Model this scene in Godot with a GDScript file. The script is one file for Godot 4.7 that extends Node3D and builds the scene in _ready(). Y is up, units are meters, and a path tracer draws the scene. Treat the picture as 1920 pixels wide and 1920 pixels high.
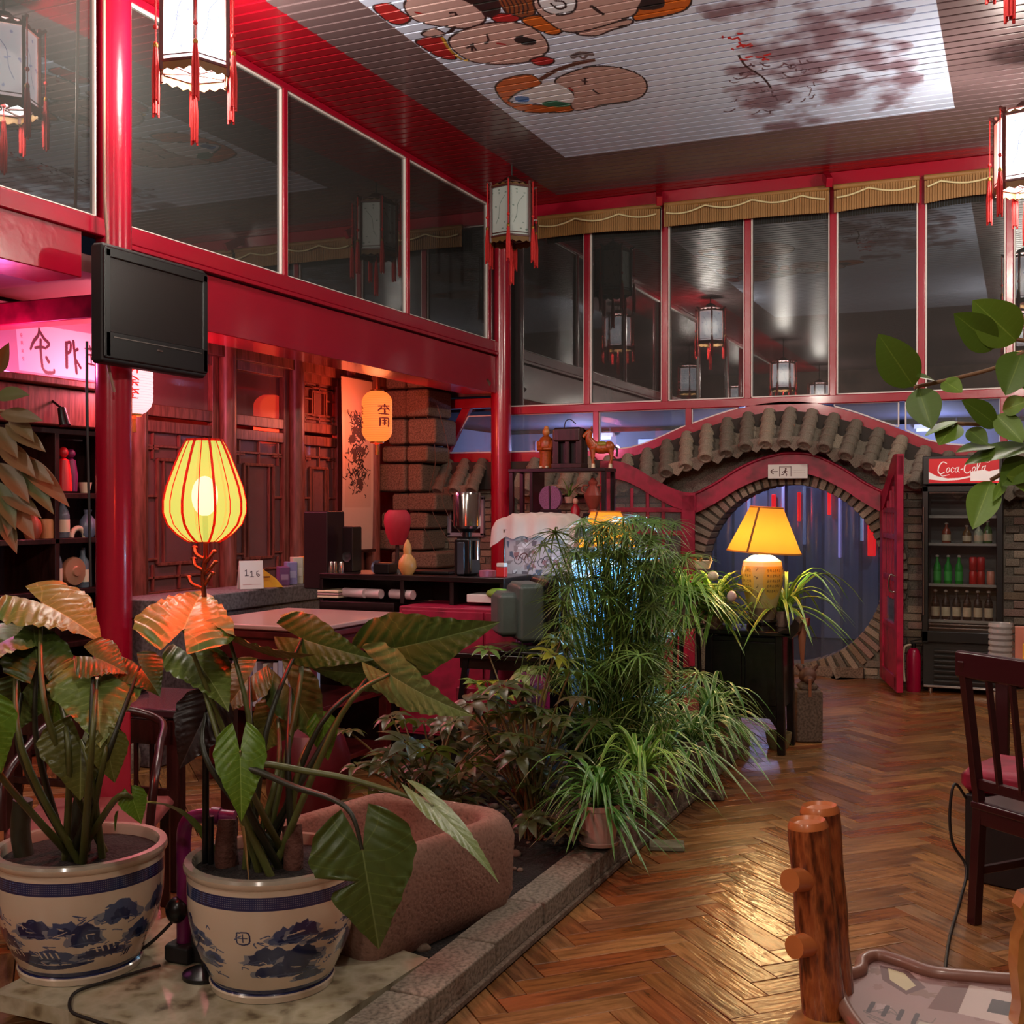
extends Node3D
# A night-time courtyard restaurant. World: x to the side, -z into the room, y up, metres. The glazed wall over the bar
# stands at x = -4.9, the brick wall with the round gate at z = -11, the ceiling at y = 4.6.

const EYE := Vector3(0, 1.55, 0)
const FPX := 2200.0
const CEIL := 4.6
const WX := -4.9
const FZ := -11.0
var cam_b := Basis.from_euler(Vector3(-0.004545, 0.41146, 0))
var rng := RandomNumberGenerator.new()
var M := {}
var names := {}

# ------------------------------------------------------------------ measuring (photograph 1920 x 1920 -> point on a known plane)
func ray(px: float, py: float) -> Vector3:
	return -cam_b.z + cam_b.x * ((px - 960.0) / FPX) - cam_b.y * ((py - 960.0) / FPX)
func atd(px: float, py: float, d: float) -> Vector3:
	return EYE + ray(px, py) * d
func onx(px: float, py: float, x: float) -> Vector3:
	var r := ray(px, py)
	return EYE + r * (x / r.x)
func ony(px: float, py: float, y: float) -> Vector3:
	var r := ray(px, py)
	return EYE + r * ((y - EYE.y) / r.y)
func onz(px: float, py: float, z: float) -> Vector3:
	var r := ray(px, py)
	return EYE + r * (z / r.z)

# ------------------------------------------------------------------ mesh builder
class MB:
	var v := PackedVector3Array()
	var n := PackedVector3Array()
	var uv := PackedVector2Array()
	var ix := PackedInt32Array()
	func vert(p: Vector3, nn: Vector3, t := Vector2.ZERO) -> int:
		v.push_back(p)
		n.push_back(nn)
		uv.push_back(t)
		return v.size() - 1
	func tri(a: int, b: int, c: int) -> void:
		var g := (v[b] - v[a]).cross(v[c] - v[a])
		ix.push_back(a)
		if g.dot(n[a] + n[b] + n[c]) > 0.0:
			ix.push_back(c)
			ix.push_back(b)
		else:
			ix.push_back(b)
			ix.push_back(c)
	func quad(a: Vector3, b: Vector3, c: Vector3, d: Vector3, s := Vector2(1, 1)) -> MB:
		var nn := (b - a).cross(d - a).normalized()
		var i := vert(a, nn, Vector2(0, s.y))
		vert(b, nn, s)
		vert(c, nn, Vector2(s.x, 0))
		vert(d, nn, Vector2(0, 0))
		tri(i, i + 1, i + 2)
		tri(i, i + 2, i + 3)
		return self
	# a box with softened edges; its UV runs in metres
	func box(c: Vector3, s: Vector3, b := 0.004, r := Basis()) -> MB:
		var h := s * 0.5
		b = minf(b, minf(h.x, minf(h.y, h.z)) * 0.9)
		var id := {}
		for ax in 3:
			for sg in [-1.0, 1.0]:
				for q in 4:
					var u1 := -1.0 if q in [0, 3] else 1.0
					var u2 := -1.0 if q < 2 else 1.0
					var p := Vector3.ZERO
					var nn := Vector3.ZERO
					nn[ax] = sg
					p[ax] = sg * h[ax]
					var a1 := (ax + 1) % 3
					var a2 := (ax + 2) % 3
					p[a1] = u1 * (h[a1] - b)
					p[a2] = u2 * (h[a2] - b)
					var t := Vector2(p.z, p.y) if ax == 0 else (Vector2(p.x, p.z) if ax == 1 else Vector2(p.x, p.y))
					var key := Vector3i(0, 0, 0)
					key[ax] = int(sg)
					key[a1] = int(u1)
					key[a2] = int(u2)
					id[[ax, key]] = vert(c + r * p, r * nn, t)
		for ax in 3:
			var a1 := (ax + 1) % 3
			var a2 := (ax + 2) % 3
			for sg in [-1, 1]:
				var f := []
				for q in [[-1, -1], [1, -1], [1, 1], [-1, 1]]:
					var k := Vector3i(0, 0, 0)
					k[ax] = sg
					k[a1] = q[0]
					k[a2] = q[1]
					f.append(id[[ax, k]])
				tri(f[0], f[1], f[2])
				tri(f[0], f[2], f[3])
			if b > 0.0:
				for s1 in [-1, 1]:
					for s2 in [-1, 1]:
						var k := Vector3i(0, 0, 0)
						k[a1] = s1
						k[a2] = s2
						var lo := k
						var hi := k
						lo[ax] = -1
						hi[ax] = 1
						tri(id[[a1, lo]], id[[a1, hi]], id[[a2, hi]])
						tri(id[[a1, lo]], id[[a2, hi]], id[[a2, lo]])
		if b > 0.0:
			for x in [-1, 1]:
				for y in [-1, 1]:
					for z in [-1, 1]:
						var k := Vector3i(x, y, z)
						tri(id[[0, k]], id[[1, k]], id[[2, k]])
		return self
	# a box from a to b
	func bar(a: Vector3, b: Vector3, w: float, t: float, bev := 0.003, up := Vector3.UP) -> MB:
		var d := b - a
		var zz := d.normalized()
		if absf(zz.dot(up)) > 0.95:
			up = Vector3.RIGHT if absf(zz.x) < 0.9 else Vector3.BACK
		var xx := up.cross(zz).normalized()
		return box((a + b) * 0.5, Vector3(w, t, d.length()), bev, Basis(xx, zz.cross(xx), zz))
	func grid(rows: Array, close := false, flip := false, us := Vector2(1, 1)) -> MB:
		var m := rows.size()
		var k: int = rows[0].size()
		var base := v.size()
		for i in m:
			for j in k:
				var j0 := j - 1
				var j1 := j + 1
				if close:
					j0 = k - 2 if j == 0 else j0
					j1 = 1 if j == k - 1 else j1
				else:
					j0 = maxi(j0, 0)
					j1 = mini(j1, k - 1)
				var a: Vector3 = rows[i][j1] - rows[i][j0]
				var b: Vector3 = rows[mini(i + 1, m - 1)][j] - rows[maxi(i - 1, 0)][j]
				var nn := a.cross(b)
				if nn.length_squared() < 1e-16:
					var i2 := 1 if i == 0 else (m - 2 if i == m - 1 else i)
					nn = (rows[i2][j1] - rows[i2][j0]).cross(b)
				nn = nn.normalized()
				vert(rows[i][j], -nn if flip else nn, Vector2(float(j) / (k - 1), 1.0 - float(i) / (m - 1)) * us)
		for i in m - 1:
			for j in k - 1:
				var p := base + i * k + j
				tri(p, p + 1, p + k + 1)
				tri(p, p + k + 1, p + k)
		return self
	# profile of (radius, height) turned about y; edges sharper than 40 degrees stay sharp
	func lathe(prof: Array, seg := 24, t := Transform3D(), us := Vector2(1, 1), squash := 1.0) -> MB:
		var m := prof.size()
		var nr := []
		for i in m - 1:
			var d: Vector2 = prof[i + 1] - prof[i]
			nr.append(Vector2(d.y, -d.x).normalized())
		var total := 0.0
		for i in m - 1:
			total += (prof[i + 1] - prof[i]).length()
		var run := 0.0
		for i in m - 1:
			var na: Vector2 = nr[i]
			var nb: Vector2 = nr[i]
			if i > 0 and nr[i - 1].dot(nr[i]) > 0.76:
				na = (nr[i - 1] + nr[i]).normalized()
			if i < m - 2 and nr[i + 1].dot(nr[i]) > 0.76:
				nb = (nr[i + 1] + nr[i]).normalized()
			var ln: float = (prof[i + 1] - prof[i]).length()
			var b0 := v.size()
			for j in seg + 1:
				var a := TAU * j / seg
				var c := Vector3(sin(a), 0, cos(a) * squash)
				var e := [[prof[i], na, run], [prof[i + 1], nb, run + ln]]
				for q in e:
					vert(t * (c * q[0].x + Vector3.UP * q[0].y), (t.basis * (c * q[1].x + Vector3.UP * q[1].y)).normalized(), Vector2(float(j) / seg, 1.0 - q[2] / total) * us)
			for j in seg:
				var p := b0 + j * 2
				tri(p, p + 2, p + 3)
				tri(p, p + 3, p + 1)
			run += ln
		return self
	func tube(pts: Array, rad, seg := 8, caps := true) -> MB:
		var m := pts.size()
		var up := Vector3.UP
		var b0 := v.size()
		var len_ := 0.0
		for i in m:
			var d: Vector3 = (pts[mini(i + 1, m - 1)] - pts[maxi(i - 1, 0)]).normalized()
			if absf(d.dot(up)) > 0.98:
				up = Vector3.RIGHT if absf(d.x) < 0.8 else Vector3.BACK
			var x := up.cross(d).normalized()
			var y := d.cross(x)
			up = y
			var r: float = rad if rad is float else rad[i]
			if i > 0:
				len_ += (pts[i] - pts[i - 1]).length()
			for j in seg + 1:
				var a := TAU * j / seg
				var nn := x * cos(a) + y * sin(a)
				vert(pts[i] + nn * r, nn, Vector2(float(j) / seg, len_))
		for i in m - 1:
			for j in seg:
				var p := b0 + i * (seg + 1) + j
				tri(p, p + 1, p + seg + 2)
				tri(p, p + seg + 2, p + seg + 1)
		if caps:
			for e in [0, m - 1]:
				var d: Vector3 = (pts[0] - pts[1]).normalized() if e == 0 else (pts[m - 1] - pts[m - 2]).normalized()
				var c := vert(pts[e], d, Vector2(0.5, 0.5))
				for j in seg + 1:
					var q = b0 + e * (seg + 1) + j
					vert(v[q], d, Vector2(0.5, 0.5) + Vector2(cos(TAU * j / seg), sin(TAU * j / seg)) * 0.5)
				for j in seg:
					tri(c, c + 1 + j, c + 2 + j)
		return self
	# a flat outline in local xy, extruded along local +z
	func prism(poly: PackedVector2Array, depth: float, t := Transform3D(), us := 1.0) -> MB:
		var idx := Geometry2D.triangulate_polygon(poly)
		for s in [0.0, 1.0]:
			var nn := (t.basis * Vector3(0, 0, -1.0 if s == 0.0 else 1.0)).normalized()
			var b0 := v.size()
			for p in poly:
				vert(t * Vector3(p.x, p.y, depth * s), nn, p * us)
			for i in range(0, idx.size(), 3):
				tri(b0 + idx[i], b0 + idx[i + 1], b0 + idx[i + 2])
		var cw := Geometry2D.is_polygon_clockwise(poly)
		var k := poly.size()
		var en := []
		for i in k:
			var e := poly[(i + 1) % k] - poly[i]
			var o := Vector2(e.y, -e.x).normalized()
			en.append(-o if cw else o)
		for i in k:
			var na: Vector2 = en[i]
			var nb: Vector2 = en[i]
			if en[(i + k - 1) % k].dot(en[i]) > 0.8:
				na = (en[(i + k - 1) % k] + en[i]).normalized()
			if en[(i + 1) % k].dot(en[i]) > 0.8:
				nb = (en[(i + 1) % k] + en[i]).normalized()
			var b0 := v.size()
			for s in [0.0, 1.0]:
				vert(t * Vector3(poly[i].x, poly[i].y, depth * s), (t.basis * Vector3(na.x, na.y, 0)).normalized(), Vector2(poly[i].x + poly[i].y, depth * s) * us)
				var q := poly[(i + 1) % k]
				vert(t * Vector3(q.x, q.y, depth * s), (t.basis * Vector3(nb.x, nb.y, 0)).normalized(), Vector2(q.x + q.y, depth * s) * us)
			tri(b0, b0 + 1, b0 + 3)
			tri(b0, b0 + 3, b0 + 2)
		return self
	func ball(c: Vector3, r: Vector3, seg := 12, rings := 8, b := Basis()) -> MB:
		var rows := []
		for i in rings + 1:
			var row := PackedVector3Array()
			var th := PI * i / rings
			for j in seg + 1:
				var a := TAU * j / seg
				row.push_back(c + b * (Vector3(sin(th) * sin(a), cos(th), sin(th) * cos(a)) * r))
			rows.append(row)
		var b0 := v.size()
		grid(rows, true)
		for i in range(b0, v.size()):
			n[i] = (b * ((b.inverse() * (v[i] - c)) / (r * r))).normalized()
		var fixed := ix.duplicate()
		ix.clear()
		for i in range(0, fixed.size(), 3):
			if fixed[i] >= b0:
				tri(fixed[i], fixed[i + 1], fixed[i + 2])
			else:
				ix.push_back(fixed[i])
				ix.push_back(fixed[i + 1])
				ix.push_back(fixed[i + 2])
		return self
	func add(o: MB, t := Transform3D()) -> MB:
		var b0 := v.size()
		for i in o.v.size():
			vert(t * o.v[i], (t.basis * o.n[i]).normalized(), o.uv[i])
		for i in o.ix:
			ix.push_back(b0 + i)
		return self
	func off(d: Vector3) -> MB:
		for i in v.size():
			v[i] += d
		return self
	func mesh() -> ArrayMesh:
		var a := []
		a.resize(Mesh.ARRAY_MAX)
		a[Mesh.ARRAY_VERTEX] = v
		a[Mesh.ARRAY_NORMAL] = n
		a[Mesh.ARRAY_TEX_UV] = uv
		a[Mesh.ARRAY_INDEX] = ix
		var m := ArrayMesh.new()
		m.add_surface_from_arrays(Mesh.PRIMITIVE_TRIANGLES, a)
		return m

func mb() -> MB:
	return MB.new()

# ------------------------------------------------------------------ nodes
func numbered(called: String) -> String:
	names[called] = names.get(called, -1) + 1
	return called if names[called] == 0 else "%s_%03d" % [called, names[called]]
func tag(o: Node, label: String, category: String, group := "") -> Node:
	o.set_meta("label", label)
	o.set_meta("category", category)
	if group:
		o.set_meta("group", group)
	return o
func thing(called: String, label: String, category: String, at := Vector3.ZERO, turn := 0.0, group := "") -> Node3D:
	var o := Node3D.new()
	o.name = numbered(called)
	add_child(o)
	o.position = at
	o.rotation.y = turn
	tag(o, label, category, group)
	return o
func part(called: String, shape, m: Material, parent: Node3D, world := false) -> MeshInstance3D:
	if world:
		shape.off(-parent.position)
	var o := MeshInstance3D.new()
	var count: Dictionary = parent.get_meta("counts", {})
	count[called] = count.get(called, -1) + 1
	parent.set_meta("counts", count)
	o.name = called if count[called] == 0 else "%s_%03d" % [called, count[called]]
	o.mesh = shape.mesh() if shape is MB else shape
	o.material_override = m
	parent.add_child(o, true)
	return o
func solo(called: String, shape, m: Material, label: String, category: String, at := Vector3.ZERO, group := "") -> MeshInstance3D:
	var o := MeshInstance3D.new()
	o.name = numbered(called)
	o.mesh = shape.mesh() if shape is MB else shape
	o.material_override = m
	add_child(o)
	o.position = at
	tag(o, label, category, group)
	return o
func struct(called: String, shape, m: Material) -> MeshInstance3D:
	var o := MeshInstance3D.new()
	o.name = called
	o.mesh = shape.mesh() if shape is MB else shape
	o.material_override = m
	add_child(o, true)
	o.set_meta("kind", "structure")
	return o
func copy_of(root: Node3D, at: Vector3, turn := 0.0, label := "", group := "") -> Node3D:
	var r: Node3D = root.duplicate()
	r.name = numbered(String(root.name).rstrip("0123456789").trim_suffix("_"))
	add_child(r)
	r.position = at
	r.rotation.y = turn
	if label:
		r.set_meta("label", label)
	if group:
		r.set_meta("group", group)
	return r
func omni(at: Vector3, c: Color, e: float, size := 0.05, parent: Node3D = self) -> OmniLight3D:
	var l := OmniLight3D.new()
	l.name = "lamp_light"
	l.light_color = c
	l.light_energy = e
	l.light_size = size
	l.omni_range = 30.0
	l.omni_attenuation = 2.0
	l.shadow_enabled = true
	parent.add_child(l, true)
	l.position = at
	return l

# ------------------------------------------------------------------ materials and textures
func noise(freq: float, seed_ := 1, ramp: Array = [], oct := 4, size := 256, kind := FastNoiseLite.TYPE_SIMPLEX_SMOOTH, normal := 0.0) -> NoiseTexture2D:
	var f := FastNoiseLite.new()
	f.seed = seed_
	f.frequency = freq
	f.noise_type = kind
	f.fractal_octaves = oct
	var t := NoiseTexture2D.new()
	t.width = size
	t.height = size
	t.seamless = true
	t.noise = f
	if normal > 0.0:
		t.as_normal_map = true
		t.bump_strength = normal
	elif ramp.size():
		var g := Gradient.new()
		var o := PackedFloat32Array()
		var c := PackedColorArray()
		for i in ramp.size():
			o.push_back(float(i) / (ramp.size() - 1))
			c.push_back(ramp[i])
		g.offsets = o
		g.colors = c
		t.color_ramp = g
	return t
func mat(c: Color, rough := 0.6, o := {}) -> StandardMaterial3D:
	var m := StandardMaterial3D.new()
	m.albedo_color = c
	m.roughness = rough
	m.metallic = o.get("metal", 0.0)
	m.metallic_specular = o.get("spec", 0.5)
	if o.has("tex"):
		m.albedo_texture = o.tex
	if o.has("scale"):
		m.uv1_scale = o.scale
	if o.has("shift"):
		m.uv1_offset = o.shift
	if o.get("tri", false):
		m.uv1_triplanar = true
		m.uv1_world_triplanar = o.get("world", false)
	if o.has("bump"):
		m.heightmap_enabled = true
		m.heightmap_texture = o.bump
		m.heightmap_scale = o.get("deep", 0.3)
	if o.has("nrm"):
		m.normal_enabled = true
		m.normal_texture = o.nrm
		m.normal_scale = o.get("nscale", 1.0)
	if o.has("emit"):
		m.emission_enabled = true
		m.emission = o.emit
		m.emission_energy_multiplier = o.get("energy", 1.0)
	if o.has("etex"):
		m.emission_enabled = true
		m.emission_texture = o.etex
		m.emission_operator = BaseMaterial3D.EMISSION_OP_MULTIPLY
		m.emission = o.get("emit", Color.WHITE)
		m.emission_energy_multiplier = o.get("energy", 1.0)
	if o.has("alpha"):
		m.transparency = BaseMaterial3D.TRANSPARENCY_ALPHA
		m.albedo_color.a = o.alpha
	if o.has("back"):
		m.backlight_enabled = true
		m.backlight = o.back
	if o.has("coat"):
		m.clearcoat_enabled = true
		m.clearcoat = o.coat
		m.clearcoat_roughness = o.get("coat_rough", 0.08)
	if o.has("rim"):
		m.rim_enabled = true
		m.rim = o.rim
	if o.has("aniso"):
		m.anisotropy_enabled = true
		m.anisotropy = o.aniso
	m.cull_mode = BaseMaterial3D.CULL_DISABLED
	return m
func tinted(m: StandardMaterial3D, c: Color, shift := Vector3.ZERO) -> StandardMaterial3D:
	var r: StandardMaterial3D = m.duplicate()
	r.albedo_color = c
	r.uv1_offset = shift
	return r

class Paint:
	var im: Image
	var w: int
	var h: int
	func _init(w_: int, h_: int, c: Color) -> void:
		w = w_
		h = h_
		im = Image.create(w, h, false, Image.FORMAT_RGBA8)
		im.fill(c)
	func poly(pts: Array, c: Color) -> Paint:
		var y0 := h
		var y1 := 0
		for p in pts:
			y0 = mini(y0, int(p.y))
			y1 = maxi(y1, int(p.y) + 1)
		for y in range(maxi(y0, 0), mini(y1, h)):
			var xs := []
			var yy := y + 0.5
			for i in pts.size():
				var a: Vector2 = pts[i]
				var b: Vector2 = pts[(i + 1) % pts.size()]
				if (a.y <= yy) != (b.y <= yy):
					xs.append(a.x + (yy - a.y) / (b.y - a.y) * (b.x - a.x))
			xs.sort()
			for i in range(0, xs.size() - 1, 2):
				var x0 := clampi(int(round(xs[i])), 0, w)
				var x1 := clampi(int(round(xs[i + 1])), 0, w)
				if x1 > x0:
					im.fill_rect(Rect2i(x0, y, x1 - x0, 1), c)
		return self
	func disc(p: Vector2, r: float, c: Color) -> void:
		var y0 := int(floor(p.y - r))
		for y in range(maxi(y0, 0), mini(int(p.y + r) + 1, h)):
			var d := r * r - (y + 0.5 - p.y) * (y + 0.5 - p.y)
			if d > 0.0:
				var q := sqrt(d)
				var x0 := clampi(int(round(p.x - q)), 0, w)
				var x1 := clampi(int(round(p.x + q)), 0, w)
				if x1 > x0:
					im.fill_rect(Rect2i(x0, y, x1 - x0, 1), c)
	# a brush line through the points; the width swells in the middle when belly > 0
	func line(pts: Array, wd: float, c: Color, belly := 0.0) -> Paint:
		var cv := Curve2D.new()
		for i in pts.size():
			var t: Vector2 = (pts[mini(i + 1, pts.size() - 1)] - pts[maxi(i - 1, 0)]) / 6.0
			cv.add_point(pts[i], -t, t)
		var L := cv.get_baked_length()
		var s := 0.0
		while s <= L:
			disc(cv.sample_baked(s), wd * 0.5 * (1.0 - belly + belly * sin(PI * s / maxf(L, 0.01))), c)
			s += maxf(wd * 0.2, 0.7)
		return self
	func ell(p: Vector2, r: Vector2, c: Color, turn := 0.0) -> Paint:
		var pts := []
		for i in 40:
			pts.append(p + Vector2(cos(TAU * i / 40) * r.x, sin(TAU * i / 40) * r.y).rotated(turn))
		return poly(pts, c)
	func blot(p: Vector2, r: Vector2, c: Color, g: RandomNumberGenerator, rag := 0.35) -> Paint:
		var pts := []
		for i in 26:
			var k := 1.0 + g.randf_range(-rag, rag)
			pts.append(p + Vector2(cos(TAU * i / 26) * r.x, sin(TAU * i / 26) * r.y) * k)
		return poly(pts, c)
	func tex() -> ImageTexture:
		return ImageTexture.create_from_image(im)

func V(x: float, y: float) -> Vector2:
	return Vector2(x, y)
func G(x: float, y: float, z: float) -> Vector3:
	return Vector3(x, y, z)
func spline(pts: Array, k := 6) -> Array:
	var out := []
	for i in pts.size() - 1:
		var p0: Vector3 = pts[maxi(i - 1, 0)]
		var p3: Vector3 = pts[mini(i + 2, pts.size() - 1)]
		for j in k:
			out.append(pts[i].cubic_interpolate(pts[i + 1], p0, p3, float(j) / k))
	out.append(pts[-1])
	return out
func step_fn(x: float, pts: Array) -> float:
	if x <= pts[0].x:
		return pts[0].y
	for i in pts.size() - 1:
		if x <= pts[i + 1].x:
			var t: float = (x - pts[i].x) / (pts[i + 1].x - pts[i].x)
			var a: float = pts[maxi(i - 1, 0)].y
			var b: float = pts[mini(i + 2, pts.size() - 1)].y
			return cubic_interpolate(pts[i].y, pts[i + 1].y, a, b, t)
	return pts[-1].y

# ------------------------------------------------------------------ the place
func _ready() -> void:
	rng.seed = 7
	camera_and_air()
	materials()
	far_lights()
	shell()
	ceiling_boards()
	floor_boards()
	glazed_side()
	far_wall()
	passage()
	roof_tiles()
	gate()
	bar_area()
	fridge()
	far_things()
	planter()
	plants()
	elephant_ears()
	near_things()
	side_leaves()

func camera_and_air() -> void:
	var c := Camera3D.new()
	c.name = "camera"
	c.position = EYE
	c.basis = cam_b
	c.fov = rad_to_deg(2.0 * atan(960.0 / FPX))
	c.near = 0.05
	c.far = 100.0
	c.current = true
	add_child(c)
	var e := Environment.new()
	e.background_mode = Environment.BG_COLOR
	e.background_color = Color(0.035, 0.045, 0.07)
	e.background_energy_multiplier = 1.0
	e.tonemap_mode = Environment.TONE_MAPPER_LINEAR
	e.tonemap_exposure = 1.17
	e.sdfgi_enabled = true
	e.ssao_enabled = true
	e.ssil_enabled = true
	var we := WorldEnvironment.new()
	we.name = "night"
	we.environment = e
	add_child(we)

func far_lights() -> void:
	for p in LANTERNS:
		lantern(p)

func materials() -> void:
	var wood_n := noise(0.012, 3, [Color(0.55, 0.5, 0.46), Color(0.8, 0.78, 0.74), Color(1, 1, 1), Color(0.72, 0.68, 0.62)], 5)
	var grain := noise(0.02, 9, [], 4, 256, FastNoiseLite.TYPE_SIMPLEX_SMOOTH)
	var speck := noise(0.06, 21, [Color(0.55, 0.53, 0.5), Color(0.85, 0.84, 0.82), Color(1, 1, 1)], 5)
	var blotch := noise(0.015, 33, [Color(0.62, 0.6, 0.58), Color(1, 1, 1), Color(0.8, 0.79, 0.77)], 4)
	var fine := noise(0.2, 41, [Color(0.72, 0.72, 0.72), Color(1, 1, 1)], 3)
	M.grain = grain
	M.speck_t = speck
	M.blotch_t = blotch
	M.red = mat(Color(0.6, 0.042, 0.145), 0.24, {"bump": blotch, "deep": 0.15, "tri": true, "scale": G(1.5, 1.5, 1.5), "coat": 0.5})
	M.red_matte = mat(Color(0.64, 0.05, 0.22), 0.4, {"tex": blotch, "tri": true, "scale": G(1, 1, 1)})
	M.white_bead = mat(Color(0.87, 0.84, 0.82), 0.5)
	M.glass = mat(Color(0.8, 0.86, 0.88), 0.0, {"alpha": 0.05})
	M.night_glass = mat(Color(0.2, 0.205, 0.2), 0.015, {"alpha": 0.85, "spec": 0.707, "coat": 1.0, "coat_rough": 0.0})
	M.dark_wood = mat(Color(0.2, 0.1, 0.09), 0.3, {"tex": wood_n, "tri": true, "scale": G(5, 0.6, 5), "bump": grain, "deep": 0.06})
	M.lattice_wood = mat(Color(0.55, 0.31, 0.27), 0.38, {"tex": wood_n, "tri": true, "scale": G(6, 0.7, 6), "bump": grain, "deep": 0.05})
	M.black_wood = mat(Color(0.1, 0.055, 0.06), 0.28, {"tex": wood_n, "tri": true, "scale": G(4, 4, 0.6), "coat": 0.3})
	M.brown_wall = mat(Color(0.4, 0.3, 0.27), 0.7, {"tex": blotch, "tri": true, "scale": G(0.5, 0.5, 0.5)})
	M.mortar = mat(Color(0.5, 0.46, 0.42), 0.95, {"tex": speck, "tri": true, "scale": G(4, 4, 4), "bump": speck, "deep": 0.4})
	M.bricks = []
	for c in [Color(0.62, 0.55, 0.49), Color(0.53, 0.47, 0.43), Color(0.7, 0.62, 0.55), Color(0.58, 0.49, 0.41), Color(0.66, 0.53, 0.49)]:
		M.bricks.append(mat(c, 0.9, {"tex": speck, "tri": true, "scale": G(7, 7, 7), "bump": speck, "deep": 0.35}))
	M.tiles = []
	for c in [Color(0.58, 0.53, 0.48), Color(0.5, 0.46, 0.41), Color(0.66, 0.6, 0.53)]:
		M.tiles.append(mat(c, 0.85, {"tex": speck, "tri": true, "scale": G(6, 6, 6), "bump": speck, "deep": 0.3}))
	M.stone = mat(Color(0.56, 0.42, 0.36), 0.9, {"tex": noise(0.09, 55, [Color(0.5, 0.46, 0.44), Color(0.9, 0.88, 0.86), Color(1, 1, 1), Color(0.72, 0.66, 0.62)], 5), "tri": true, "scale": G(2.2, 2.2, 2.2), "bump": noise(0.09, 55, [], 5), "deep": 0.22})
	M.kerb = mat(Color(0.58, 0.53, 0.47), 0.85, {"tex": speck, "tri": true, "scale": G(3, 3, 3), "bump": speck, "deep": 0.4})
	M.kerb2 = mat(Color(0.52, 0.43, 0.37), 0.9, {"tex": speck, "tri": true, "scale": G(3, 3, 3), "bump": speck, "deep": 0.4})
	M.marble = mat(Color(0.7, 0.66, 0.58), 0.35, {"tex": noise(0.016, 77, [Color(0.35, 0.3, 0.25), Color(0.86, 0.84, 0.78), Color(1, 1, 0.97), Color(0.9, 0.88, 0.8), Color(0.5, 0.44, 0.36)], 6), "tri": true, "scale": G(1.4, 1.4, 1.4)})
	M.soil = mat(Color(0.16, 0.11, 0.09), 0.95, {"tex": speck, "tri": true, "scale": G(4, 4, 4), "bump": speck, "deep": 1.5})
	M.steel = mat(Color(0.78, 0.76, 0.74), 0.14, {"metal": 1.0})
	M.black = mat(Color(0.055, 0.05, 0.05), 0.3)
	M.black_matte = mat(Color(0.07, 0.06, 0.06), 0.6)
	M.white = mat(Color(0.82, 0.8, 0.78), 0.6)
	M.cream = mat(Color(0.84, 0.76, 0.64), 0.6)
	M.gold = mat(Color(0.62, 0.42, 0.16), 0.4, {"metal": 0.7})
	M.fringe = mat(Color(0.4, 0.28, 0.1), 0.6)
	M.tassel = mat(Color(0.76, 0.1, 0.09), 0.65)
	M.magenta = mat(Color(0.62, 0.05, 0.22), 0.5, {"tex": blotch, "tri": true, "scale": G(1, 1, 1)})
	M.lantern_frame = mat(Color(0.3, 0.12, 0.1), 0.35)
	M.paper_glow = mat(Color(0.9, 0.92, 0.95), 0.5, {"emit": Color(0.96, 0.98, 1.0), "energy": 0.85})
	M.paper_off = mat(Color(0.72, 0.76, 0.74), 0.5)
	M.cable = mat(Color(0.12, 0.1, 0.09), 0.5)
	M.bronze = mat(Color(0.55, 0.3, 0.2), 0.3, {"metal": 0.9})
	M.terracotta = mat(Color(0.66, 0.52, 0.46), 0.55, {"tex": blotch, "tri": true, "scale": G(3, 3, 3)})

# ------------------------------------------------------------------ palace lanterns: [place under the ceiling, lit, label]
var LANTERNS := [
	[G(-4.19, 4.17, -5.23), true, "lit hexagonal palace lantern hanging beside the glossy red column near the television", "front_of_column"],
	[G(-4.2, 4.16, -9.62), false, "unlit hexagonal palace lantern of grey glass hanging before the corner column", "corner"],
	[G(0.01, 3.93, -8.6), true, "lit hexagonal palace lantern hanging below the ceiling above the drinks fridge", "fridge"],
	[G(-0.05, 3.93, -4.62), true, "lit palace lantern of which only two red tassel tips show beneath the ceiling boards", "tips"],
	[G(-4.02, 3.93, -0.5), true, "lit palace lantern behind the camera, seen mirrored in the dark far glazing", "mirror"],
	[G(-4.02, 3.93, 3.6), true, "lit palace lantern at the back of the room, seen small as a mirror image", "mirror"],
	[G(-0.05, 3.93, 3.6), true, "lit palace lantern far behind the camera on the fridge side", "mirror"],
	[G(-0.05, 3.93, -0.5), true, "lit palace lantern above the camera, mirrored in the window glass", "mirror"],
]
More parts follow.
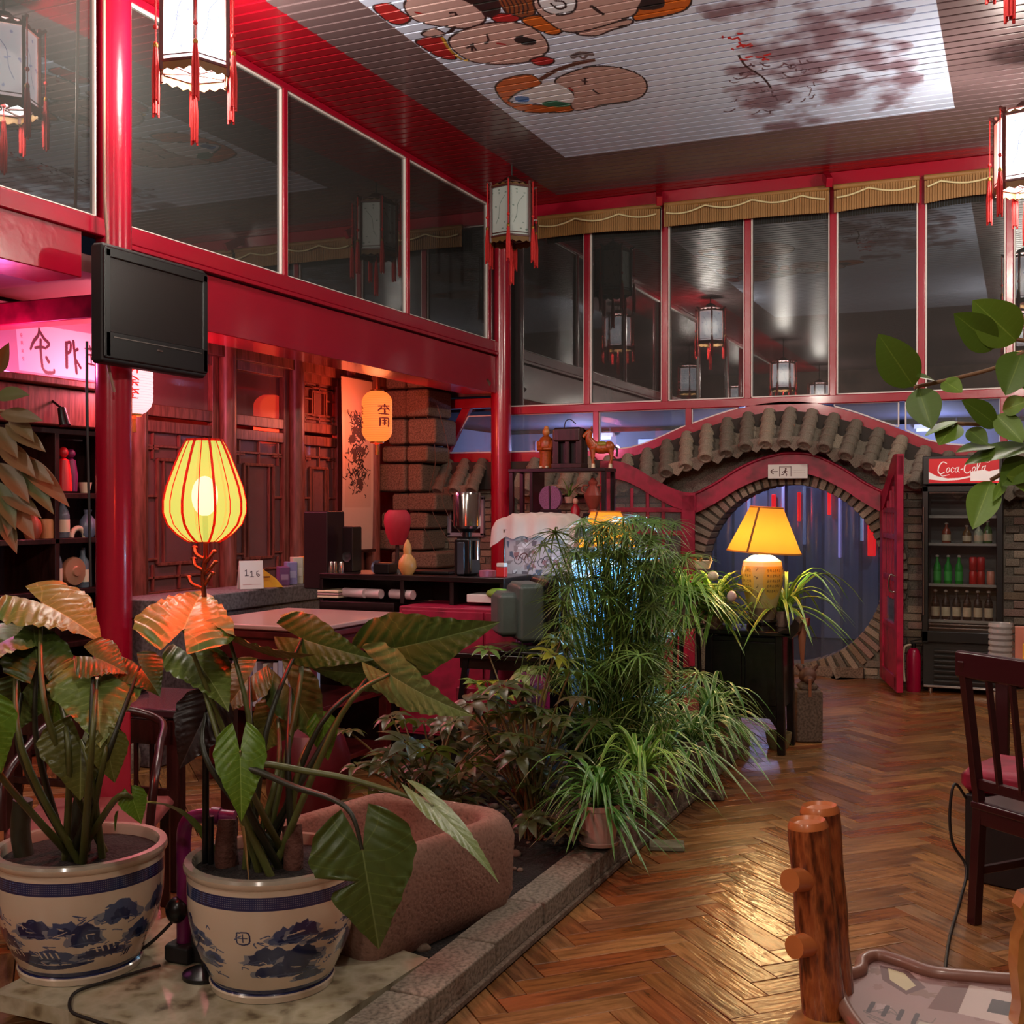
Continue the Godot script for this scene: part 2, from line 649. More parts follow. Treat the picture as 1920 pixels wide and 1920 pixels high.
func lantern(p: Array) -> void:
	var o := thing("palace_lantern", p[2], "lantern", p[0], 0.28 if p[3] == "corner" else (0.7 if p[3] == "front_of_column" else 0.3))
	var R := 0.2
	var H := 0.44
	var hexp := func(r: float, y: float, k: float): return G(sin(k * PI / 3) * r, y, cos(k * PI / 3) * r)
	var s := mb()
	for k in 6:
		s.quad(hexp.call(R * 0.93, -H / 2, k), hexp.call(R * 0.93, -H / 2, k + 1), hexp.call(R * 0.93, H / 2, k + 1), hexp.call(R * 0.93, H / 2, k))
	if not M.has("lant_on"):
		var g := RandomNumberGenerator.new()
		g.seed = 5
		for on in [true, false]:
			var pa := Paint.new(128, 256, Color(1, 1, 1) if on else Color(0.8, 0.84, 0.8))
			for i in 9:
				pa.blot(V(g.randf() * 128, g.randf() * 256), V(g.randf_range(3, 9), g.randf_range(2, 6)), Color(0.72, 0.74, 0.88) if on else Color(0.45, 0.55, 0.5), g)
			pa.line([V(30, 190), V(50, 150), V(60, 90), V(95, 50)], 3, Color(0.6, 0.62, 0.75) if on else Color(0.4, 0.5, 0.45))
			M["lant_on" if on else "lant_off"] = mat(Color(0.85, 0.86, 0.88), 0.4, {"tex": pa.tex(), "etex": pa.tex(), "emit": Color(0.93, 0.97, 1.0), "energy": 1.3} if on else {"tex": pa.tex()})
	part("glass_shade", s, M.lant_on if p[1] else M.lant_off, o)
	var f := mb()
	for k in 6:
		f.bar(hexp.call(R, -H / 2 - 0.05, k), hexp.call(R, H / 2 + 0.05, k), 0.022, 0.022, 0.003)
		for y in [-H / 2, H / 2]:
			f.bar(hexp.call(R, y, k), hexp.call(R, y, k + 1), 0.018, 0.018, 0.003)
		f.bar(hexp.call(R, -H / 2 + 0.03, k), hexp.call(R, -H / 2 + 0.03, k + 1), 0.006, 0.006, 0.001)
		f.bar(hexp.call(R, -H / 2, k), hexp.call(R * 0.1, -H / 2 - 0.02, k), 0.012, 0.012, 0.002)
	part("frame", f, M.lantern_frame, o)
	var fr := mb()   # scalloped gilt fringe under and over the glass
	for k in 6:
		for y in [-1.0, 1.0]:
			var pts := PackedVector2Array([V(0, 0)])
			for i in 13:
				pts.push_back(V(i / 12.0 * R, (-0.05 if y < 0.0 else -0.022) - 0.008 * cos(i / 12.0 * TAU * 3)))
			pts.push_back(V(R, 0))
			var a: Vector3 = hexp.call(R, 0, k)
			var b: Vector3 = hexp.call(R, 0, k + 1)
			var xx := (b - a).normalized()
			fr.prism(pts, 0.006, Transform3D(Basis(xx, Vector3.UP * -y, xx.cross(Vector3.UP * -y)), a + Vector3.UP * y * H / 2))
	part("fringe", fr, M.fringe, o)
	var cap := mb().lathe([V(0.001, H / 2 + 0.13), V(0.05, H / 2 + 0.11), V(0.1, H / 2 + 0.07), V(0.155, H / 2 + 0.05), V(0.155, H / 2 + 0.04), V(0.001, H / 2 + 0.04)], 6)
	part("cap", cap, M.lantern_frame, o)
	part("cord", mb().tube([G(0, H / 2 + 0.1, 0), G(0, CEIL - p[0].y, 0)], 0.008, 6), M.cable, o)
	if not M.has("tassel_mesh"):
		var t := mb()
		t.tube([G(0, 0.28, 0), G(0, 0.12, 0)], 0.004, 5)
		t.ball(G(0, 0.2, 0), G(0.014, 0.014, 0.014), 8, 6)
		t.ball(G(0, 0.1, 0), G(0.013, 0.022, 0.013), 8, 6)
		for i in 7:
			var a := TAU * i / 7
			t.tube([G(sin(a) * 0.008, 0.09, cos(a) * 0.008), G(sin(a) * 0.016, -0.04, cos(a) * 0.016), G(sin(a) * 0.015, -0.19 - 0.01 * (i % 3), cos(a) * 0.015)], [0.005, 0.007, 0.006], 5)
		M.tassel_mesh = t.mesh()
		var bd := mb()
		bd.ball(G(0, 0.1, 0), G(0.0145, 0.02, 0.0145), 8, 6)
		M.bead_mesh = bd.mesh()
	for k in 6:
		var q: Vector3 = hexp.call(R + 0.035, -H / 2 - 0.03, k)
		f = mb().bar(hexp.call(R, H / 2 + 0.02, k), hexp.call(R + 0.04, H / 2 + 0.05, k), 0.02, 0.02, 0.003)
		part("arm", f, M.lantern_frame, o)
		var t := part("tassel", M.tassel_mesh, M.tassel, o)
		t.position = q
		part("bead", M.bead_mesh, M.gold, t)
		part("drop_cord", mb().tube([G(0, 0.28, 0), G(0, H + 0.08, 0)], 0.005, 5), M.tassel, t)
	var t2 := part("tassel", M.tassel_mesh, M.tassel, o)
	t2.position = G(0, -H / 2 - 0.2, 0)
	if p[1]:
		omni(G(0, 0, 0), Color(1.0, 0.96, 0.9), LANT_E, 0.12, o)
var LANT_E := 3.6

# ------------------------------------------------------------------ shell
func shell() -> void:
	struct("floor", mb().box(G(-1.25, -0.1, -4.5), G(11.5, 0.16, 19.4), 0), mat(Color(0.16, 0.09, 0.06), 0.8))
	struct("ceiling", mb().box(G(-0.7, CEIL + 0.09, -3.1), G(8.8, 0.14, 16.4), 0), mat(Color(0.1, 0.06, 0.05), 0.8))
	struct("wall_right", mb().box(G(3.6, 2.3, -3.1), G(0.2, 4.7, 16.4), 0), M.brown_wall)
	struct("wall_near", mb().box(G(-1.25, 2.3, 5.1), G(9.9, 4.7, 0.2), 0), M.brown_wall)
	# the bar's own walls and ceiling behind the red beam
	var bw := mat(Color(0.3, 0.15, 0.14), 0.6, {"tex": M.blotch_t, "tri": true})
	struct("wall_bar", mb().box(G(-7.2, 1.4, -3.0), G(0.2, 3.0, 16.4), 0), bw)
	struct("wall_bar_near", mb().box(G(-6.15, 1.4, -0.8), G(0.2, 3.0, 12.0), 0), bw)
	struct("wall_bar_end", mb().box(G(-6.6, 1.4, -11.1), G(1.2, 3.0, 0.2), 0), bw)
	struct("trim_1", mb().box(G(-6.06, 2.94, -3.0), G(2.3, 0.1, 16.4), 0), mat(Color(0.3, 0.13, 0.12), 0.5))

func ceiling_boards() -> void:
	var C := func(px: float, py: float): 
		var p := ony(px, py, CEIL)
		return V((p.x + 4.9) / 8.4 * 2048.0, (p.z + 11.0) / 16.0 * 2048.0)
	var W := func(x: float, z: float): return V((x + 4.9) / 8.4 * 2048.0, (z + 11.0) / 16.0 * 2048.0)
	var pa := Paint.new(2048, 2048, Color(0.4, 0.325, 0.33))
	pa.poly([W.call(-4.9, -11), W.call(-4.2, -11), W.call(-4.2, 5), W.call(-4.9, 5)], Color(0.56, 0.03, 0.1))
	pa.poly([W.call(-4.9, -11), W.call(3.5, -11), W.call(3.5, -10.72), W.call(-4.2, -10.72)], Color(0.6, 0.08, 0.09))
	pa.poly([W.call(-3.68, -9.6), W.call(-0.49, -9.6), W.call(-0.49, -3.0), W.call(-3.68, -3.0)], Color(0.76, 0.8, 0.9))
	# ink-wash hills and clouds
	var nz := FastNoiseLite.new()
	nz.seed = 12
	nz.frequency = 0.012
	nz.fractal_octaves = 4
	var spots := [[1500, 110, 95, 60], [1440, 190, 70, 34], [1545, 60, 60, 45], [1580, 165, 60, 30], [1640, 110, 40, 50], [1690, 130, 30, 50], [1665, 190, 40, 24], [1480, 235, 60, 16], [1600, 30, 90, 30], [1380, 10, 60, 25], [1400, 130, 50, 20]]
	var el := []
	for s in spots:
		var c: Vector2 = C.call(s[0], s[1])
		var a: Vector2 = C.call(s[0] + s[2], s[1] - s[2] * 0.11) - c
		var b: Vector2 = C.call(s[0], s[1] + s[3]) - c
		el.append([c, a.length(), b.length()])
	var lo: Vector2 = W.call(-2.6, -9.6)
	var hi: Vector2 = W.call(-0.5, -5.6)
	for y in range(int(lo.y), int(hi.y)):
		for x in range(int(lo.x), int(hi.x)):
			var k := 0.0
			for e in el:
				var d: float = V((x - e[0].x) / e[1], (y - e[0].y) / e[2]).length()
				if d < 1.3:
					k = maxf(k, 1.0 - d / 1.3)
			if k > 0.0:
				var nn := nz.get_noise_2d(x, y * 2.0)
				var al := clampf(k * 1.25 + nn * 1.15 - 0.22, 0.0, 0.8)
				if al > 0.02:
					pa.im.set_pixel(x, y, pa.im.get_pixel(x, y).lerp(Color(0.42, 0.3, 0.34), al))
	var g := RandomNumberGenerator.new()
	g.seed = 3
	var dark := Color(0.2, 0.14, 0.15)
	for i in 46:   # dry-brush branches
		var c := V(1370 + g.randf() * 170, 110 + g.randf() * 100)
		var d := V(g.randf_range(-22, 22), g.randf_range(-8, 8))
		pa.line([C.call(c.x, c.y), C.call(c.x + d.x * 0.5, c.y + d.y * 0.6 + 3), C.call(c.x + d.x, c.y + d.y)], g.randf_range(1.5, 3.0), Color(0.36, 0.26, 0.3))
	pa.line([C.call(1385, 105), C.call(1400, 125), C.call(1430, 145), C.call(1445, 165)], 4, dark)
	# three red written marks
	for m in [[1372, 66], [1395, 88], [1412, 106]]:
		for i in 7:
			var a := V(m[0] + g.randf_range(-22, 22), m[1] + g.randf_range(-7, 7))
			pa.line([C.call(a.x, a.y), C.call(a.x + g.randf_range(-12, 12), a.y + g.randf_range(-6, 6))], 3.4, Color(0.7, 0.12, 0.12))
	# painted bald figures lying with their heads to one side; q() turns sheet marks into places on the ceiling
	var q := func(l: Array):
		var r := []
		for i in range(0, l.size(), 2):
			r.append(C.call(640 + l[i] / 3.0, l[i + 1] / 3.0))
		return r
	var rnd := func(l: Array):
		var r: Array = q.call(l)
		var cv := Curve2D.new()
		var n := r.size()
		for i in n + 1:
			var t: Vector2 = (r[(i + 1) % n] - r[(i + n - 1) % n]) / 6.0
			cv.add_point(r[i % n], -t, t)
		return Array(cv.get_baked_points())
	var skin := Color(0.72, 0.59, 0.57)
	var ink := Color(0.16, 0.12, 0.12)
	var orange := Color(0.72, 0.36, 0.1)
	var red := Color(0.62, 0.13, 0.13)
	var shape := func(l: Array, c: Color):
		var r: Array = rnd.call(l)
		pa.poly(r, c)
		pa.line(r, 2.6, ink)
	shape.call([640, -30, 880, -30, 870, 90, 760, 75, 690, 40], Color(0.12, 0.1, 0.09))
	shape.call([880, -20, 1060, -20, 1080, 90, 950, 85], Color(0.5, 0.27, 0.14))
	for i in 6:
		pa.line(q.call([900 + i * 26, 0, 920 + i * 26, 40, 925 + i * 24, 80]), 2.0, ink)
	shape.call([1660, -20, 1800, -40, 1960, -20, 1925, 60, 1700, 112, 1640, 100], orange)
	shape.call([1670, -10, 1800, -10, 1800, 40, 1680, 50], Color(0.12, 0.1, 0.1))
	shape.call([1010, 110, 1150, 85, 1250, 150, 1210, 195, 1130, 180], orange)
	shape.call([1320, 180, 1440, 140, 1630, 110, 1620, 140, 1520, 170, 1440, 200, 1340, 197], skin)
	shape.call([1080, 20, 1220, -90, 1660, -60, 1668, 50, 1600, 105, 1330, 180, 1200, 150], skin)
	shape.call([1120, -20, 1300, -30, 1310, 60, 1220, 85, 1130, 50], Color(0.82, 0.83, 0.87))
	pa.line(q.call([1180, 20, 1215, 50, 1260, 40, 1250, 10, 1200, 5]), 3, ink)
	pa.line(q.call([1410, 38, 1470, 80]), 6, ink)
	shape.call([842, 100, 900, 75, 1000, 95, 985, 120, 900, 132], red)
	shape.call([180, 40, 270, 22, 330, 60, 390, 105, 340, 138, 260, 120], red)
	shape.call([360, 10, 480, -60, 700, 5, 805, 85, 790, 132, 680, 160, 460, 130, 375, 80], skin)
	pa.line(q.call([610, 75, 640, 70, 645, 90, 615, 92]), 3, ink)
	pa.line(q.call([420, 70, 450, 78]), 4, red)
	shape.call([420, 230, 560, 208, 600, 260, 645, 330, 560, 325, 470, 275], red)
	pa.line(q.call([570, 215, 610, 280, 680, 335, 720, 340]), 5, Color(0.7, 0.55, 0.2))
	shape.call([450, 190, 520, 160, 600, 190, 640, 150, 560, 205, 480, 205], skin)
	shape.call([610, 215, 700, 165, 830, 130, 1000, 130, 1110, 180, 1162, 250, 1150, 300, 1060, 345, 900, 362, 760, 352, 690, 325, 620, 270], skin)
	pa.poly(rnd.call([970, 225, 1010, 205, 1090, 225, 1085, 250, 1020, 252]), Color(0.08, 0.09, 0.1))
	pa.line(q.call([820, 200, 828, 230, 808, 248]), 3, ink)
	pa.line(q.call([705, 270, 740, 260, 760, 285]), 3, ink)
	pa.line(q.call([740, 245, 735, 285]), 3, ink)
	pa.line(q.call([880, 245, 920, 250]), 4, red)
	shape.call([1060, 340, 1130, 318, 1195, 335, 1180, 360, 1110, 368], red)
	pa.line(q.call([1110, 455, 1200, 400, 1310, 362, 1420, 338]), 7, Color(0.36, 0.22, 0.18))
	pa.line(q.call([1300, 320, 1350, 300, 1410, 305]), 9, Color(0.4, 0.36, 0.38))
	pa.line(q.call([1330, 300, 1360, 330, 1390, 300]), 4, Color(0.4, 0.36, 0.38))
	shape.call([930, 440, 1060, 420, 1125, 470, 1060, 500, 1010, 512, 960, 545, 950, 575, 1100, 590, 1280, 590, 1285, 628, 1050, 632, 940, 592, 880, 530, 870, 480], orange)
	shape.call([1200, 460, 1300, 402, 1440, 372, 1580, 385, 1690, 430, 1720, 490, 1690, 542, 1600, 575, 1490, 590, 1330, 622, 1290, 590, 1300, 520], skin)
	pa.poly(rnd.call([1060, 505, 1180, 462, 1295, 520, 1290, 580, 1130, 590, 1020, 540]), Color(0.84, 0.85, 0.89))
	pa.poly(rnd.call([980, 545, 1050, 545, 1050, 572, 990, 572]), Color(0.2, 0.4, 0.72))
	pa.poly(rnd.call([1130, 580, 1180, 568, 1280, 580, 1270, 600, 1160, 600]), Color(0.18, 0.42, 0.33))
	pa.line(q.call([1355, 455, 1385, 460]), 3, ink)
	pa.line(q.call([1370, 440, 1370, 475]), 3, ink)
	pa.line(q.call([1420, 510, 1450, 530]), 4, ink)
	pa.line(q.call([1280, 495, 1300, 508]), 4, red)
	M.ceil_paint = mat(Color.WHITE, 0.3, {"tex": pa.tex(), "coat": 0.2})
	var root := get_node("ceiling")
	var z := FZ + 0.05
	while z < 5.0:
		var b := mb().box(G(-0.7, CEIL + 0.012, z), G(8.4, 0.024, 0.092), 0.003)
		for i in b.v.size():
			b.uv[i] = V((b.v[i].x + 4.9) / 8.4, (b.v[i].z + 11.0) / 16.0)
		part("board", b, M.ceil_paint, root)
		z += 0.111

func floor_boards() -> void:
	var t1 := noise(0.011, 61, [Color(0.68, 0.62, 0.56), Color(0.84, 0.79, 0.72), Color(1, 0.97, 0.92), Color(0.88, 0.82, 0.74)], 5)
	var gr := noise(0.02, 63, [], 4)
	var nt := noise(0.02, 63, [], 4, 256, FastNoiseLite.TYPE_SIMPLEX_SMOOTH, 6.0)
	var ms := []
	var tones := [Color(0.6, 0.43, 0.27), Color(0.52, 0.36, 0.21), Color(0.56, 0.36, 0.2), Color(0.66, 0.48, 0.3), Color(0.5, 0.34, 0.22), Color(0.58, 0.44, 0.3), Color(0.58, 0.34, 0.19)]
	for i in 14:
		ms.append(mat(tones[i % 7], 0.23 + 0.05 * (i % 3), {"tex": t1, "scale": G(0.9, 8.0, 1), "shift": G(rng.randf(), rng.randf(), 0), "nrm": nt, "nscale": 0.28}))
	var L := 0.5
	var Wd := 0.105
	var m := mb().box(Vector3.ZERO, G(L - 0.002, 0.02, Wd - 0.003), 0.0025).mesh()
	var root := get_node("floor")
	var list := []
	var s2 := sqrt(2.0)
	var stepz := Wd * s2
	var colw := L / s2
	# columns of boards, turned one way and the other, that mesh into a herringbone along z
	for c in range(-16, 14):
		var x := -1.13 + (c + 0.5) * colw
		for k in 130:
			var zz := -11.0 + k * stepz
			list.append([G(x, 0, zz + (stepz * 0.5 if c % 2 != 0 else 0.0)), -PI / 4 if c % 2 == 0 else PI / 4])
	var shown := []
	for b in list:
		var p: Vector3 = b[0]
		if p.x < -6.1 or p.x > 3.5 or p.z < -10.95 or p.z > 4.9 or (p.x > -2.7 and p.x < -1.85 and p.z > -7.4 and p.z < -2.75):
			continue
		var d := (p - EYE).dot(-cam_b.z)
		var u := (p - EYE).dot(cam_b.x) / maxf(d, 0.01) * FPX + 960.0
		var y := 950.0 + 1.55 / maxf(d, 0.01) * FPX
		var seen := d > 0.5 and u > -120 and u < 2040 and y < 2000
		var near := d if seen and p.x > -1.75 else (d + 50.0 if seen else 999.0)
		shown.append([near, p, b[1]])
	shown.sort_custom(func(a, b): return a[0] < b[0])
	var rest := {}
	for i in shown.size():
		var s = shown[i]
		var tr := Transform3D(Basis(Vector3.UP, s[2]) * Basis(Vector3.RIGHT, rng.randf_range(-0.014, 0.014)) * Basis(Vector3.BACK, rng.randf_range(-0.0015, 0.0015)), s[1] + G(0, -0.0105 + rng.randf_range(-0.0006, 0.0006), 0))
		var k := rng.randi() % 14
		if i < 300:
			var o := part("plank", m, ms[k], root)
			o.transform = tr
		else:
			if not rest.has(k):
				rest[k] = []
			rest[k].append(tr)
	for k in rest:
		var mm := MultiMesh.new()
		mm.transform_format = MultiMesh.TRANSFORM_3D
		mm.mesh = m
		mm.instance_count = rest[k].size()
		for i in rest[k].size():
			mm.set_instance_transform(i, rest[k][i])
		var o := MultiMeshInstance3D.new()
		o.name = "planks_beyond" if not root.has_node("planks_beyond") else "planks_beyond_%03d" % k
		o.multimesh = mm
		o.material_override = ms[k]
		o.set_meta("kind", "stuff")
		root.add_child(o, true)

# ------------------------------------------------------------------ glazing over the bar (x = -4.9): sill, panes, mullions, red beam, columns
func column(x: float, z: float, label: String) -> void:
	var o := thing("column", label, "column", G(x, 0, z))
	part("shaft", mb().lathe([V(0.103, 0.16), V(0.103, CEIL)], 32), M.red, o)
	part("base", mb().lathe([V(0.001, 0.16), V(0.125, 0.16), V(0.145, 0.12), V(0.15, 0.06), V(0.14, 0.0), V(0.001, 0)], 32), M.kerb, o)

func glazed_side() -> void:
	column(-4.88, -5.36, "glossy red round column with the black television on it")
	column(-4.86, -10.86, "glossy red round column in the corner behind the unlit lantern")
	column(-4.88, 0.3, "glossy red round column behind the camera under the glazing")
	# window frame pieces
	var sill := mb().box(G(WX, 3.155, -3.0), G(0.1, 0.11, 16.0), 0.012)
	struct("trim_2", sill, M.red)
	struct("trim_3", mb().box(G(WX, 4.575, -3.0), G(0.08, 0.05, 16.0), 0.008), M.red)
	var edges := [-10.95, onx(913, 500, WX).z, onx(760, 430, WX).z, onx(529, 330, WX).z, -5.25, -3.2, -1.2, 0.8, 2.8, 5.0]
	for i in edges.size():
		var z: float = edges[i]
		if i == 4 or i == 0 or i == 9:
			continue
		struct("trim_mullion_%d" % i, mb().box(G(WX, 3.88, z), G(0.07, 1.4, 0.055), 0.008), M.red)
	for i in edges.size() - 1:
		var a: float = edges[i] + 0.03
		var b: float = edges[i + 1] - 0.03
		var w := struct("window_%d" % (i + 1), mb().box(G(WX, 3.88, (a + b) * 0.5), G(0.008, 1.34, b - a), 0), M.night_glass)
		var f := mb()
		for s in [[a, 1], [b, -1]]:
			f.box(G(WX + 0.012, 3.88, s[0] + 0.006 * s[1]), G(0.02, 1.34, 0.014), 0.002)
		for y in [3.215, 4.545]:
			f.box(G(WX + 0.012, y, (a + b) * 0.5), G(0.02, 0.014, b - a), 0.002)
		part("glazing_bead", f, M.white_bead, w)
	# the red beam under the sill: two lengths, the nearer one set higher
	var t := thing("red_beam", "long glossy red fascia beam under the window sill past the television", "beam", G(WX, 2.69, -8.1))
	part("face_board", mb().box(G(0.0, 0.185, 0), G(0.06, 0.37, 5.3), 0.006), M.red, t)
	part("soffit_board", mb().box(G(-0.16, 0.012, 0), G(0.28, 0.024, 5.3), 0.003), M.red, t)
	part("ledge", mb().box(G(0.02, 0.395, 0), G(0.08, 0.03, 5.3), 0.005), M.red, t)
	t = thing("red_beam", "shorter glossy red fascia beam near the calligraphy panel, ending beside the column", "beam", G(WX, 2.84, -2.6))
	part("face_board", mb().box(G(0, 0.135, 0), G(0.06, 0.27, 5.0), 0.006), M.red, t)
	part("soffit_board", mb().box(G(-0.16, 0.012, 0), G(0.28, 0.024, 5.0), 0.003), M.red, t)
	solo("tie_beam", mb().box(G(-0.2, 0.07, 0), G(1.1, 0.14, 0.16), 0.008), M.red_matte, "short red cross beam over the calligraphy panel, behind the column", "beam", G(-5.35, 2.66, -5.42))
	# hanging cable beside the column
	var pts := [G(-4.8, 4.5, -5.2), G(-4.79, 3.4, -5.19), G(-4.77, 3.05, -5.19), G(-4.78, 2.9, -5.16), G(-4.76, 2.7, -5.2), G(-4.74, 2.45, -5.14), G(-4.73, 2.2, -5.2)]
	solo("cable", mb().tube(spline(pts), 0.009, 6), mat(Color(0.55, 0.42, 0.36), 0.6), "loose cable hanging down the red column to the television", "cable")
	var pts2 := [onx(163, 640, -4.75), onx(163, 760, -4.75), onx(166, 900, -4.75), onx(170, 1100, -4.75)]
	solo("cable", mb().tube(spline(pts2), 0.008, 6), M.cable, "dark cable dropping from the television past the curio cabinet", "cable")
	# television
	var a := onx(190, 445, -4.62)
	var b := onx(387, 490, -4.62)
	var zc := (a.z + b.z) / 2
	var wd := absf(a.z - b.z)
	t = thing("television", "black flat television mounted on the red column, switched off", "television", G(-4.66, 2.34, zc))
	part("casing", mb().box(G(0, 0.33, 0), G(0.1, 0.66, wd), 0.02), M.black_matte, t)
	part("bezel", mb().box(G(0.05, 0.61, 0), G(0.02, 0.06, wd - 0.02), 0.008).box(G(0.05, 0.1, 0), G(0.02, 0.15, wd - 0.02), 0.008).box(G(0.05, 0.33, wd / 2 - 0.03), G(0.02, 0.6, 0.05), 0.008).box(G(0.05, 0.33, -wd / 2 + 0.03), G(0.02, 0.6, 0.05), 0.008), M.black, t)
	part("screen", mb().box(G(0.046, 0.38, 0), G(0.01, 0.42, wd - 0.11), 0.001), mat(Color(0.1, 0.075, 0.07), 0.25), t)
	part("trim_strip", mb().box(G(0.062, 0.145, 0), G(0.004, 0.006, wd - 0.14), 0.001), mat(Color(0.5, 0.47, 0.45), 0.3, {"metal": 0.8}), t)
	part("badge", mb().box(G(0.062, 0.115, 0.0), G(0.004, 0.012, 0.05), 0.002), M.steel, t)
	part("wall_bracket", mb().box(G(-0.1, 0.33, 0.05), G(0.16, 0.3, 0.2), 0.01), M.black_matte, t)

# ------------------------------------------------------------------ far wall: brick below a tiled eave, glazing above
var EAVE := [V(-6.3, 2.03), V(-3.75, 2.03), V(-3.45, 2.07), V(-3.0, 2.24), V(-2.45, 2.4), V(-1.98, 2.45), V(-1.55, 2.37), V(-1.0, 2.17), V(-0.72, 2.04), V(-0.4, 2.0), V(3.6, 2.0)]
const GX := -1.98
const GY := 0.93
const GR := 0.83
func far_wall() -> void:
	# masonry core with the round opening, in two halves
	var core := mb()
	for s in [-1.0, 1.0]:
		var p := PackedVector2Array()
		var xe := -6.1 if s < 0 else 3.6
		p.push_back(V(GX, 0.0 if GY - GR > 0 else 0.0))
		p.push_back(V(xe, 0))
		var n := 40
		for i in n + 1:
			var x := lerpf(xe, GX, float(i) / n)
			p.push_back(V(x, step_fn(x, EAVE) - 0.02))
		for i in 33:
			var a = PI / 2 - s * PI * i / 32.0
			p.push_back(V(GX + GR * cos(a), GY + GR * sin(a)))
		core.prism(p, 0.3, Transform3D(Basis(), G(0, 0, FZ - 0.3)))
	var root := struct("wall_far", core, M.mortar)
	# courses of brick
	var bm := []
	for i in 3:
		bm.append(mb().box(Vector3.ZERO, G(0.238, 0.064, 0.05), 0.006 + 0.002 * i).mesh())
	var half := mb().box(Vector3.ZERO, G(0.115, 0.064, 0.05), 0.007).mesh()
	for reg in [[-1.5, 0.95, 0.03, 1.95], [-5.95, -5.0, 0.75, 1.72], [-4.75, -3.1, 1.3, 1.75]]:
		var row := 0
		var y: float = reg[2]
		while y < reg[3]:
			var x: float = reg[0] + (0.06 if row % 2 else 0.18)
			while x < reg[1]:
				var hid: bool = reg[0] == -1.5 and x > -0.68 and x < -0.2
				var dist := V(x - GX, y - GY).length()
				if not hid and dist > GR + 0.24:
					var o := part("brick", bm[rng.randi() % 3] if rng.randf() > 0.12 else half, M.bricks[rng.randi() % 5], root)
					o.position = G(x, y + 0.03, FZ - 0.006 + rng.randf_range(-0.006, 0.007))
					o.rotation = G(0, rng.randf_range(-0.02, 0.02), rng.randf_range(-0.01, 0.01))
				x += 0.246
			y += 0.072
			row += 1
	# voussoirs round the gate
	var vm := mb().box(Vector3.ZERO, G(0.056, 0.215, 0.34), 0.007).mesh()
	var count := 72
	for i in count:
		var a := TAU * i / count
		if GY + (GR + 0.1) * sin(a) < 0.02:
			continue
		var o := part("brick", vm, M.bricks[rng.randi() % 5], root)
		o.position = G(GX + (GR + 0.1) * cos(a), GY + (GR + 0.1) * sin(a), FZ - 0.13 + rng.randf_range(0, 0.01))
		o.rotation.z = a - PI / 2
	# threshold stones of the gate
	for i in 5:
		var o := part("threshold_stone", mb().box(Vector3.ZERO, G(0.26, 0.1, 0.3), 0.012), M.kerb2, root)
		o.position = G(GX - 0.55 + i * 0.27, 0.045, FZ - 0.1)
	# red timber along the top of the eave, the bar and the mullions
	var pr := PackedVector2Array()
	var n2 := 60
	for i in n2 + 1:
		var x := lerpf(-6.1, 3.6, float(i) / n2)
		pr.push_back(V(x, step_fn(x, EAVE) - 0.03))
	for i in n2 + 1:
		var x := lerpf(3.6, -6.1, float(i) / n2)
		pr.push_back(V(x, step_fn(x, EAVE) + 0.075))
	struct("trim_4", mb().prism(pr, 0.1, Transform3D(Basis(), G(0, 0, FZ - 0.08))), M.red)
	struct("trim_5", mb().box(G(-0.65, 2.53, FZ - 0.03), G(8.5, 0.08, 0.1), 0.008), M.red)
	struct("trim_6", mb().box(G(-0.65, 4.53, FZ - 0.03), G(8.5, 0.14, 0.1), 0.008), M.red)
	struct("trim_7", mb().box(G(-5.48, 2.62, FZ - 0.02), G(1.2, 0.1, 0.12), 0.008), M.red)
	struct("wall_upper", mb().box(G(-5.5, 3.7, FZ - 0.1), G(1.2, 2.0, 0.12), 0), M.brown_wall)
	var mx := [WX + 0.02]
	for px in [1101, 1247, 1402, 1562, 1728, 1893]:
		mx.append(onz(px, 600, FZ).x)
	mx.append_array([0.55, 1.3, 2.05, 2.8, 3.55])
	var pane_no := 20
	for i in mx.size():
		if i > 0 and i < mx.size() - 1:
			struct("trim_mullion_%d" % (20 + i), mb().box(G(mx[i], 3.52, FZ - 0.03), G(0.062, 1.94, 0.09), 0.008), M.red)
		if i == mx.size() - 1:
			break
		var a: float = mx[i] + 0.031
		var b: float = mx[i + 1] - 0.031
		var w := struct("window_%d" % pane_no, mb().box(G((a + b) / 2, 3.515, FZ - 0.03), G(b - a, 1.9, 0.008), 0), M.night_glass)
		pane_no += 1
		var f := mb()
		for s in [[a, 1], [b, -1]]:
			f.box(G(s[0] + s[1] * 0.006, 3.515, FZ - 0.012), G(0.014, 1.9, 0.02), 0.002)
		for y in [2.576, 4.455]:
			f.box(G((a + b) / 2, y, FZ - 0.012), G(b - a, 0.014, 0.02), 0.002)
		part("glazing_bead", f, M.white_bead, w)
	# low transom lights between the eave and the bar
	var tx := [-6.1, WX - 0.1, -3.89, -2.95, -2.3, -1.62, -1.0, -0.16, 0.75, 1.7, 2.6, 3.55]
	for i in tx.size() - 1:
		if i == 4:
			continue
		var a: float = tx[i] + 0.03
		var b: float = tx[i + 1] - 0.03
		if i == 0:
			a = -5.55
		if not i in [3, 4, 5]:
			struct("trim_mullion_%d" % (40 + i), mb().box(G(tx[i + 1], 2.3, FZ - 0.03), G(0.06, 0.46, 0.09), 0.006), M.red)
		var lower := PackedVector2Array()
		for k in 9:
			var x := lerpf(a, b, k / 8.0)
			var y := step_fn(x, EAVE) + 0.085
			if y < 2.485:
				lower.push_back(V(x, y))
		if lower.size() < 2:
			continue
		var p := PackedVector2Array(lower)
		p.push_back(V(lower[-1].x, 2.49))
		if i == 0:
			p.push_back(V(a + 0.25, 2.49))
		else:
			p.push_back(V(lower[0].x, 2.49))
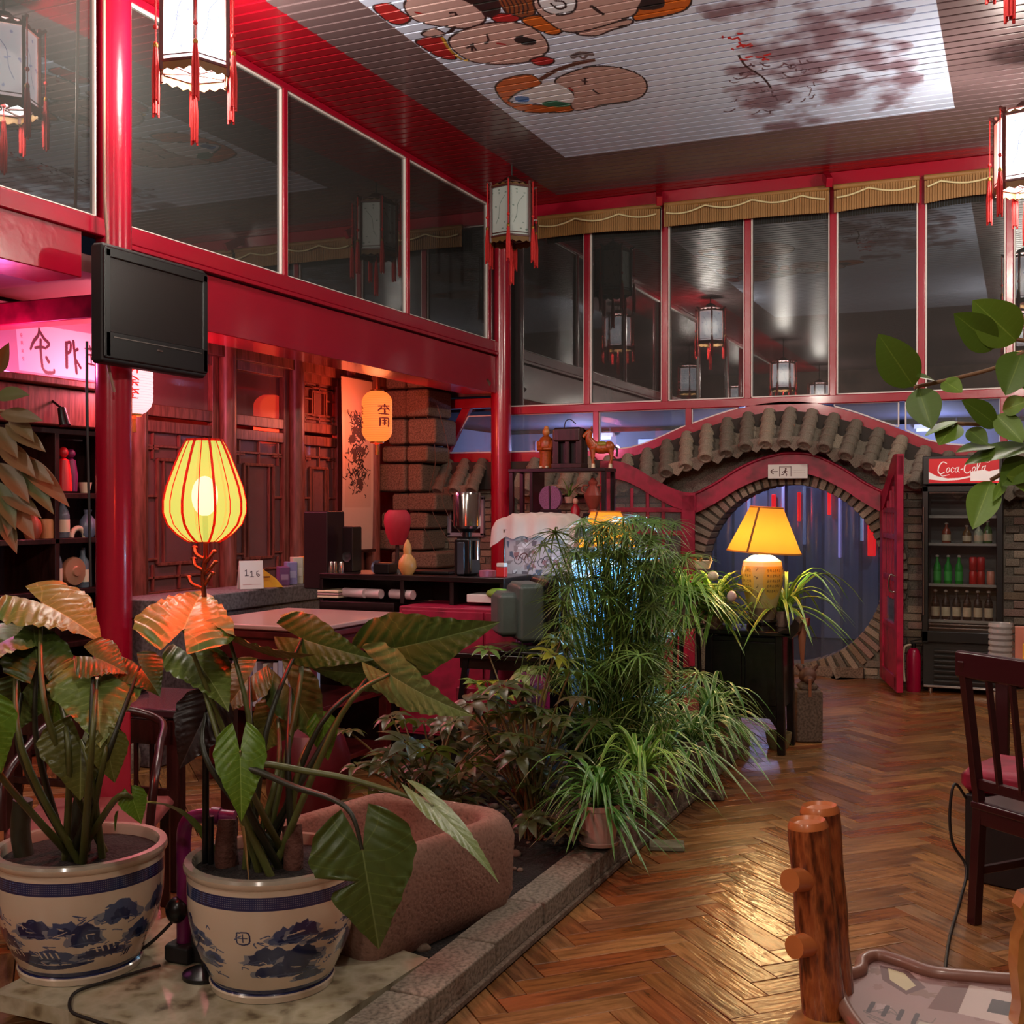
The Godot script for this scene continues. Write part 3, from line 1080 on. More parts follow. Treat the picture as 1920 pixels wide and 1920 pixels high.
		var w := struct("window_%d" % pane_no, mb().prism(p, 0.008, Transform3D(Basis(), G(0, 0, FZ - 0.034))), M.glass)
		pane_no += 1
		var f := mb()
		for k in p.size():
			var q := p[(k + 1) % p.size()]
			f.bar(G(p[k].x, p[k].y, FZ - 0.014), G(q.x, q.y, FZ - 0.014), 0.013, 0.016, 0.002, Vector3.BACK)
		part("glazing_bead", f, M.white_bead, w)
	# slanting end post beside the stone pier
	struct("trim_8", mb().bar(G(-5.62, 2.02, FZ - 0.02), G(-5.3, 2.6, FZ - 0.02), 0.09, 0.07, 0.006, Vector3.BACK), M.red)
	# red beam ends that poke through above the blinds
	for px in [1236, 1551]:
		var p := onz(px, 370 if px < 1400 else 335, FZ + 0.12)
		var t := solo("beam_end", mb().box(Vector3.ZERO, G(0.06, 0.09, 0.3), 0.008, Basis(Vector3.RIGHT, 0.5)), M.red, "red bracket tip above the bamboo blind joint, %s" % ["nearer the corner lantern", "nearer the fridge"][int(px > 1400)], "bracket", p)
		t.rotation.y = 0.3
	# rolled bamboo blinds with a cream cord
	var xs := [onz(1012, 420, FZ).x, onz(1247, 400, FZ).x, onz(1562, 370, FZ).x, onz(1730, 360, FZ).x, onz(1896, 340, FZ).x, 0.9, 1.8, 2.7, 3.5]
	var bam := mat(Color(0.68, 0.5, 0.28), 0.6, {"tex": noise(0.02, 90, [Color(0.7, 0.66, 0.6), Color(1, 1, 1)], 3), "scale": G(60, 1, 1)})
	var cord := mat(Color(0.84, 0.79, 0.6), 0.6)
	var which := ["beside the corner lantern", "in the middle, between the two red brackets", "past the second red bracket", "behind the fridge lantern", "first one hidden past the fridge lantern", "second one hidden past the fridge lantern", "third one hidden past the fridge lantern", "last one hidden past the fridge lantern"]
	for i in xs.size() - 1:
		var x0: float = xs[i] + 0.02
		var x1: float = xs[i + 1] - 0.02
		var o := thing("bamboo_blind", "rolled tan bamboo blind with wavy cream cord, " + which[i], "blind", G((x0 + x1) / 2, 4.34, FZ + 0.1), 0.0, "bamboo blinds along the top of the far glazing")
		var hw := (x1 - x0) / 2
		var n := int(hw * 2 / 0.022)
		var sl := mb()
		for k in n:
			var x := -hw + (k + 0.5) * hw * 2 / n
			var sag := 0.012 * sin(x * 2.2 + i) + 0.02 * (x / hw) * (x / hw)
			sl.box(G(x, -sag, 0.012 * sin(x * 5.0)), G(hw * 2 / n - 0.002, 0.2, 0.012), 0.003)
		part("slat", sl, bam, o).set_meta("kind", "stuff")
		part("roll", mb().tube([G(-hw, 0.1, -0.01), G(hw, 0.1, -0.01)], 0.025, 10), bam, o)
		var c := []
		var kk := int(hw * 2 / 0.03)
		for k in kk + 1:
			var x := lerpf(-hw + 0.03, hw - 0.03, float(k) / kk)
			c.append(G(x, 0.01 + 0.045 * (absf(cos(x * 7.0 + i)) - 1.0) * -1.0 - 0.02 * (x / hw) * (x / hw), 0.032))
		part("cord", mb().tube(c, 0.009, 6), cord, o)

# ------------------------------------------------------------------ the blue-lit passage outside the gate
func passage() -> void:
	var pale := mat(Color(0.5, 0.5, 0.54), 0.8)
	struct("wall_passage", mb().box(G(-2.6, 1.25, -14.3), G(8.0, 2.5, 0.2), 0), pale)
	struct("wall_passage_side", mb().box(G(1.0, 1.25, -12.8), G(0.2, 2.5, 3.0), 0), pale)
	struct("wall_passage_end", mb().box(G(-6.4, 1.25, -12.8), G(0.2, 2.5, 3.0), 0), pale)
	struct("floor_passage", mb().box(G(-2.7, -0.08, -12.8), G(7.6, 0.12, 3.2), 0), M.kerb2)
	struct("ceiling_passage", mb().box(G(-2.7, 2.6, -12.85), G(7.8, 0.08, 3.1), 0), mat(Color(0.3, 0.3, 0.36), 0.8))
	var tube_m := mat(Color.WHITE, 0.4, {"emit": Color(0.55, 0.7, 1.0), "energy": 2.0})
	var k := 0
	for x in [-5.0, -2.9, -0.9]:
		var o := thing("tube_lamp", ["bluish fluorescent tube outside the corner glazing", "bluish fluorescent tube in the passage behind the lamp with the orange shade", "bluish fluorescent tube in the passage behind the open red door leaf"][k], "lamp", G(x, 2.42, -14.1))
		part("housing", mb().box(G(0, 0.04, 0), G(0.5, 0.05, 0.08), 0.005), M.white, o)
		part("hanger", mb().tube([G(-0.2, 0.06, 0), G(-0.2, 0.15, 0)], 0.006, 5).tube([G(0.2, 0.06, 0), G(0.2, 0.15, 0)], 0.006, 5), M.steel, o)
		part("tube", mb().tube([G(-0.22, 0, 0.03), G(0.22, 0, 0.03)], 0.018, 10), tube_m, o)
		omni(G(x, 2.2, -13.6), Color(0.68, 0.74, 1.0), 0.8, 0.06)
		k += 1
	# a shop sign and red lights across the passage, seen blurred through the strips
	var red_m := mat(Color(0.9, 0.1, 0.1), 0.4, {"emit": Color(1.0, 0.08, 0.1), "energy": 0.9})
	var cyan := mat(Color(0.5, 0.9, 1.0), 0.4, {"emit": Color(0.4, 0.85, 1.0), "energy": 1.3})
	var e := [[-2.75, 1.45, 0.05, 0.5], [-2.45, 1.55, 0.04, 0.35], [-1.62, 1.35, 0.09, 0.75], [-1.2, 1.42, 0.05, 0.5], [-4.3, 2.1, 0.08, 0.45], [-2.1, 1.6, 0.04, 0.3]]
	for i in e.size():
		solo("neon_sign", mb().box(Vector3.ZERO, G(e[i][2], e[i][3], 0.05), 0.01), red_m, ["upright red neon bar far left of those behind the strips", "slim red neon bar second behind the plastic strips", "broadest red neon bar behind the plastic strips", "red neon bar nearest the open door leaf", "red neon bar seen through the transom by the corner column", "small red neon bar near the top of the round gate"][i].replace("far left of those ", ""), "neon sign", G(e[i][0], e[i][1], -14.15))
	for i in 6:  # glowing bars added only to give the curtain its coloured streaks
		solo("added_light_bar", mb().box(Vector3.ZERO, G(0.035, [0.5, 0.9, 0.7, 1.0, 0.6, 0.8][i], 0.03), 0.006), mat(Color.WHITE, 0.4, {"emit": [Color(0.5, 0.6, 1.0), Color(0.55, 0.4, 0.9), Color(0.6, 0.7, 1.0), Color(0.5, 0.4, 0.85), Color(0.6, 0.75, 1.0), Color(0.45, 0.5, 1.0)][i], "energy": 0.5}), ["added thin blue light bar just inside the lamp side of the round gate", "added thin violet light bar beside the orange shade behind the strips", "added thin pale blue light bar in the middle of the round gate", "added tall violet light bar behind the middle strips", "added thin pale blue light bar above the cyan sign", "added thin blue light bar beside the open red leaf"][i], "light bar", G(-3.05 + i * 0.33 + (0.08 if i % 2 else 0.0), 1.45, -14.16))
	solo("light_sign", mb().box(Vector3.ZERO, G(0.42, 0.1, 0.06), 0.01), cyan, "small cyan lit sign glowing behind the plastic strips", "sign", G(-1.3, 1.32, -14.1))
	for i in 3:
		solo("lit_window", mb().box(Vector3.ZERO, G([0.7, 0.55, 0.5][i], 0.4, 0.03), 0.005), mat(Color.WHITE, 0.5, {"emit": Color(0.45, 0.6, 1.0), "energy": 0.7}), ["blue lit window across the passage by the bronze figurines", "blue lit window across the passage above the tiled eave", "blue lit window across the passage beyond the corner column"][i], "window", G([-4.1, -2.75, -5.6][i], 2.2, -14.18))

# ------------------------------------------------------------------ eave tiles
func roof_tiles() -> void:
	var root := thing("tiled_eave", "undulating grey clay tile eave rising over the round gate", "roof", G(-1.98, 2.0, FZ))
	var cover := mb()
	for k in 4:   # overlapping barrel tiles, each a little wider at its lower end
		var rows := []
		for e in [[0.0, 0.056], [0.1, 0.068], [0.112, 0.073], [0.118, 0.056]]:
			var r := PackedVector3Array()
			for j in 11:
				var a := PI * (j / 10.0) - PI / 2
				r.push_back(G(sin(a) * e[1], cos(a) * e[1] * 1.05, k * 0.095 + e[0]))
			rows.append(r)
		cover.grid(rows, false, true)
	cover.lathe([V(0.001, 0.012), V(0.038, 0.012), V(0.044, 0.022), V(0.056, 0.022), V(0.066, 0.012), V(0.07, 0.0)], 18, Transform3D(Basis(G(1, 0, 0), G(0, 0, 1), G(0, -1, 0)), G(0, 0.005, 0.4)))
	var pan := mb()
	var rows := []
	for e in [0.0, 0.13, 0.26, 0.38]:
		var r := PackedVector3Array()
		for j in 9:
			var a := (j / 8.0 - 0.5) * 2.0
			r.push_back(G(a * 0.075, -0.045 + a * a * 0.035, e))
		rows.append(r)
	pan.grid(rows)
	var tp := PackedVector2Array()
	for q in [[-0.085, 0.03], [0.085, 0.03], [0.088, -0.015], [0.075, -0.04], [0.05, -0.058], [0.026, -0.08], [0, -0.1], [-0.026, -0.08], [-0.05, -0.058], [-0.075, -0.04], [-0.088, -0.015]]:
		tp.push_back(V(q[0], q[1]))
	var cm := cover.mesh()
	var pm := pan.mesh()
	var dm := mb().prism(tp, 0.018, Transform3D(Basis(Vector3.RIGHT, -0.62), G(0, 0.0, 0.375))).mesh()
	var x := -5.7
	var k := 0
	while x < 2.6:
		if absf(x + 4.86) < 0.17:   # the corner column stands here
			x += 0.098
			k += 1
			continue
		var y := step_fn(x, EAVE)
		var sl := (step_fn(x + 0.05, EAVE) - step_fn(x - 0.05, EAVE)) / 0.1
		var t := Transform3D(Basis(Vector3.BACK, atan(sl) * 0.55) * Basis(Vector3.RIGHT, 0.86 + rng.randf_range(-0.05, 0.05)), G(x, y - 0.015, FZ + 0.03) - root.position)
		if k % 2 == 0:
			var o := part("cover_tile", cm, M.tiles[rng.randi() % 3], root)
			o.transform = t
		else:
			var o := part("pan_tile", pm, M.tiles[rng.randi() % 3], root)
			o.transform = t
			part("drip_tile", dm, M.tiles[rng.randi() % 3], o)
		x += 0.098
		k += 1
	# plain course under the tiles that closes the eave to the wall
	var p := PackedVector2Array()
	for i in 61:
		var xx := lerpf(-6.0, 3.5, i / 60.0)
		p.push_back(V(xx, step_fn(xx, EAVE) - 0.02))
	for i in 61:
		var xx := lerpf(3.5, -6.0, i / 60.0)
		p.push_back(V(xx, step_fn(xx, EAVE) - 0.3))
	part("backing_course", mb().prism(p, 0.09, Transform3D(Basis(), G(0, 0, FZ))), mat(Color(0.2, 0.17, 0.15), 0.9), root, true)

# ------------------------------------------------------------------ red gate: curved lintel, two open leaves, plastic strips, exit sign
func gate() -> void:
	var crown := [V(-2.95, 1.66), V(-2.75, 1.73), V(-2.4, 1.93), V(-2.1, 2.03), V(-1.93, 2.045), V(-1.75, 2.02), V(-1.5, 1.9), V(-1.25, 1.74), V(-1.1, 1.68)]
	var p := PackedVector2Array()
	for i in 41:
		var x := lerpf(-2.95, -1.1, i / 40.0)
		p.push_back(V(x, step_fn(x, crown)))
	for i in 41:
		var x := lerpf(-1.1, -2.95, i / 40.0)
		p.push_back(V(x, step_fn(x, crown) - 0.19))
	var f := thing("arched_gateway", "dark red curved timber lintel over the brick arch of the round gate", "gateway", G(-2.02, 1.5, FZ))
	part("lintel", mb().prism(p, 0.09, Transform3D(Basis(), G(0, 0, FZ + 0.03))), M.red_matte, f, true)
	part("moulding", mb().tube(range(41).map(func(i): return G(lerpf(-2.93, -1.12, i / 40.0), step_fn(lerpf(-2.93, -1.12, i / 40.0), crown) - 0.005, FZ + 0.125)), 0.014, 6), M.red_matte, f, true)
	# leaves: x runs from the hinge to the meeting stile, the top is half of the crown
	var leafp := func(inset: float) -> PackedVector2Array:
		var q := PackedVector2Array([V(inset, 0.03 + inset), V(0.9 - inset, 0.03 + inset)])
		for i in 21:
			var x := lerpf(0.9 - inset, inset, i / 20.0)
			q.push_back(V(x, step_fn(x, [V(0, 1.68), V(0.15, 1.7), V(0.35, 1.79), V(0.6, 1.93), V(0.75, 1.98), V(0.9, 1.98)]) - inset * 1.1))
		return q
	for s in [0, 1]:
		var hinge := G(-2.86, 0, FZ + 0.12) if s == 0 else G(-1.15, 0, FZ + 0.1)
		var free := G(-3.66, 0, FZ + 0.52) if s == 0 else G(-0.93, 0, FZ + 0.95)
		var dir := (free - hinge).normalized()
		var o := thing("gate_leaf", ["red gate leaf swung back against the wall beside the curio shelf", "red gate leaf standing open beside the drinks fridge"][s], "door", hinge, atan2(-dir.z, dir.x))
		var outer: PackedVector2Array = leafp.call(0.0)
		var inner: PackedVector2Array = leafp.call(0.1)
		# frame: stiles, bottom rail and the curved top rail
		var fr := mb().box(G(0.065, 0.85, 0), G(0.13, 1.62, 0.055), 0.006).box(G(0.835, 1.0, 0), G(0.13, 1.94, 0.055), 0.006).box(G(0.45, 0.09, 0), G(0.8, 0.12, 0.055), 0.006)
		var top := PackedVector2Array()
		for i in 21:
			top.push_back(outer[2 + i])
		for i in 21:
			top.push_back(V(outer[22 - i].x, outer[22 - i].y - 0.17))
		fr.prism(top, 0.055, Transform3D(Basis(), G(0, 0, -0.0275)))
		part("frame", fr, M.red_matte, o)
		for y in [0.55, 0.95, 1.3, 1.52]:
			part("rail", mb().box(G(0.45, y, 0), G(0.72, 0.045, 0.04), 0.004), M.red_matte, o)
		for x in [0.3, 0.45, 0.6]:
			part("glazing_bar", mb().box(G(x, 1.25, 0), G(0.03, 0.95, 0.035), 0.004), M.red_matte, o)
		part("lower_panel", mb().box(G(0.45, 0.34, 0), G(0.74, 0.4, 0.02), 0.004), M.red_matte, o)
		part("pane", mb().prism(inner, 0.006), M.glass, o)
		part("handle", mb().tube(spline([G(0.85, 0.98, 0.03), G(0.85, 0.99, 0.07), G(0.85, 0.92, 0.08), G(0.85, 0.86, 0.07), G(0.85, 0.85, 0.03)]), 0.009, 6), M.steel, o)
		part("hinge", mb().tube([G(0, 0.3, 0.02), G(0, 0.42, 0.02)], 0.014, 8).tube([G(0, 1.4, 0.02), G(0, 1.52, 0.02)], 0.014, 8), M.steel, o)
	# PVC strips hung inside the opening
	var cur := thing("strip_curtain", "clear plastic strip curtain filling the round gate, tinted by blue light", "curtain", G(GX, 0, FZ - 0.24))
	var pvcs := [mat(Color(0.3, 0.31, 0.36), 0.1, {"alpha": 0.5}), mat(Color(0.38, 0.4, 0.46), 0.14, {"alpha": 0.4}), mat(Color(0.24, 0.25, 0.3), 0.1, {"alpha": 0.6})]
	for i in 11:
		var x := -0.85 + i * 0.17
		var rows := []
		for y in [0.02, 0.5, 1.0, 1.5, 1.95]:
			var r := PackedVector3Array()
			for j in 7:
				var a := j / 6.0 - 0.5
				r.push_back(G(x + a * 0.2, y, 0.02 * (i % 2) - 0.05 * a * a * (1 if i % 3 else -1) + 0.006 * sin(y * 3.0 + i)))
			rows.append(r)
		part("strip", mb().grid(rows), pvcs[(i * 2 + i / 3) % 3], cur)
	part("rail", mb().box(G(0, 1.97, 0), G(1.9, 0.03, 0.05), 0.004), M.steel, cur)
	# exit sign on the arch
	var pa := Paint.new(256, 96, Color(0.86, 0.83, 0.81))
	var ik := Color(0.28, 0.13, 0.12)
	pa.line([V(18, 48), V(62, 48)], 6, ik)
	pa.line([V(34, 32), V(18, 48), V(34, 64)], 6, ik)
	pa.line([V(76, 14), V(76, 80)], 5, ik).line([V(76, 16), V(150, 16)], 5, ik).line([V(150, 14), V(150, 80)], 5, ik)
	pa.disc(V(116, 30), 6, ik)
	pa.line([V(114, 40), V(110, 56)], 9, ik).line([V(110, 56), V(122, 66), V(118, 80)], 5, ik).line([V(108, 56), V(100, 68), V(88, 70)], 5, ik).line([V(114, 42), V(130, 52)], 4, ik).line([V(112, 42), V(98, 50), V(96, 58)], 4, ik)
	for i in 9:
		pa.line([V(162 + i * 9, 40), V(167 + i * 9, 40)], 2.5, Color(0.55, 0.45, 0.44))
		pa.line([V(162 + i * 9, 56), V(166 + i * 9, 56)], 2.5, Color(0.6, 0.5, 0.49))
	var sg := onz(1477, 884, FZ + 0.14)
	var o := thing("exit_sign", "small white exit sign with an arrow and running figure on the arch", "sign", sg)
	part("plate", mb().box(Vector3.ZERO, G(0.36, 0.13, 0.012), 0.003), M.white, o)
	part("print", mb().quad(G(-0.178, -0.063, 0.0075), G(0.178, -0.063, 0.0075), G(0.178, 0.063, 0.0075), G(-0.178, 0.063, 0.0075)), mat(Color.WHITE, 0.5, {"tex": pa.tex()}), o)

# ------------------------------------------------------------------ the bar behind the planter
func paper_lantern(at: Vector3, r: float, h: float, m: Material, label: String, drop: float, text := Color(0.3, 0.08, 0.06)) -> Node3D:
	var o := thing("paper_lantern", label, "lantern", at)
	var prof := []
	var n := 26
	for i in n + 1:
		var y := h * (0.5 - float(i) / n)
		var k := absf(y) / (h * 0.5)
		var rr := r * (1.0 if k < 0.55 else sqrt(maxf(0.0, 1.0 - pow((k - 0.55) / 0.5, 2.0))))
		prof.append(V(rr + (0.0025 if i % 2 else 0.0), -y))
	part("paper_shade", mb().lathe(prof, 28), m, o)
	part("rim", mb().lathe([V(r * 0.42, h / 2 - 0.012), V(r * 0.46, h / 2 - 0.012), V(r * 0.46, h / 2 + 0.012), V(r * 0.42, h / 2 + 0.012)], 20).lathe([V(r * 0.42, -h / 2 - 0.012), V(r * 0.46, -h / 2 - 0.012), V(r * 0.46, -h / 2 + 0.012), V(r * 0.42, -h / 2 + 0.012)], 20), M.gold, o)
	part("cord", mb().tube([G(0, h / 2, 0), G(0, h / 2 + drop, 0)], 0.006, 6), M.gold, o)
	part("tail", mb().tube([G(0, -h / 2, 0), G(0, -h / 2 - 0.03, 0)], 0.02, 8).tube([G(0, -h / 2 - 0.03, 0), G(0, -h / 2 - 0.12, 0)], [0.016, 0.022], 8), M.gold, o)
	return o

func glyph(pa: Paint, at: Vector2, s: float, k: int, c: Color, w := 0.1) -> void:
	var sets := [
		[[0.5, 0, 0.5, 0.3], [0.1, 0.2, 0.9, 0.16], [0.3, 0.3, 0.1, 0.65], [0.65, 0.28, 0.9, 0.6], [0.2, 0.5, 0.8, 0.46], [0.5, 0.46, 0.5, 1.0], [0.15, 0.95, 0.85, 0.98]],
		[[0.2, 0.1, 0.2, 0.9], [0.2, 0.1, 0.8, 0.08], [0.8, 0.08, 0.8, 0.95], [0.35, 0.35, 0.65, 0.33], [0.35, 0.6, 0.65, 0.58], [0.5, 0.2, 0.5, 0.8]],
		[[0.5, 0, 0.2, 0.4], [0.5, 0.05, 0.9, 0.4], [0.3, 0.45, 0.7, 0.42], [0.5, 0.42, 0.5, 0.95], [0.1, 0.7, 0.9, 0.66], [0.25, 0.8, 0.15, 0.98], [0.7, 0.78, 0.85, 0.95]],
	]
	for st in sets[k % 3]:
		pa.line([at + V(st[0], st[1]) * s, at + V((st[0] + st[2]) / 2 + 0.02, (st[1] + st[3]) / 2) * s, at + V(st[2], st[3]) * s], s * w, c, 0.4)

func lattice_door(z0: float, z1: float, label: String) -> void:
	var w := absf(z1 - z0)
	var o := thing("lattice_door", label, "door", G(-6.05, 0, (z0 + z1) / 2), 0.0, "wooden lattice doors along the bar wall")
	var h := w / 2
	part("stile", mb().box(G(0, 1.39, h - 0.04), G(0.06, 2.78, 0.08), 0.006), M.lattice_wood, o)
	part("stile", mb().box(G(0, 1.39, -h + 0.04), G(0.06, 2.78, 0.08), 0.006), M.lattice_wood, o)
	for y in [0.06, 0.86, 2.16, 2.28, 2.74]:
		part("rail", mb().box(G(0, y, 0), G(0.055, 0.09, w - 0.16), 0.006), M.lattice_wood, o)
	part("skirt_panel", mb().box(G(-0.005, 0.46, 0), G(0.03, 0.7, w - 0.17), 0.004), M.lattice_wood, o)
	part("pane", mb().box(G(-0.02, 1.51, 0), G(0.006, 1.22, w - 0.17), 0), M.smoked, o)
	part("pane", mb().box(G(-0.02, 2.51, 0), G(0.006, 0.38, w - 0.17), 0), M.smoked, o)
	# stepped key lattice: inner frame tied to the outer one by short bars
	for b in ([[0.91, 2.11], [2.33, 2.69]] if w < 0.8 else [[0.91, 2.11]]):
		var l := mb()
		var y0: float = b[0]
		var y1: float = b[1]
		var i1 := 0.2 if y1 - y0 > 0.6 else 0.07
		var zi := h - 0.08 - (0.13 if y1 - y0 > 0.6 else 0.16)
		for s in [-1.0, 1.0]:
			l.box(G(0, (y0 + y1) / 2, s * zi), G(0.026, y1 - y0 - i1 * 2, 0.024), 0.003)
			l.box(G(0, (y0 + y1) / 2, s * zi * 0.72), G(0.024, y1 - y0 - i1 * 2, 0.016), 0.003)
			l.box(G(0, (y0 + y1) / 2 + s * ((y1 - y0) / 2 - i1), 0), G(0.026, 0.024, zi * 2), 0.003)
			l.box(G(0, (y0 + y1) / 2 + s * ((y1 - y0) / 2 - i1 * 0.5), 0), G(0.024, 0.018, w - 0.17), 0.003)
			for q in [-0.55, 0.0, 0.55]:
				l.box(G(0, (y0 + y1) / 2 + s * ((y1 - y0) / 2 - i1 * 0.5), q * h * 1.2), G(0.024, i1, 0.018), 0.003)
			for q in [-0.3, 0.1, 0.4]:
				l.box(G(0, (y0 + y1) / 2 + q * (y1 - y0), s * (zi + 0.07)), G(0.024, 0.018, 0.15), 0.003)
		part("lattice", l, M.lattice_wood, o)

func bottle_mesh(r: float, h: float) -> MB:
	return mb().lathe([V(0.001, 0), V(r * 0.9, 0), V(r, 0.012), V(r, h * 0.55), V(r * 0.85, h * 0.66), V(r * 0.36, h * 0.8), V(r * 0.33, h * 0.96), V(r * 0.42, h * 0.965), V(r * 0.42, h), V(0.001, h)], 14)
func bottle(called: String, at: Vector3, r: float, h: float, m: Material, label_m: Material, cap_m: Material, label: String, group := "") -> Node3D:
	var o := thing(called, label, "bottle", at, 0.0, group)
	part("glass", bottle_mesh(r, h), m, o)
	part("paper_label", mb().lathe([V(r * 1.01, h * 0.14), V(r * 1.015, h * 0.15), V(r * 1.015, h * 0.44), V(r * 1.01, h * 0.45)], 14), label_m, o)
	part("cap", mb().lathe([V(r * 0.44, h * 0.95), V(r * 0.46, h), V(0.001, h + 0.006)], 12), cap_m, o)
	return o

func bar_area() -> void:
	M.smoked = mat(Color(0.55, 0.38, 0.38), 0.06, {"alpha": 0.6})
	M.glow_pink = mat(Color(0.9, 0.6, 0.6), 0.5, {"emit": Color(1.0, 0.62, 0.62), "energy": 0.95})
	# wooden posts, doors
	lattice_door(-6.9, -7.82, "lattice door nearest the glossy column, behind the egg-shaped lamp")
	lattice_door(-7.98, -8.82, "lattice door with the dim red lantern shining through its upper pane")
	lattice_door(-8.98, -9.7, "narrow lattice door beside the hanging ink scroll")
	var k := 0
	for z in [-6.82, -7.9, -8.9, -9.78, -10.25]:
		solo("wood_post", mb().lathe([V(0.075, 0), V(0.075, 2.86)], 16), M.lattice_wood, ["varnished round post beside the curio cabinet wall", "varnished round post between the first and second lattice doors", "varnished round post between the second and narrow lattice doors", "varnished round post by the scroll painting", "varnished round post beside the rough stone pier"][k], "post", G(-6.0, 0, z))
		k += 1
	struct("trim_9", mb().box(G(-6.03, 2.82, -8.6), G(0.12, 0.1, 4.0), 0.006), M.lattice_wood)
	struct("wall_bar_panel", mb().box(G(-6.1, 1.4, -10.05), G(0.06, 2.8, 0.6), 0), M.lattice_wood)
	# lanterns
	var pa := Paint.new(256, 256, Color(1.0, 0.6, 0.32))
	for y in range(0, 256, 10):
		pa.im.fill_rect(Rect2i(0, y, 256, 1), Color(0.85, 0.38, 0.26))
	for i in 3:
		for j in 2:
			glyph(pa, V(20 + i * 86, 78 + j * 56), 44, i + j, Color(0.35, 0.1, 0.08), 0.14)
	var warm := mat(Color(0.9, 0.5, 0.35), 0.6, {"tex": pa.tex(), "etex": pa.tex(), "emit": Color(1.0, 0.85, 0.7), "energy": 1.0})
	var p := onx(707, 781, -5.5)
	var o := paper_lantern(p, 0.14, 0.47, warm, "glowing orange paper lantern with brushed characters hanging in front of the ink scroll", 2.86 - p.y)
	omni(Vector3.ZERO, Color(1.0, 0.46, 0.32), 0.5, 0.08, o)
	var pb := Paint.new(256, 256, Color(1.0, 0.86, 0.86))
	for y in range(0, 256, 9):
		pb.im.fill_rect(Rect2i(0, y, 256, 1), Color(0.9, 0.7, 0.72))
	for i in 3:
		for j in 4:
			glyph(pb, V(10 + i * 86, 40 + j * 40), 34, i + j, Color(0.85, 0.15, 0.12), 0.12)
	var pink := mat(Color(0.9, 0.8, 0.8), 0.6, {"tex": pb.tex(), "etex": pb.tex(), "emit": Color(1.0, 0.88, 0.9), "energy": 1.25})
	p = onx(250, 712, -5.45)
	o = paper_lantern(p, 0.125, 0.46, pink, "pale pink lit paper lantern with red writing half hidden by the column", 2.86 - p.y)
	omni(Vector3.ZERO, Color(1.0, 0.47, 0.55), 2.0, 0.08, o)
	p = onx(506, 787, -6.5)
	o = paper_lantern(p, 0.15, 0.46, mat(Color(0.8, 0.25, 0.2), 0.6, {"emit": Color(1.0, 0.2, 0.12), "energy": 2.6}), "dim red paper lantern behind the glass of the middle lattice door", 2.86 - p.y)
	omni(Vector3.ZERO, Color(1.0, 0.2, 0.15), 0.3, 0.08, o)
	# pink-violet tube at the side of the cabinet
	var tb := thing("neon_tube", "violet glowing tube in the corner beside the calligraphy panel", "lamp", onx(16, 700, -5.75))
	part("tube", mb().tube([G(0, -0.12, 0.1), G(0, 0.14, 0.1)], 0.022, 12), mat(Color.WHITE, 0.4, {"emit": Color(0.85, 0.5, 1.0), "energy": 1.6}), tb)
	part("holder", mb().box(G(-0.03, 0.01, 0.1), G(0.03, 0.34, 0.07), 0.006), M.white, tb)
	omni(G(0.12, 0.05, 0.16), Color(0.8, 0.36, 0.66), 0.6, 0.06, tb)
	# calligraphy panel
	var cal := Paint.new(512, 256, Color(0.5, 0.4, 0.48))
	cal.poly([V(84, 52), V(500, 46), V(500, 214), V(84, 214)], Color(0.74, 0.64, 0.68))
	var ik := Color(0.16, 0.07, 0.12)
	cal.line([V(196, 62), V(190, 84), V(164, 110), V(146, 138)], 13, ik, 0.3).line([V(196, 66), V(216, 92), V(240, 108), V(228, 122)], 13, ik, 0.3)
	cal.line([V(200, 100), V(196, 140), V(198, 190)], 12, ik).line([V(170, 130), V(200, 124), V(222, 126)], 10, ik).line([V(196, 190), V(214, 208), V(252, 206), V(256, 196)], 13, ik, 0.3).line([V(222, 158), V(232, 172)], 13, ik)
	cal.line([V(330, 96), V(322, 180)], 15, ik).line([V(330, 96), V(352, 92), V(348, 120), V(334, 130)], 12, ik).line([V(368, 86), V(372, 196)], 13, ik).line([V(368, 120), V(390, 110)], 11, ik).line([V(374, 150), V(396, 176)], 11, ik)
	glyph(cal, V(420, 90), 70, 0, ik, 0.1)
	for i in 4:
		glyph(cal, V(100, 88 + i * 26), 14, i, Color(0.4, 0.25, 0.32), 0.14)
	var a := onx(8, 573, -5.85)
	var b := onx(205, 610, -5.85)
	var wz := absf(a.z - b.z)
	o = thing("calligraphy_panel", "wide calligraphy panel with black brush characters above the curio cabinet", "picture", G(-5.9, 2.33, (a.z + b.z) / 2))
	o.rotation.z = 0.1
	part("board", mb().box(G(0, 0.26, 0), G(0.025, 0.54, wz), 0.004), mat(Color(0.5, 0.34, 0.4), 0.5), o)
	part("sheet", mb().quad(G(0.014, 0.01, wz / 2 - 0.015), G(0.014, 0.01, -wz / 2 + 0.015), G(0.014, 0.51, -wz / 2 + 0.015), G(0.014, 0.51, wz / 2 - 0.015)), mat(Color.WHITE, 0.6, {"tex": cal.tex()}), o)
	# curio cabinet
	var z0 := -6.28
	var z1 := -4.3
	o = thing("curio_cabinet", "tall dark wooden cabinet of open shelves full of curios beside the column", "cabinet", G(-5.8, 0, (z0 + z1) / 2))
	var hz := (z1 - z0) / 2
	part("back_panel", mb().box(G(-0.17, 1.0, 0), G(0.02, 2.0, hz * 2), 0.002), M.dark_wood, o)
	for y in [0.03, 0.66, 1.0, 1.33, 1.62, 2.03]:
		part("shelf", mb().box(G(0, y, 0), G(0.36, 0.035, hz * 2), 0.004), M.dark_wood, o)
	for z in [-hz, -0.38, 0.1, 0.55, hz]:
		part("upright", mb().box(G(0, 1.02, z), G(0.36, 2.0, 0.04), 0.004), M.dark_wood, o)
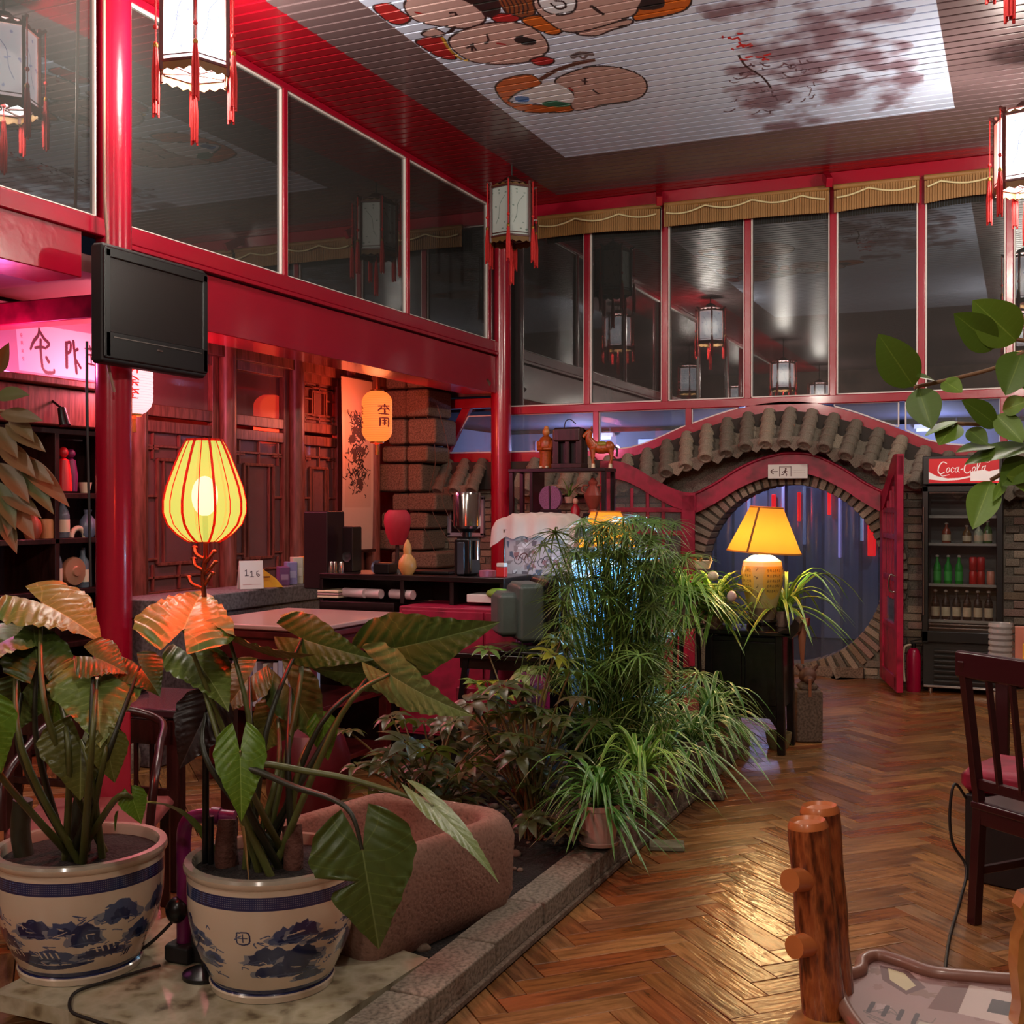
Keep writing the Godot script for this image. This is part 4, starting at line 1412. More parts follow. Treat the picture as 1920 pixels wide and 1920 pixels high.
	part("cornice", mb().box(G(0.02, 2.18, 0), G(0.42, 0.24, hz * 2 + 0.04), 0.012), M.lattice_wood, o)
	part("top_moulding", mb().box(G(0.04, 2.33, 0), G(0.5, 0.05, hz * 2 + 0.08), 0.012), M.lattice_wood, o)
	# curios on its shelves, each placed along the shelf by z
	var cur := func(px: float, y: float): 
		var q := onx(px, 900, -5.68)
		return G(-5.68, y, q.z)
	var vase := [V(0.001, 0), V(0.04, 0), V(0.06, 0.05), V(0.05, 0.11), V(0.02, 0.15), V(0.028, 0.18), V(0.001, 0.18)]
	solo("figurine", mb().lathe([V(0.001, 0), V(0.055, 0), V(0.05, 0.1), V(0.035, 0.2), V(0.001, 0.22)], 12).ball(G(0, 0.25, 0), G(0.032, 0.036, 0.032)), mat(Color(0.75, 0.12, 0.14), 0.4), "red robed figurine standing on the upper curio shelf", "figurine", cur.call(119, 1.65))
	solo("figurine", mb().lathe([V(0.001, 0), V(0.04, 0), V(0.045, 0.1), V(0.03, 0.2), V(0.001, 0.22)], 12).ball(G(0, 0.245, 0), G(0.03, 0.03, 0.03)), mat(Color(0.4, 0.1, 0.3), 0.4), "slim violet figurine next to the red one on the curio shelf", "figurine", cur.call(133, 1.65))
	solo("cup", mb().lathe([V(0.001, 0), V(0.03, 0), V(0.045, 0.07), V(0.04, 0.07), V(0.027, 0.01), V(0.001, 0.01)], 14), M.cream, "small cream cup on the curio shelf close to the column", "cup", cur.call(159, 1.64))
	solo("box", mb().box(G(0, 0.05, 0), G(0.09, 0.1, 0.14), 0.008), M.cream, "pale box among leaves on the upper curio shelf", "box", cur.call(35, 1.645))
	var arch := []
	for i in 13:
		var an := PI * i / 12.0
		arch.append(G(0, sin(an) * 0.06, cos(an) * 0.06))
	solo("horseshoe_ornament", mb().tube(arch, 0.018, 8), M.cream, "cream arch-shaped ornament on the middle curio shelf", "ornament", cur.call(146, 1.35))
	solo("tea_caddy", mb().lathe([V(0.001, 0), V(0.05, 0), V(0.05, 0.1), V(0.045, 0.12), V(0.001, 0.125)], 14), mat(Color(0.72, 0.48, 0.28), 0.5), "tan round tea caddy on the middle curio shelf", "jar", cur.call(86, 1.35))
	solo("round_disc", mb().lathe([V(0.001, -0.02), V(0.09, -0.02), V(0.095, 0), V(0.09, 0.02), V(0.035, 0.024), V(0.03, 0.035), V(0.001, 0.035)], 20, Transform3D(Basis(Vector3.BACK, -PI / 2), Vector3.ZERO)), mat(Color(0.62, 0.44, 0.32), 0.5), "round tan disc with a dark centre on the lower curio shelf", "ornament", cur.call(133, 1.11) + G(0.02, 0.02, 0))
	var gl := mat(Color(0.5, 0.56, 0.6), 0.1, {"alpha": 0.45})
	for i in 3:
		bottle("bottle", cur.call([103, 117, 155][i], [1.02, 1.35, 1.02][i]), 0.045, [0.3, 0.26, 0.26][i], gl, M.cream, M.black, ["clear bottle with dark cap on the lower curio shelf", "clear bottle with pale label on the middle curio shelf", "stubby clear bottle on the lower curio shelf by the column"][i])
	solo("vase", mb().lathe(vase, 16), mat(Color(0.62, 0.3, 0.2), 0.4), "small russet vase on the middle curio shelf", "vase", cur.call(60, 1.35))
	solo("vase", mb().lathe(vase, 16), mat(Color(0.4, 0.42, 0.5), 0.3), "small blue-grey vase on the middle curio shelf", "vase", cur.call(164, 1.35))
	o = thing("clip_lamp", "small black clip-on spot lamp under the cabinet moulding", "lamp", onx(115, 780, -5.5))
	part("can", mb().tube([G(0, 0.05, 0), G(0.03, -0.06, 0)], [0.025, 0.035], 12), M.black, o)
	part("arm", mb().tube([G(0, 0.05, 0), G(-0.08, 0.1, 0), G(-0.1, 0.12, 0)], 0.008, 6), M.black, o)
	# grey stone ledge under the beam and what stands on it
	solo("stone_ledge", mb().box(G(0, 0.44, 0), G(0.3, 0.88, 3.4), 0.01).box(G(0, 0.94, 0), G(0.36, 0.12, 3.42), 0.012), mat(Color(0.46, 0.42, 0.44), 0.8, {"tex": M.speck_t, "tri": true, "scale": G(2, 2, 2)}), "grey stone ledge along the bar under the red beam", "ledge", G(-4.85, 0, -7.2))
	var cp := Paint.new(128, 160, Color(0.86, 0.82, 0.82))
	cp.line([V(36, 50), V(36, 84)], 5, ik).line([V(28, 56), V(36, 50)], 4, ik).line([V(28, 84), V(46, 84)], 4, ik)
	cp.line([V(66, 58), V(66, 88)], 5, ik).line([V(58, 64), V(66, 58)], 4, ik).line([V(56, 90), V(76, 90)], 4, ik)
	cp.line([V(104, 58), V(94, 62), V(92, 80), V(102, 88), V(108, 80), V(96, 74)], 4, ik)
	cp.line([V(14, 136), V(112, 134)], 3, Color(0.7, 0.5, 0.5))
	var ld := func(px: float): 
		var q := onx(px, 1100, -4.76)
		return G(-4.76, 1.0, q.z)
	o = thing("desk_calendar", "white desk calendar with three dark figures on the stone ledge", "calendar", ld.call(462) + G(0.04, 0, 0), 0.9)
	part("card", mb().box(G(0, 0.095, 0), G(0.16, 0.19, 0.012), 0.002, Basis(Vector3.RIGHT, -0.15)), M.white, o)
	part("print", mb().quad(G(-0.078, 0.003, 0.0205), G(0.078, 0.003, 0.0205), G(0.078, 0.186, -0.0075), G(-0.078, 0.186, -0.0075)), mat(Color.WHITE, 0.6, {"tex": cp.tex()}), o)
	part("stand", mb().box(G(0, 0.08, -0.06), G(0.15, 0.17, 0.01), 0.002, Basis(Vector3.RIGHT, 0.3)), M.white, o)
	var yel := mat(Color(0.85, 0.62, 0.12), 0.5)
	o = thing("bag", "crumpled yellow striped packet next to the white calendar", "packet", ld.call(502))
	part("wrapper", mb().prism(PackedVector2Array([V(-0.09, 0), V(0.1, 0), V(0.05, 0.06), V(-0.03, 0.12), V(-0.07, 0.09)]), 0.06, Transform3D(Basis(Vector3.UP, 0.7), Vector3.ZERO)), yel, o)
	for i in 3:
		part("stripe", mb().box(G(-0.01 + 0.02 * i, 0.02 + 0.026 * i, 0.067), G(0.1 - i * 0.02, 0.009, 0.004), 0.001, Basis(Vector3.UP, 0.7)), mat(Color(0.35, 0.16, 0.05), 0.5), o)
	var bk := [[531, 0.13, Color(0.4, 0.25, 0.42), "low violet carton on the ledge beside the yellow packet"], [545, 0.16, Color(0.5, 0.48, 0.66), "pale blue printed carton on the ledge, third from the calendar"], [556, 0.19, Color(0.72, 0.7, 0.62), "cream spined box file on the stone ledge"], [572, 0.19, Color(0.76, 0.5, 0.2), "ochre yellow book between the cream file and the blue one"], [590, 0.2, Color(0.3, 0.45, 0.7), "blue book at the end of the ledge row by the dark cupboard"]]
	for e in bk:
		var bo := thing("book", e[3], "book", ld.call(e[0]), 0.8)
		part("cover", mb().box(G(0, e[1] / 2, 0), G(0.075, e[1], 0.11), 0.005), mat(e[2], 0.5), bo)
		part("title_band", mb().box(G(0, e[1] * 0.45, 0.056), G(0.05, e[1] * 0.3, 0.002), 0.0005), mat(e[2].lightened(0.3), 0.5), bo)
	# counter with a pale stone top and open shelves below
	o = thing("counter", "dark red counter with a pale marble top and open shelves", "counter", G(-3.92, 0, -5.85))
	part("top", mb().box(G(0, 0.885, 0), G(0.86, 0.03, 1.0), 0.01), mat(Color(0.72, 0.55, 0.52), 0.25), o)
	part("moulding", mb().box(G(0, 0.845, 0), G(0.82, 0.05, 0.96), 0.015), red_wood(), o)
	part("apron", mb().box(G(0, 0.76, 0), G(0.74, 0.12, 0.88), 0.006), red_wood(), o)
	for q in [[-0.34, 0.41], [0.34, 0.41], [-0.34, -0.41], [0.34, -0.41]]:
		part("leg", mb().box(G(q[0], 0.36, q[1]), G(0.06, 0.72, 0.06), 0.006), red_wood(), o)
	for y in [0.1, 0.42]:
		part("shelf", mb().box(G(0, y, 0), G(0.7, 0.03, 0.84), 0.004), red_wood(), o)
	part("back_panel", mb().box(G(-0.33, 0.4, 0), G(0.02, 0.7, 0.84), 0.003), red_wood(), o)
	for i in 18:
		var hh := rng.randf_range(0.2, 0.27)
		var bo := thing("book", "pale spined book shelved under the marble topped counter", "book", G(-4.2 + i * 0.034, 0.435, -5.5), 0.0, "books on the counter's open shelf")
		part("cover", mb().box(G(0, hh / 2, 0), G(0.03, hh, 0.17), 0.003), mat([Color(0.7, 0.68, 0.72), Color(0.62, 0.64, 0.75), Color(0.74, 0.7, 0.64), Color(0.5, 0.5, 0.66)][i % 4], 0.6), bo)
	# red cupboard with a dark shelf unit on top
	o = thing("red_cupboard", "crimson cupboard with a flat front behind the big green leaf", "cupboard", G(-3.12, 0, -6.58))
	part("carcass", mb().box(G(0, 0.55, 0), G(0.8, 0.78, 0.5), 0.006), M.magenta, o)
	part("door", mb().box(G(-0.1, 0.55, 0.256), G(0.55, 0.74, 0.018), 0.004), M.magenta, o)
	part("door", mb().box(G(0.29, 0.55, 0.256), G(0.2, 0.74, 0.018), 0.004), M.magenta, o)
	part("handle", mb().box(G(-0.2, 0.86, 0.27), G(0.06, 0.012, 0.012), 0.003), M.steel, o)
	for q in [[-0.36, 0.2], [0.36, 0.2], [-0.36, -0.2], [0.36, -0.2]]:
		part("leg", mb().box(G(q[0], 0.08, q[1]), G(0.05, 0.16, 0.05), 0.004), M.dark_wood, o)
	o = thing("shelf_unit", "low black shelf unit across the bar under the coffee grinder", "shelf", G(-3.6, 0.94, -6.72))
	part("top", mb().box(G(0.05, 0.16, 0), G(1.32, 0.035, 0.44), 0.006), M.black_wood, o)
	part("back_panel", mb().box(G(0.05, 0.07, -0.2), G(1.28, 0.16, 0.02), 0.003), M.black_wood, o)
	for x in [-0.6, 0.0, 0.35, 0.69]:
		part("divider", mb().box(G(x, 0.07, 0), G(0.03, 0.15, 0.42), 0.004), M.black_wood, o)
	solo("bar_cupboard", mb().box(G(0, 0.47, 0), G(0.56, 0.94, 0.48), 0.008), M.black_wood, "black base cupboard under the end of the long shelf unit", "cupboard", G(-3.93, 0, -6.74))
	var tp := 1.1 + 0.018
	var on := func(px: float, z: float, y: float):
		var q := onz(px, 1080, z)
		return G(q.x, y, z)
	# rolls and papers inside the unit
	for i in 3:
		solo("paper_roll", mb().tube([G(-0.09, 0.03, 0), G(0.09, 0.03, 0.04)], 0.03, 12), mat(Color(0.78, 0.68, 0.68), 0.7), ["pale paper roll in the shelf unit beside stacked ledgers", "second pale paper roll lying behind the first in the shelf unit", "longest white paper roll in the shelf unit"][i], "paper roll", on.call([668, 698, 757][i], -6.58, 0.962))
	for i in 3:
		solo("ledger", mb().box(G(0, 0.008, 0), G(0.16, 0.014, 0.2), 0.003), M.cream if i % 2 == 0 else mat(Color(0.66, 0.5, 0.5), 0.6), ["bottom ledger of the pile in the black shelf unit", "middle ledger of the pile in the black shelf unit", "top ledger of the pile in the black shelf unit"][i], "book", on.call(630, -6.6, 0.957 + i * 0.017))
	solo("paper_stack", mb().box(G(0, 0.03, 0), G(0.2, 0.05, 0.2), 0.004), M.white, "white stack of papers in the end bay of the shelf unit", "papers", on.call(915, -6.6, 0.957))
	solo("green_cloth", mb().ball(G(0, 0.03, 0), G(0.08, 0.035, 0.07), 10, 6), mat(Color(0.4, 0.55, 0.15), 0.7), "bright green cloth lying on the white papers", "cloth", on.call(935, -6.52, 0.99))
	# on the unit: speaker, cabinet, lamp, gourd, receipt printer, grinder, bottles
	solo("tall_box", mb().box(G(0, 0.26, 0), G(0.19, 0.52, 0.22), 0.01), mat(Color(0.14, 0.06, 0.07), 0.35), "tall dark maroon box at the end of the bar shelf beneath the narrow door", "box", on.call(608, -6.75, 1.0))
	o = thing("loudspeaker", "upright black loudspeaker in front of the ink scroll", "speaker", on.call(660, -6.75, tp))
	part("cabinet", mb().box(G(0, 0.15, 0), G(0.085, 0.3, 0.12), 0.008), M.black, o)
	part("driver", mb().lathe([V(0.001, 0.004), V(0.02, 0.0), V(0.034, 0.006), V(0.034, 0.0)], 18, Transform3D(Basis(Vector3.RIGHT, PI / 2), G(0, 0.1, 0.062))), M.black_matte, o)
	o = thing("receipt_printer", "small black receipt printer with a curl of white paper", "printer", on.call(715, -6.62, tp))
	part("body", mb().box(G(0.03, 0.035, 0), G(0.12, 0.07, 0.12), 0.01), M.black, o)
	var rows := []
	for i in 9:
		var an := i / 8.0 * 2.4
		rows.append(PackedVector3Array([G(-0.02 - sin(an) * 0.035, 0.04 + 0.045 * cos(an) , -0.035), G(-0.02 - sin(an) * 0.035, 0.04 + 0.045 * cos(an), 0.035)]))
	part("paper", mb().grid(rows), mat(Color(0.75, 0.76, 0.9), 0.6), o)
	o = thing("table_lamp", "small unlit lamp with a crimson silk shade on the bar shelf", "lamp", on.call(745, -6.78, tp))
	part("base", mb().lathe([V(0.001, 0), V(0.06, 0), V(0.055, 0.02), V(0.015, 0.04), V(0.012, 0.2), V(0.001, 0.2)], 16), M.dark_wood, o)
	part("shade", mb().lathe([V(0.045, 0.18), V(0.078, 0.26), V(0.09, 0.33), V(0.085, 0.38), V(0.06, 0.41)], 16), mat(Color(0.62, 0.05, 0.14), 0.7, {"back": Color(0.3, 0.02, 0.05)}), o)
	solo("gourd", mb().lathe([V(0.001, 0), V(0.035, 0.0), V(0.06, 0.045), V(0.055, 0.09), V(0.025, 0.13), V(0.028, 0.16), V(0.022, 0.19), V(0.008, 0.22), V(0.001, 0.225)], 16), mat(Color(0.72, 0.5, 0.26), 0.45), "tan bottle gourd standing beside the crimson lamp", "gourd", on.call(764, -6.58, tp))
	o = thing("coffee_grinder", "coffee grinder with a polished steel hopper on the bar shelf", "grinder", on.call(876, -6.66, tp))
	part("body", mb().box(G(0, 0.12, 0), G(0.12, 0.24, 0.16), 0.02), M.black, o)
	part("front_plate", mb().box(G(-0.005, 0.11, 0.082), G(0.05, 0.2, 0.006), 0.003), mat(Color(0.5, 0.55, 0.62), 0.2, {"metal": 0.9}), o)
	part("neck", mb().lathe([V(0.03, 0.24), V(0.03, 0.27), V(0.075, 0.3)], 18), M.black, o)
	part("hopper", mb().lathe([V(0.075, 0.295), V(0.088, 0.31), V(0.088, 0.5), V(0.082, 0.52), V(0.001, 0.525)], 28), M.steel, o)
	part("spout", mb().tube([G(0.075, 0.1, 0.02), G(0.075, 0.22, 0.02)], 0.014, 10), M.steel, o)
	o = thing("milk_carton", "red carton with a white top at the end of the shelf unit", "carton", on.call(941, -6.6, tp))
	part("body", mb().box(G(0, 0.03, 0), G(0.055, 0.06, 0.05), 0.004), mat(Color(0.74, 0.1, 0.1), 0.5), o)
	part("lid", mb().box(G(0, 0.073, 0), G(0.055, 0.024, 0.05), 0.004), M.white, o)
	solo("sweet_tub", mb().lathe([V(0.001, 0), V(0.05, 0), V(0.055, 0.035), V(0.001, 0.04)], 14), mat(Color(0.66, 0.4, 0.5), 0.5), "low pink tub beside the coffee grinder", "tub", on.call(914, -6.62, tp))
	solo("tray", mb().box(G(0, 0.01, 0), G(0.3, 0.02, 0.2), 0.006), M.black, "flat black tray on the bar shelf by the gourd", "tray", on.call(815, -6.75, tp))
	var sb := ["thin silver jar on the bar shelf nearest the tall maroon box", "thin silver jar second from the tall maroon box", "clear glass jar before the loudspeaker"]
	for i in 3:
		solo("jar", mb().lathe([V(0.001, 0), V(0.016, 0), V(0.016, 0.06), V(0.012, 0.075), V(0.001, 0.078)], 10), M.steel, sb[i], "jar", on.call([621, 628, 640][i], -6.55, tp))
	bottle("bottle", on.call(647, -6.9, tp), 0.03, 0.2, mat(Color(0.2, 0.25, 0.1), 0.15), M.cream, M.black, "dark wine bottle with a pale label behind the speaker")
	# hanging ink scroll
	var sc := Paint.new(256, 1024, Color(0.8, 0.68, 0.6))
	sc.poly([V(20, 260), V(236, 260), V(236, 830), V(20, 830)], Color(0.76, 0.62, 0.54))
	var g := RandomNumberGenerator.new()
	g.seed = 8
	for i in 260:
		var c := V(128 + g.randfn(0, 40), 330 + g.randf() * 480)
		if c.x < 26 or c.x > 230:
			continue
		var d := V(g.randf_range(-34, 34), g.randf_range(-20, 50))
		sc.line([c, c + d * 0.5 + V(g.randf_range(-10, 10), 0), c + d], g.randf_range(3, 9), Color(0.12, 0.08, 0.07), 0.5)
	for i in 16:
		sc.blot(V(128 + g.randfn(0, 36), 350 + g.randf() * 440), V(g.randf_range(8, 26), g.randf_range(10, 30)), Color(0.3, 0.2, 0.17), g)
	var s0 := onx(640, 870, -5.9)
	var s1 := onx(698, 870, -5.9)
	o = thing("scroll_painting", "tall hanging ink scroll of pine branches on the bar wall", "picture", G(-5.9, 1.12, (s0.z + s1.z) / 2))
	var sw := absf(s0.z - s1.z)
	rows = []
	for i in 9:
		var y := 1.66 * i / 8.0
		rows.append(PackedVector3Array([G(0.012 * sin(y * 2), y, sw / 2), G(0.012 * sin(y * 2), y, -sw / 2)]))
	rows.reverse()
	part("sheet", mb().grid(rows), mat(Color.WHITE, 0.7, {"tex": sc.tex()}), o)
	part("roller", mb().tube([G(0.01, 0, -sw / 2 - 0.03), G(0.01, 0, sw / 2 + 0.03)], 0.016, 10), M.dark_wood, o)
	part("top_rod", mb().tube([G(0, 1.67, -sw / 2), G(0, 1.67, sw / 2)], 0.01, 10), M.dark_wood, o)
	# rough stone pier in the corner
	o = thing("stone_pier", "rough brown stone pier between the bar wall and the far glazing", "pier", G(-5.72, 0, -10.68))
	var y := 0.0
	var bi := 0
	while y < 2.75:
		var hh := rng.randf_range(0.17, 0.3)
		var cut := rng.randf_range(-0.1, 0.1)
		for s in [-1, 1]:
			var w2 = 0.27 - cut * s
			var st := part("stone", mb().box(Vector3.ZERO, G(w2, hh - 0.012, 0.5), 0.03), M.kerb2, o)
			st.position = G(s * 0.135 + cut * (-0.5 if s > 0 else -0.5) , y + hh / 2, rng.randf_range(-0.02, 0.03))
			st.rotation.y = rng.randf_range(-0.05, 0.05)
		y += hh
		bi += 1
	# thin dry twigs across the pier
	for i in 3:
		var t0 := onz(770 + i * 25, 760, -10.44)
		solo("twig", mb().tube(spline([t0, t0 + G(0.1, -0.5, -0.06), t0 + G(0.05, -1.0, -0.04), t0 + G(0.3 + 0.1 * i, -1.55, -0.02)]), 0.0035, 5), mat(Color(0.34, 0.25, 0.19), 0.7), ["bare dry twig hanging down the stone pier nearest the scroll", "bare dry twig in the middle of the stone pier", "bare dry twig farthest along the stone pier, towards the steel hopper"][i], "twig")
	# square vent window in the far wall behind the grinder
	var wv := onz(874, 968, FZ + 0.03)
	o = thing("vent_window", "small square white framed window behind the steel hopper", "window", wv)
	part("frame", mb().box(G(0, 0.19, 0), G(0.42, 0.04, 0.05), 0.005).box(G(0, -0.19, 0), G(0.42, 0.04, 0.05), 0.005).box(G(0.19, 0, 0), G(0.04, 0.4, 0.05), 0.005).box(G(-0.19, 0, 0), G(0.04, 0.4, 0.05), 0.005), mat(Color(0.62, 0.55, 0.6), 0.5), o)
	part("pane", mb().box(G(0, 0, 0), G(0.36, 0.36, 0.008), 0), mat(Color(0.12, 0.05, 0.07), 0.05), o)
	o = solo("spot_lamp", mb().tube([G(0, 0, 0), G(0.06, -0.08, 0.06)], [0.04, 0.055], 14), M.steel, "small silver spot lamp under the end of the red beam by the corner column", "lamp", onx(905, 712, -4.95) + G(0, 0.03, 0))
	# desk with a tube monitor
	var dk := G(-2.45, 0, -6.02)
	o = thing("desk", "narrow black desk with splayed legs beside the fish tank", "desk", dk)
	part("top", mb().box(G(-0.08, 0.735, 0), G(0.7, 0.03, 0.5), 0.008), M.black_wood, o)
	part("drawer_front", mb().box(G(-0.08, 0.69, 0.2), G(0.64, 0.06, 0.02), 0.004), M.black_wood, o)
	for q in [[-0.36, 0.2, -0.1], [0.22, 0.2, 0.05], [-0.36, -0.2, -0.1], [0.22, -0.2, 0.05]]:
		part("leg", mb().bar(G(q[0], 0.72, q[1]), G(q[0] + q[2], 0.0, q[1]), 0.035, 0.035, 0.004), M.black, o)
	o = thing("monitor", "bulky dark tube monitor turned sideways on the black desk", "monitor", dk + G(-0.06, 0.75, 0.0), 0.62)
	var grey := mat(Color(0.3, 0.36, 0.34), 0.4)
	part("stand", mb().box(G(0, 0.02, 0), G(0.2, 0.04, 0.2), 0.01), grey, o)
	part("back_shell", mb().box(G(-0.14, 0.21, 0), G(0.14, 0.24, 0.24), 0.03).box(G(-0.03, 0.22, 0), G(0.16, 0.32, 0.34), 0.03), grey, o)
	part("front_frame", mb().box(G(0.08, 0.22, 0), G(0.08, 0.37, 0.41), 0.02), M.black, o)
	part("screen", mb().box(G(0.121, 0.23, 0), G(0.006, 0.28, 0.32), 0.002), mat(Color(0.4, 0.5, 0.62), 0.1), o)
	solo("keyboard", mb().box(G(0, 0.012, 0), G(0.36, 0.02, 0.13), 0.006), M.black, "black keyboard at the edge of the desk", "keyboard", dk + G(0.02, 0.75, 0.18))
	# cardboard carton and lower crimson cupboard under the desk
	solo("carton", mb().box(G(0, 0.2, 0), G(0.36, 0.4, 0.3), 0.006), mat(Color(0.6, 0.38, 0.26), 0.7), "brown cardboard carton on the floor under the desk", "carton", G(-2.72, 0.0, -6.06))
	solo("crimson_crate", mb().box(G(0, 0.07, 0), G(0.4, 0.14, 0.32), 0.01), M.magenta, "crimson crate standing on the cardboard carton", "crate", G(-2.72, 0.402, -6.06))
	# covered snack machine with a printed panel
	var pp := Paint.new(256, 192, Color(0.7, 0.66, 0.66))
	for i in 40:
		var c := V(g.randf() * 256, g.randf() * 192)
		pp.poly([c, c + V(g.randf_range(8, 34), g.randf_range(-6, 6)), c + V(g.randf_range(4, 30), g.randf_range(8, 34)), c + V(0, g.randf_range(6, 24))], [Color(0.4, 0.36, 0.38), Color(0.55, 0.5, 0.5), Color(0.82, 0.8, 0.8), Color(0.34, 0.38, 0.44), Color(0.56, 0.4, 0.4)][i % 5])
	for c in [V(60, 130), V(108, 130), V(170, 140), V(210, 140)]:
		for i in 20:
			pp.disc(c + V(cos(TAU * i / 20), sin(TAU * i / 20)) * 17, 2.2, Color(0.16, 0.13, 0.13))
	pp.line([V(60, 130), V(78, 104), V(100, 104), V(108, 130)], 4, Color(0.3, 0.14, 0.14)).line([V(78, 104), V(86, 130), V(100, 104)], 3, Color(0.3, 0.14, 0.14)).line([V(170, 140), V(184, 116), V(204, 116), V(210, 140)], 4, Color(0.2, 0.16, 0.18))
	var mp := onz(1012, 1070, -7.2)
	o = thing("display_case", "glass sided case with printed pictures of bicycles under a white cloth", "display case", G(mp.x, 1.1, -7.25), 0.0)
	o.scale = Vector3.ONE * 0.86
	part("case", mb().box(G(0, 0.18, 0), G(0.46, 0.36, 0.4), 0.008), mat(Color(0.62, 0.58, 0.58), 0.4), o)
	part("print", mb().quad(G(-0.225, 0.005, 0.203), G(0.225, 0.005, 0.203), G(0.225, 0.35, 0.203), G(-0.225, 0.35, 0.203)), mat(Color.WHITE, 0.4, {"tex": pp.tex()}), o)
	part("corner_post", mb().box(G(-0.236, 0.17, 0.2), G(0.012, 0.36, 0.012), 0.003), M.steel, o)
	var cl := []
	for i in 17:
		var r := PackedVector3Array()
		for j in 21:
			var x := (j / 20.0 - 0.5) * 0.72
			var z := (i / 16.0 - 0.5) * 0.66
			var over := maxf(absf(x) - 0.2, 0.0)
			var oz := maxf(absf(z) - 0.19, 0.0)
			var dr := over * over * 3.2 + oz * 1.25
			r.push_back(G(x * (1.0 - over * 0.25), 0.47 - dr - 0.05 * absf(x) + 0.012 * sin(j * 1.6 + i * 0.5), signf(z) * minf(absf(z), 0.19 + oz * 0.25) + 0.014 * sin(j * 1.3)))
		cl.append(r)
	solo("cloth_cover", mb().grid(cl), mat(Color(0.78, 0.72, 0.68), 0.9, {"rim": 0.3}), "white cloth draped over the top of the bicycle print case", "cloth", G(mp.x, 1.1, -7.25)).scale = Vector3.ONE * 0.86
	solo("base_cabinet", mb().box(G(0, 0.55, 0), G(0.7, 1.1, 0.5), 0.01), M.black_wood, "dark base cabinet carrying the cloth covered case", "cabinet", G(mp.x, 0, -7.28))
	# lit fish tank
	var tk := G(-2.2, 0.06, -6.62)
	o = thing("fish_tank", "tall lit fish tank glowing bluish white behind the umbrella sedge", "fish tank", tk)
	part("plinth", mb().box(G(0, 0.12, 0), G(0.46, 0.24, 0.42), 0.01), M.black_wood, o)
	part("glass_wall", mb().box(G(0, 0.72, 0.2), G(0.44, 0.92, 0.01), 0.001), M.glass, o)
	part("light_shield", mb().box(G(0.215, 0.72, 0), G(0.012, 0.92, 0.4), 0.001), M.black_wood, o)  # opaque side added to keep the tank light off the plants
	part("glass_wall", mb().box(G(-0.215, 0.72, 0), G(0.01, 0.92, 0.4), 0.001), M.glass, o)
	part("back_panel", mb().box(G(0, 0.72, -0.2), G(0.44, 0.92, 0.012), 0.001), mat(Color(0.45, 0.62, 0.78), 0.5), o)
	part("edge_strip", mb().box(G(-0.22, 0.72, 0.205), G(0.016, 0.94, 0.016), 0.003).box(G(0.22, 0.72, 0.205), G(0.016, 0.94, 0.016), 0.003), mat(Color(0.8, 0.86, 0.9), 0.2), o)
	part("gravel", mb().box(G(0, 0.29, 0), G(0.41, 0.08, 0.37), 0.01), mat(Color(0.6, 0.62, 0.6), 0.9, {"tex": M.speck_t, "tri": true, "scale": G(9, 9, 9)}), o)
	part("hood", mb().box(G(0, 1.22, 0), G(0.48, 0.05, 0.44), 0.01), mat(Color(0.6, 0.66, 0.7), 0.3), o)
	part("lamp_tube", mb().tube([G(-0.18, 1.16, 0.08), G(0.18, 1.16, 0.08)], 0.02, 10), mat(Color.WHITE, 0.3, {"emit": Color(0.75, 0.9, 1.0), "energy": 2.5}), o)
	omni(G(0, 1.1, 0.05), Color(0.6, 0.85, 1.0), 0.5, 0.05, o)

func red_wood() -> StandardMaterial3D:
	if not M.has("redwood"):
		M.redwood = mat(Color(0.38, 0.1, 0.1), 0.35, {"tex": M.blotch_t, "tri": true})
	return M.redwood

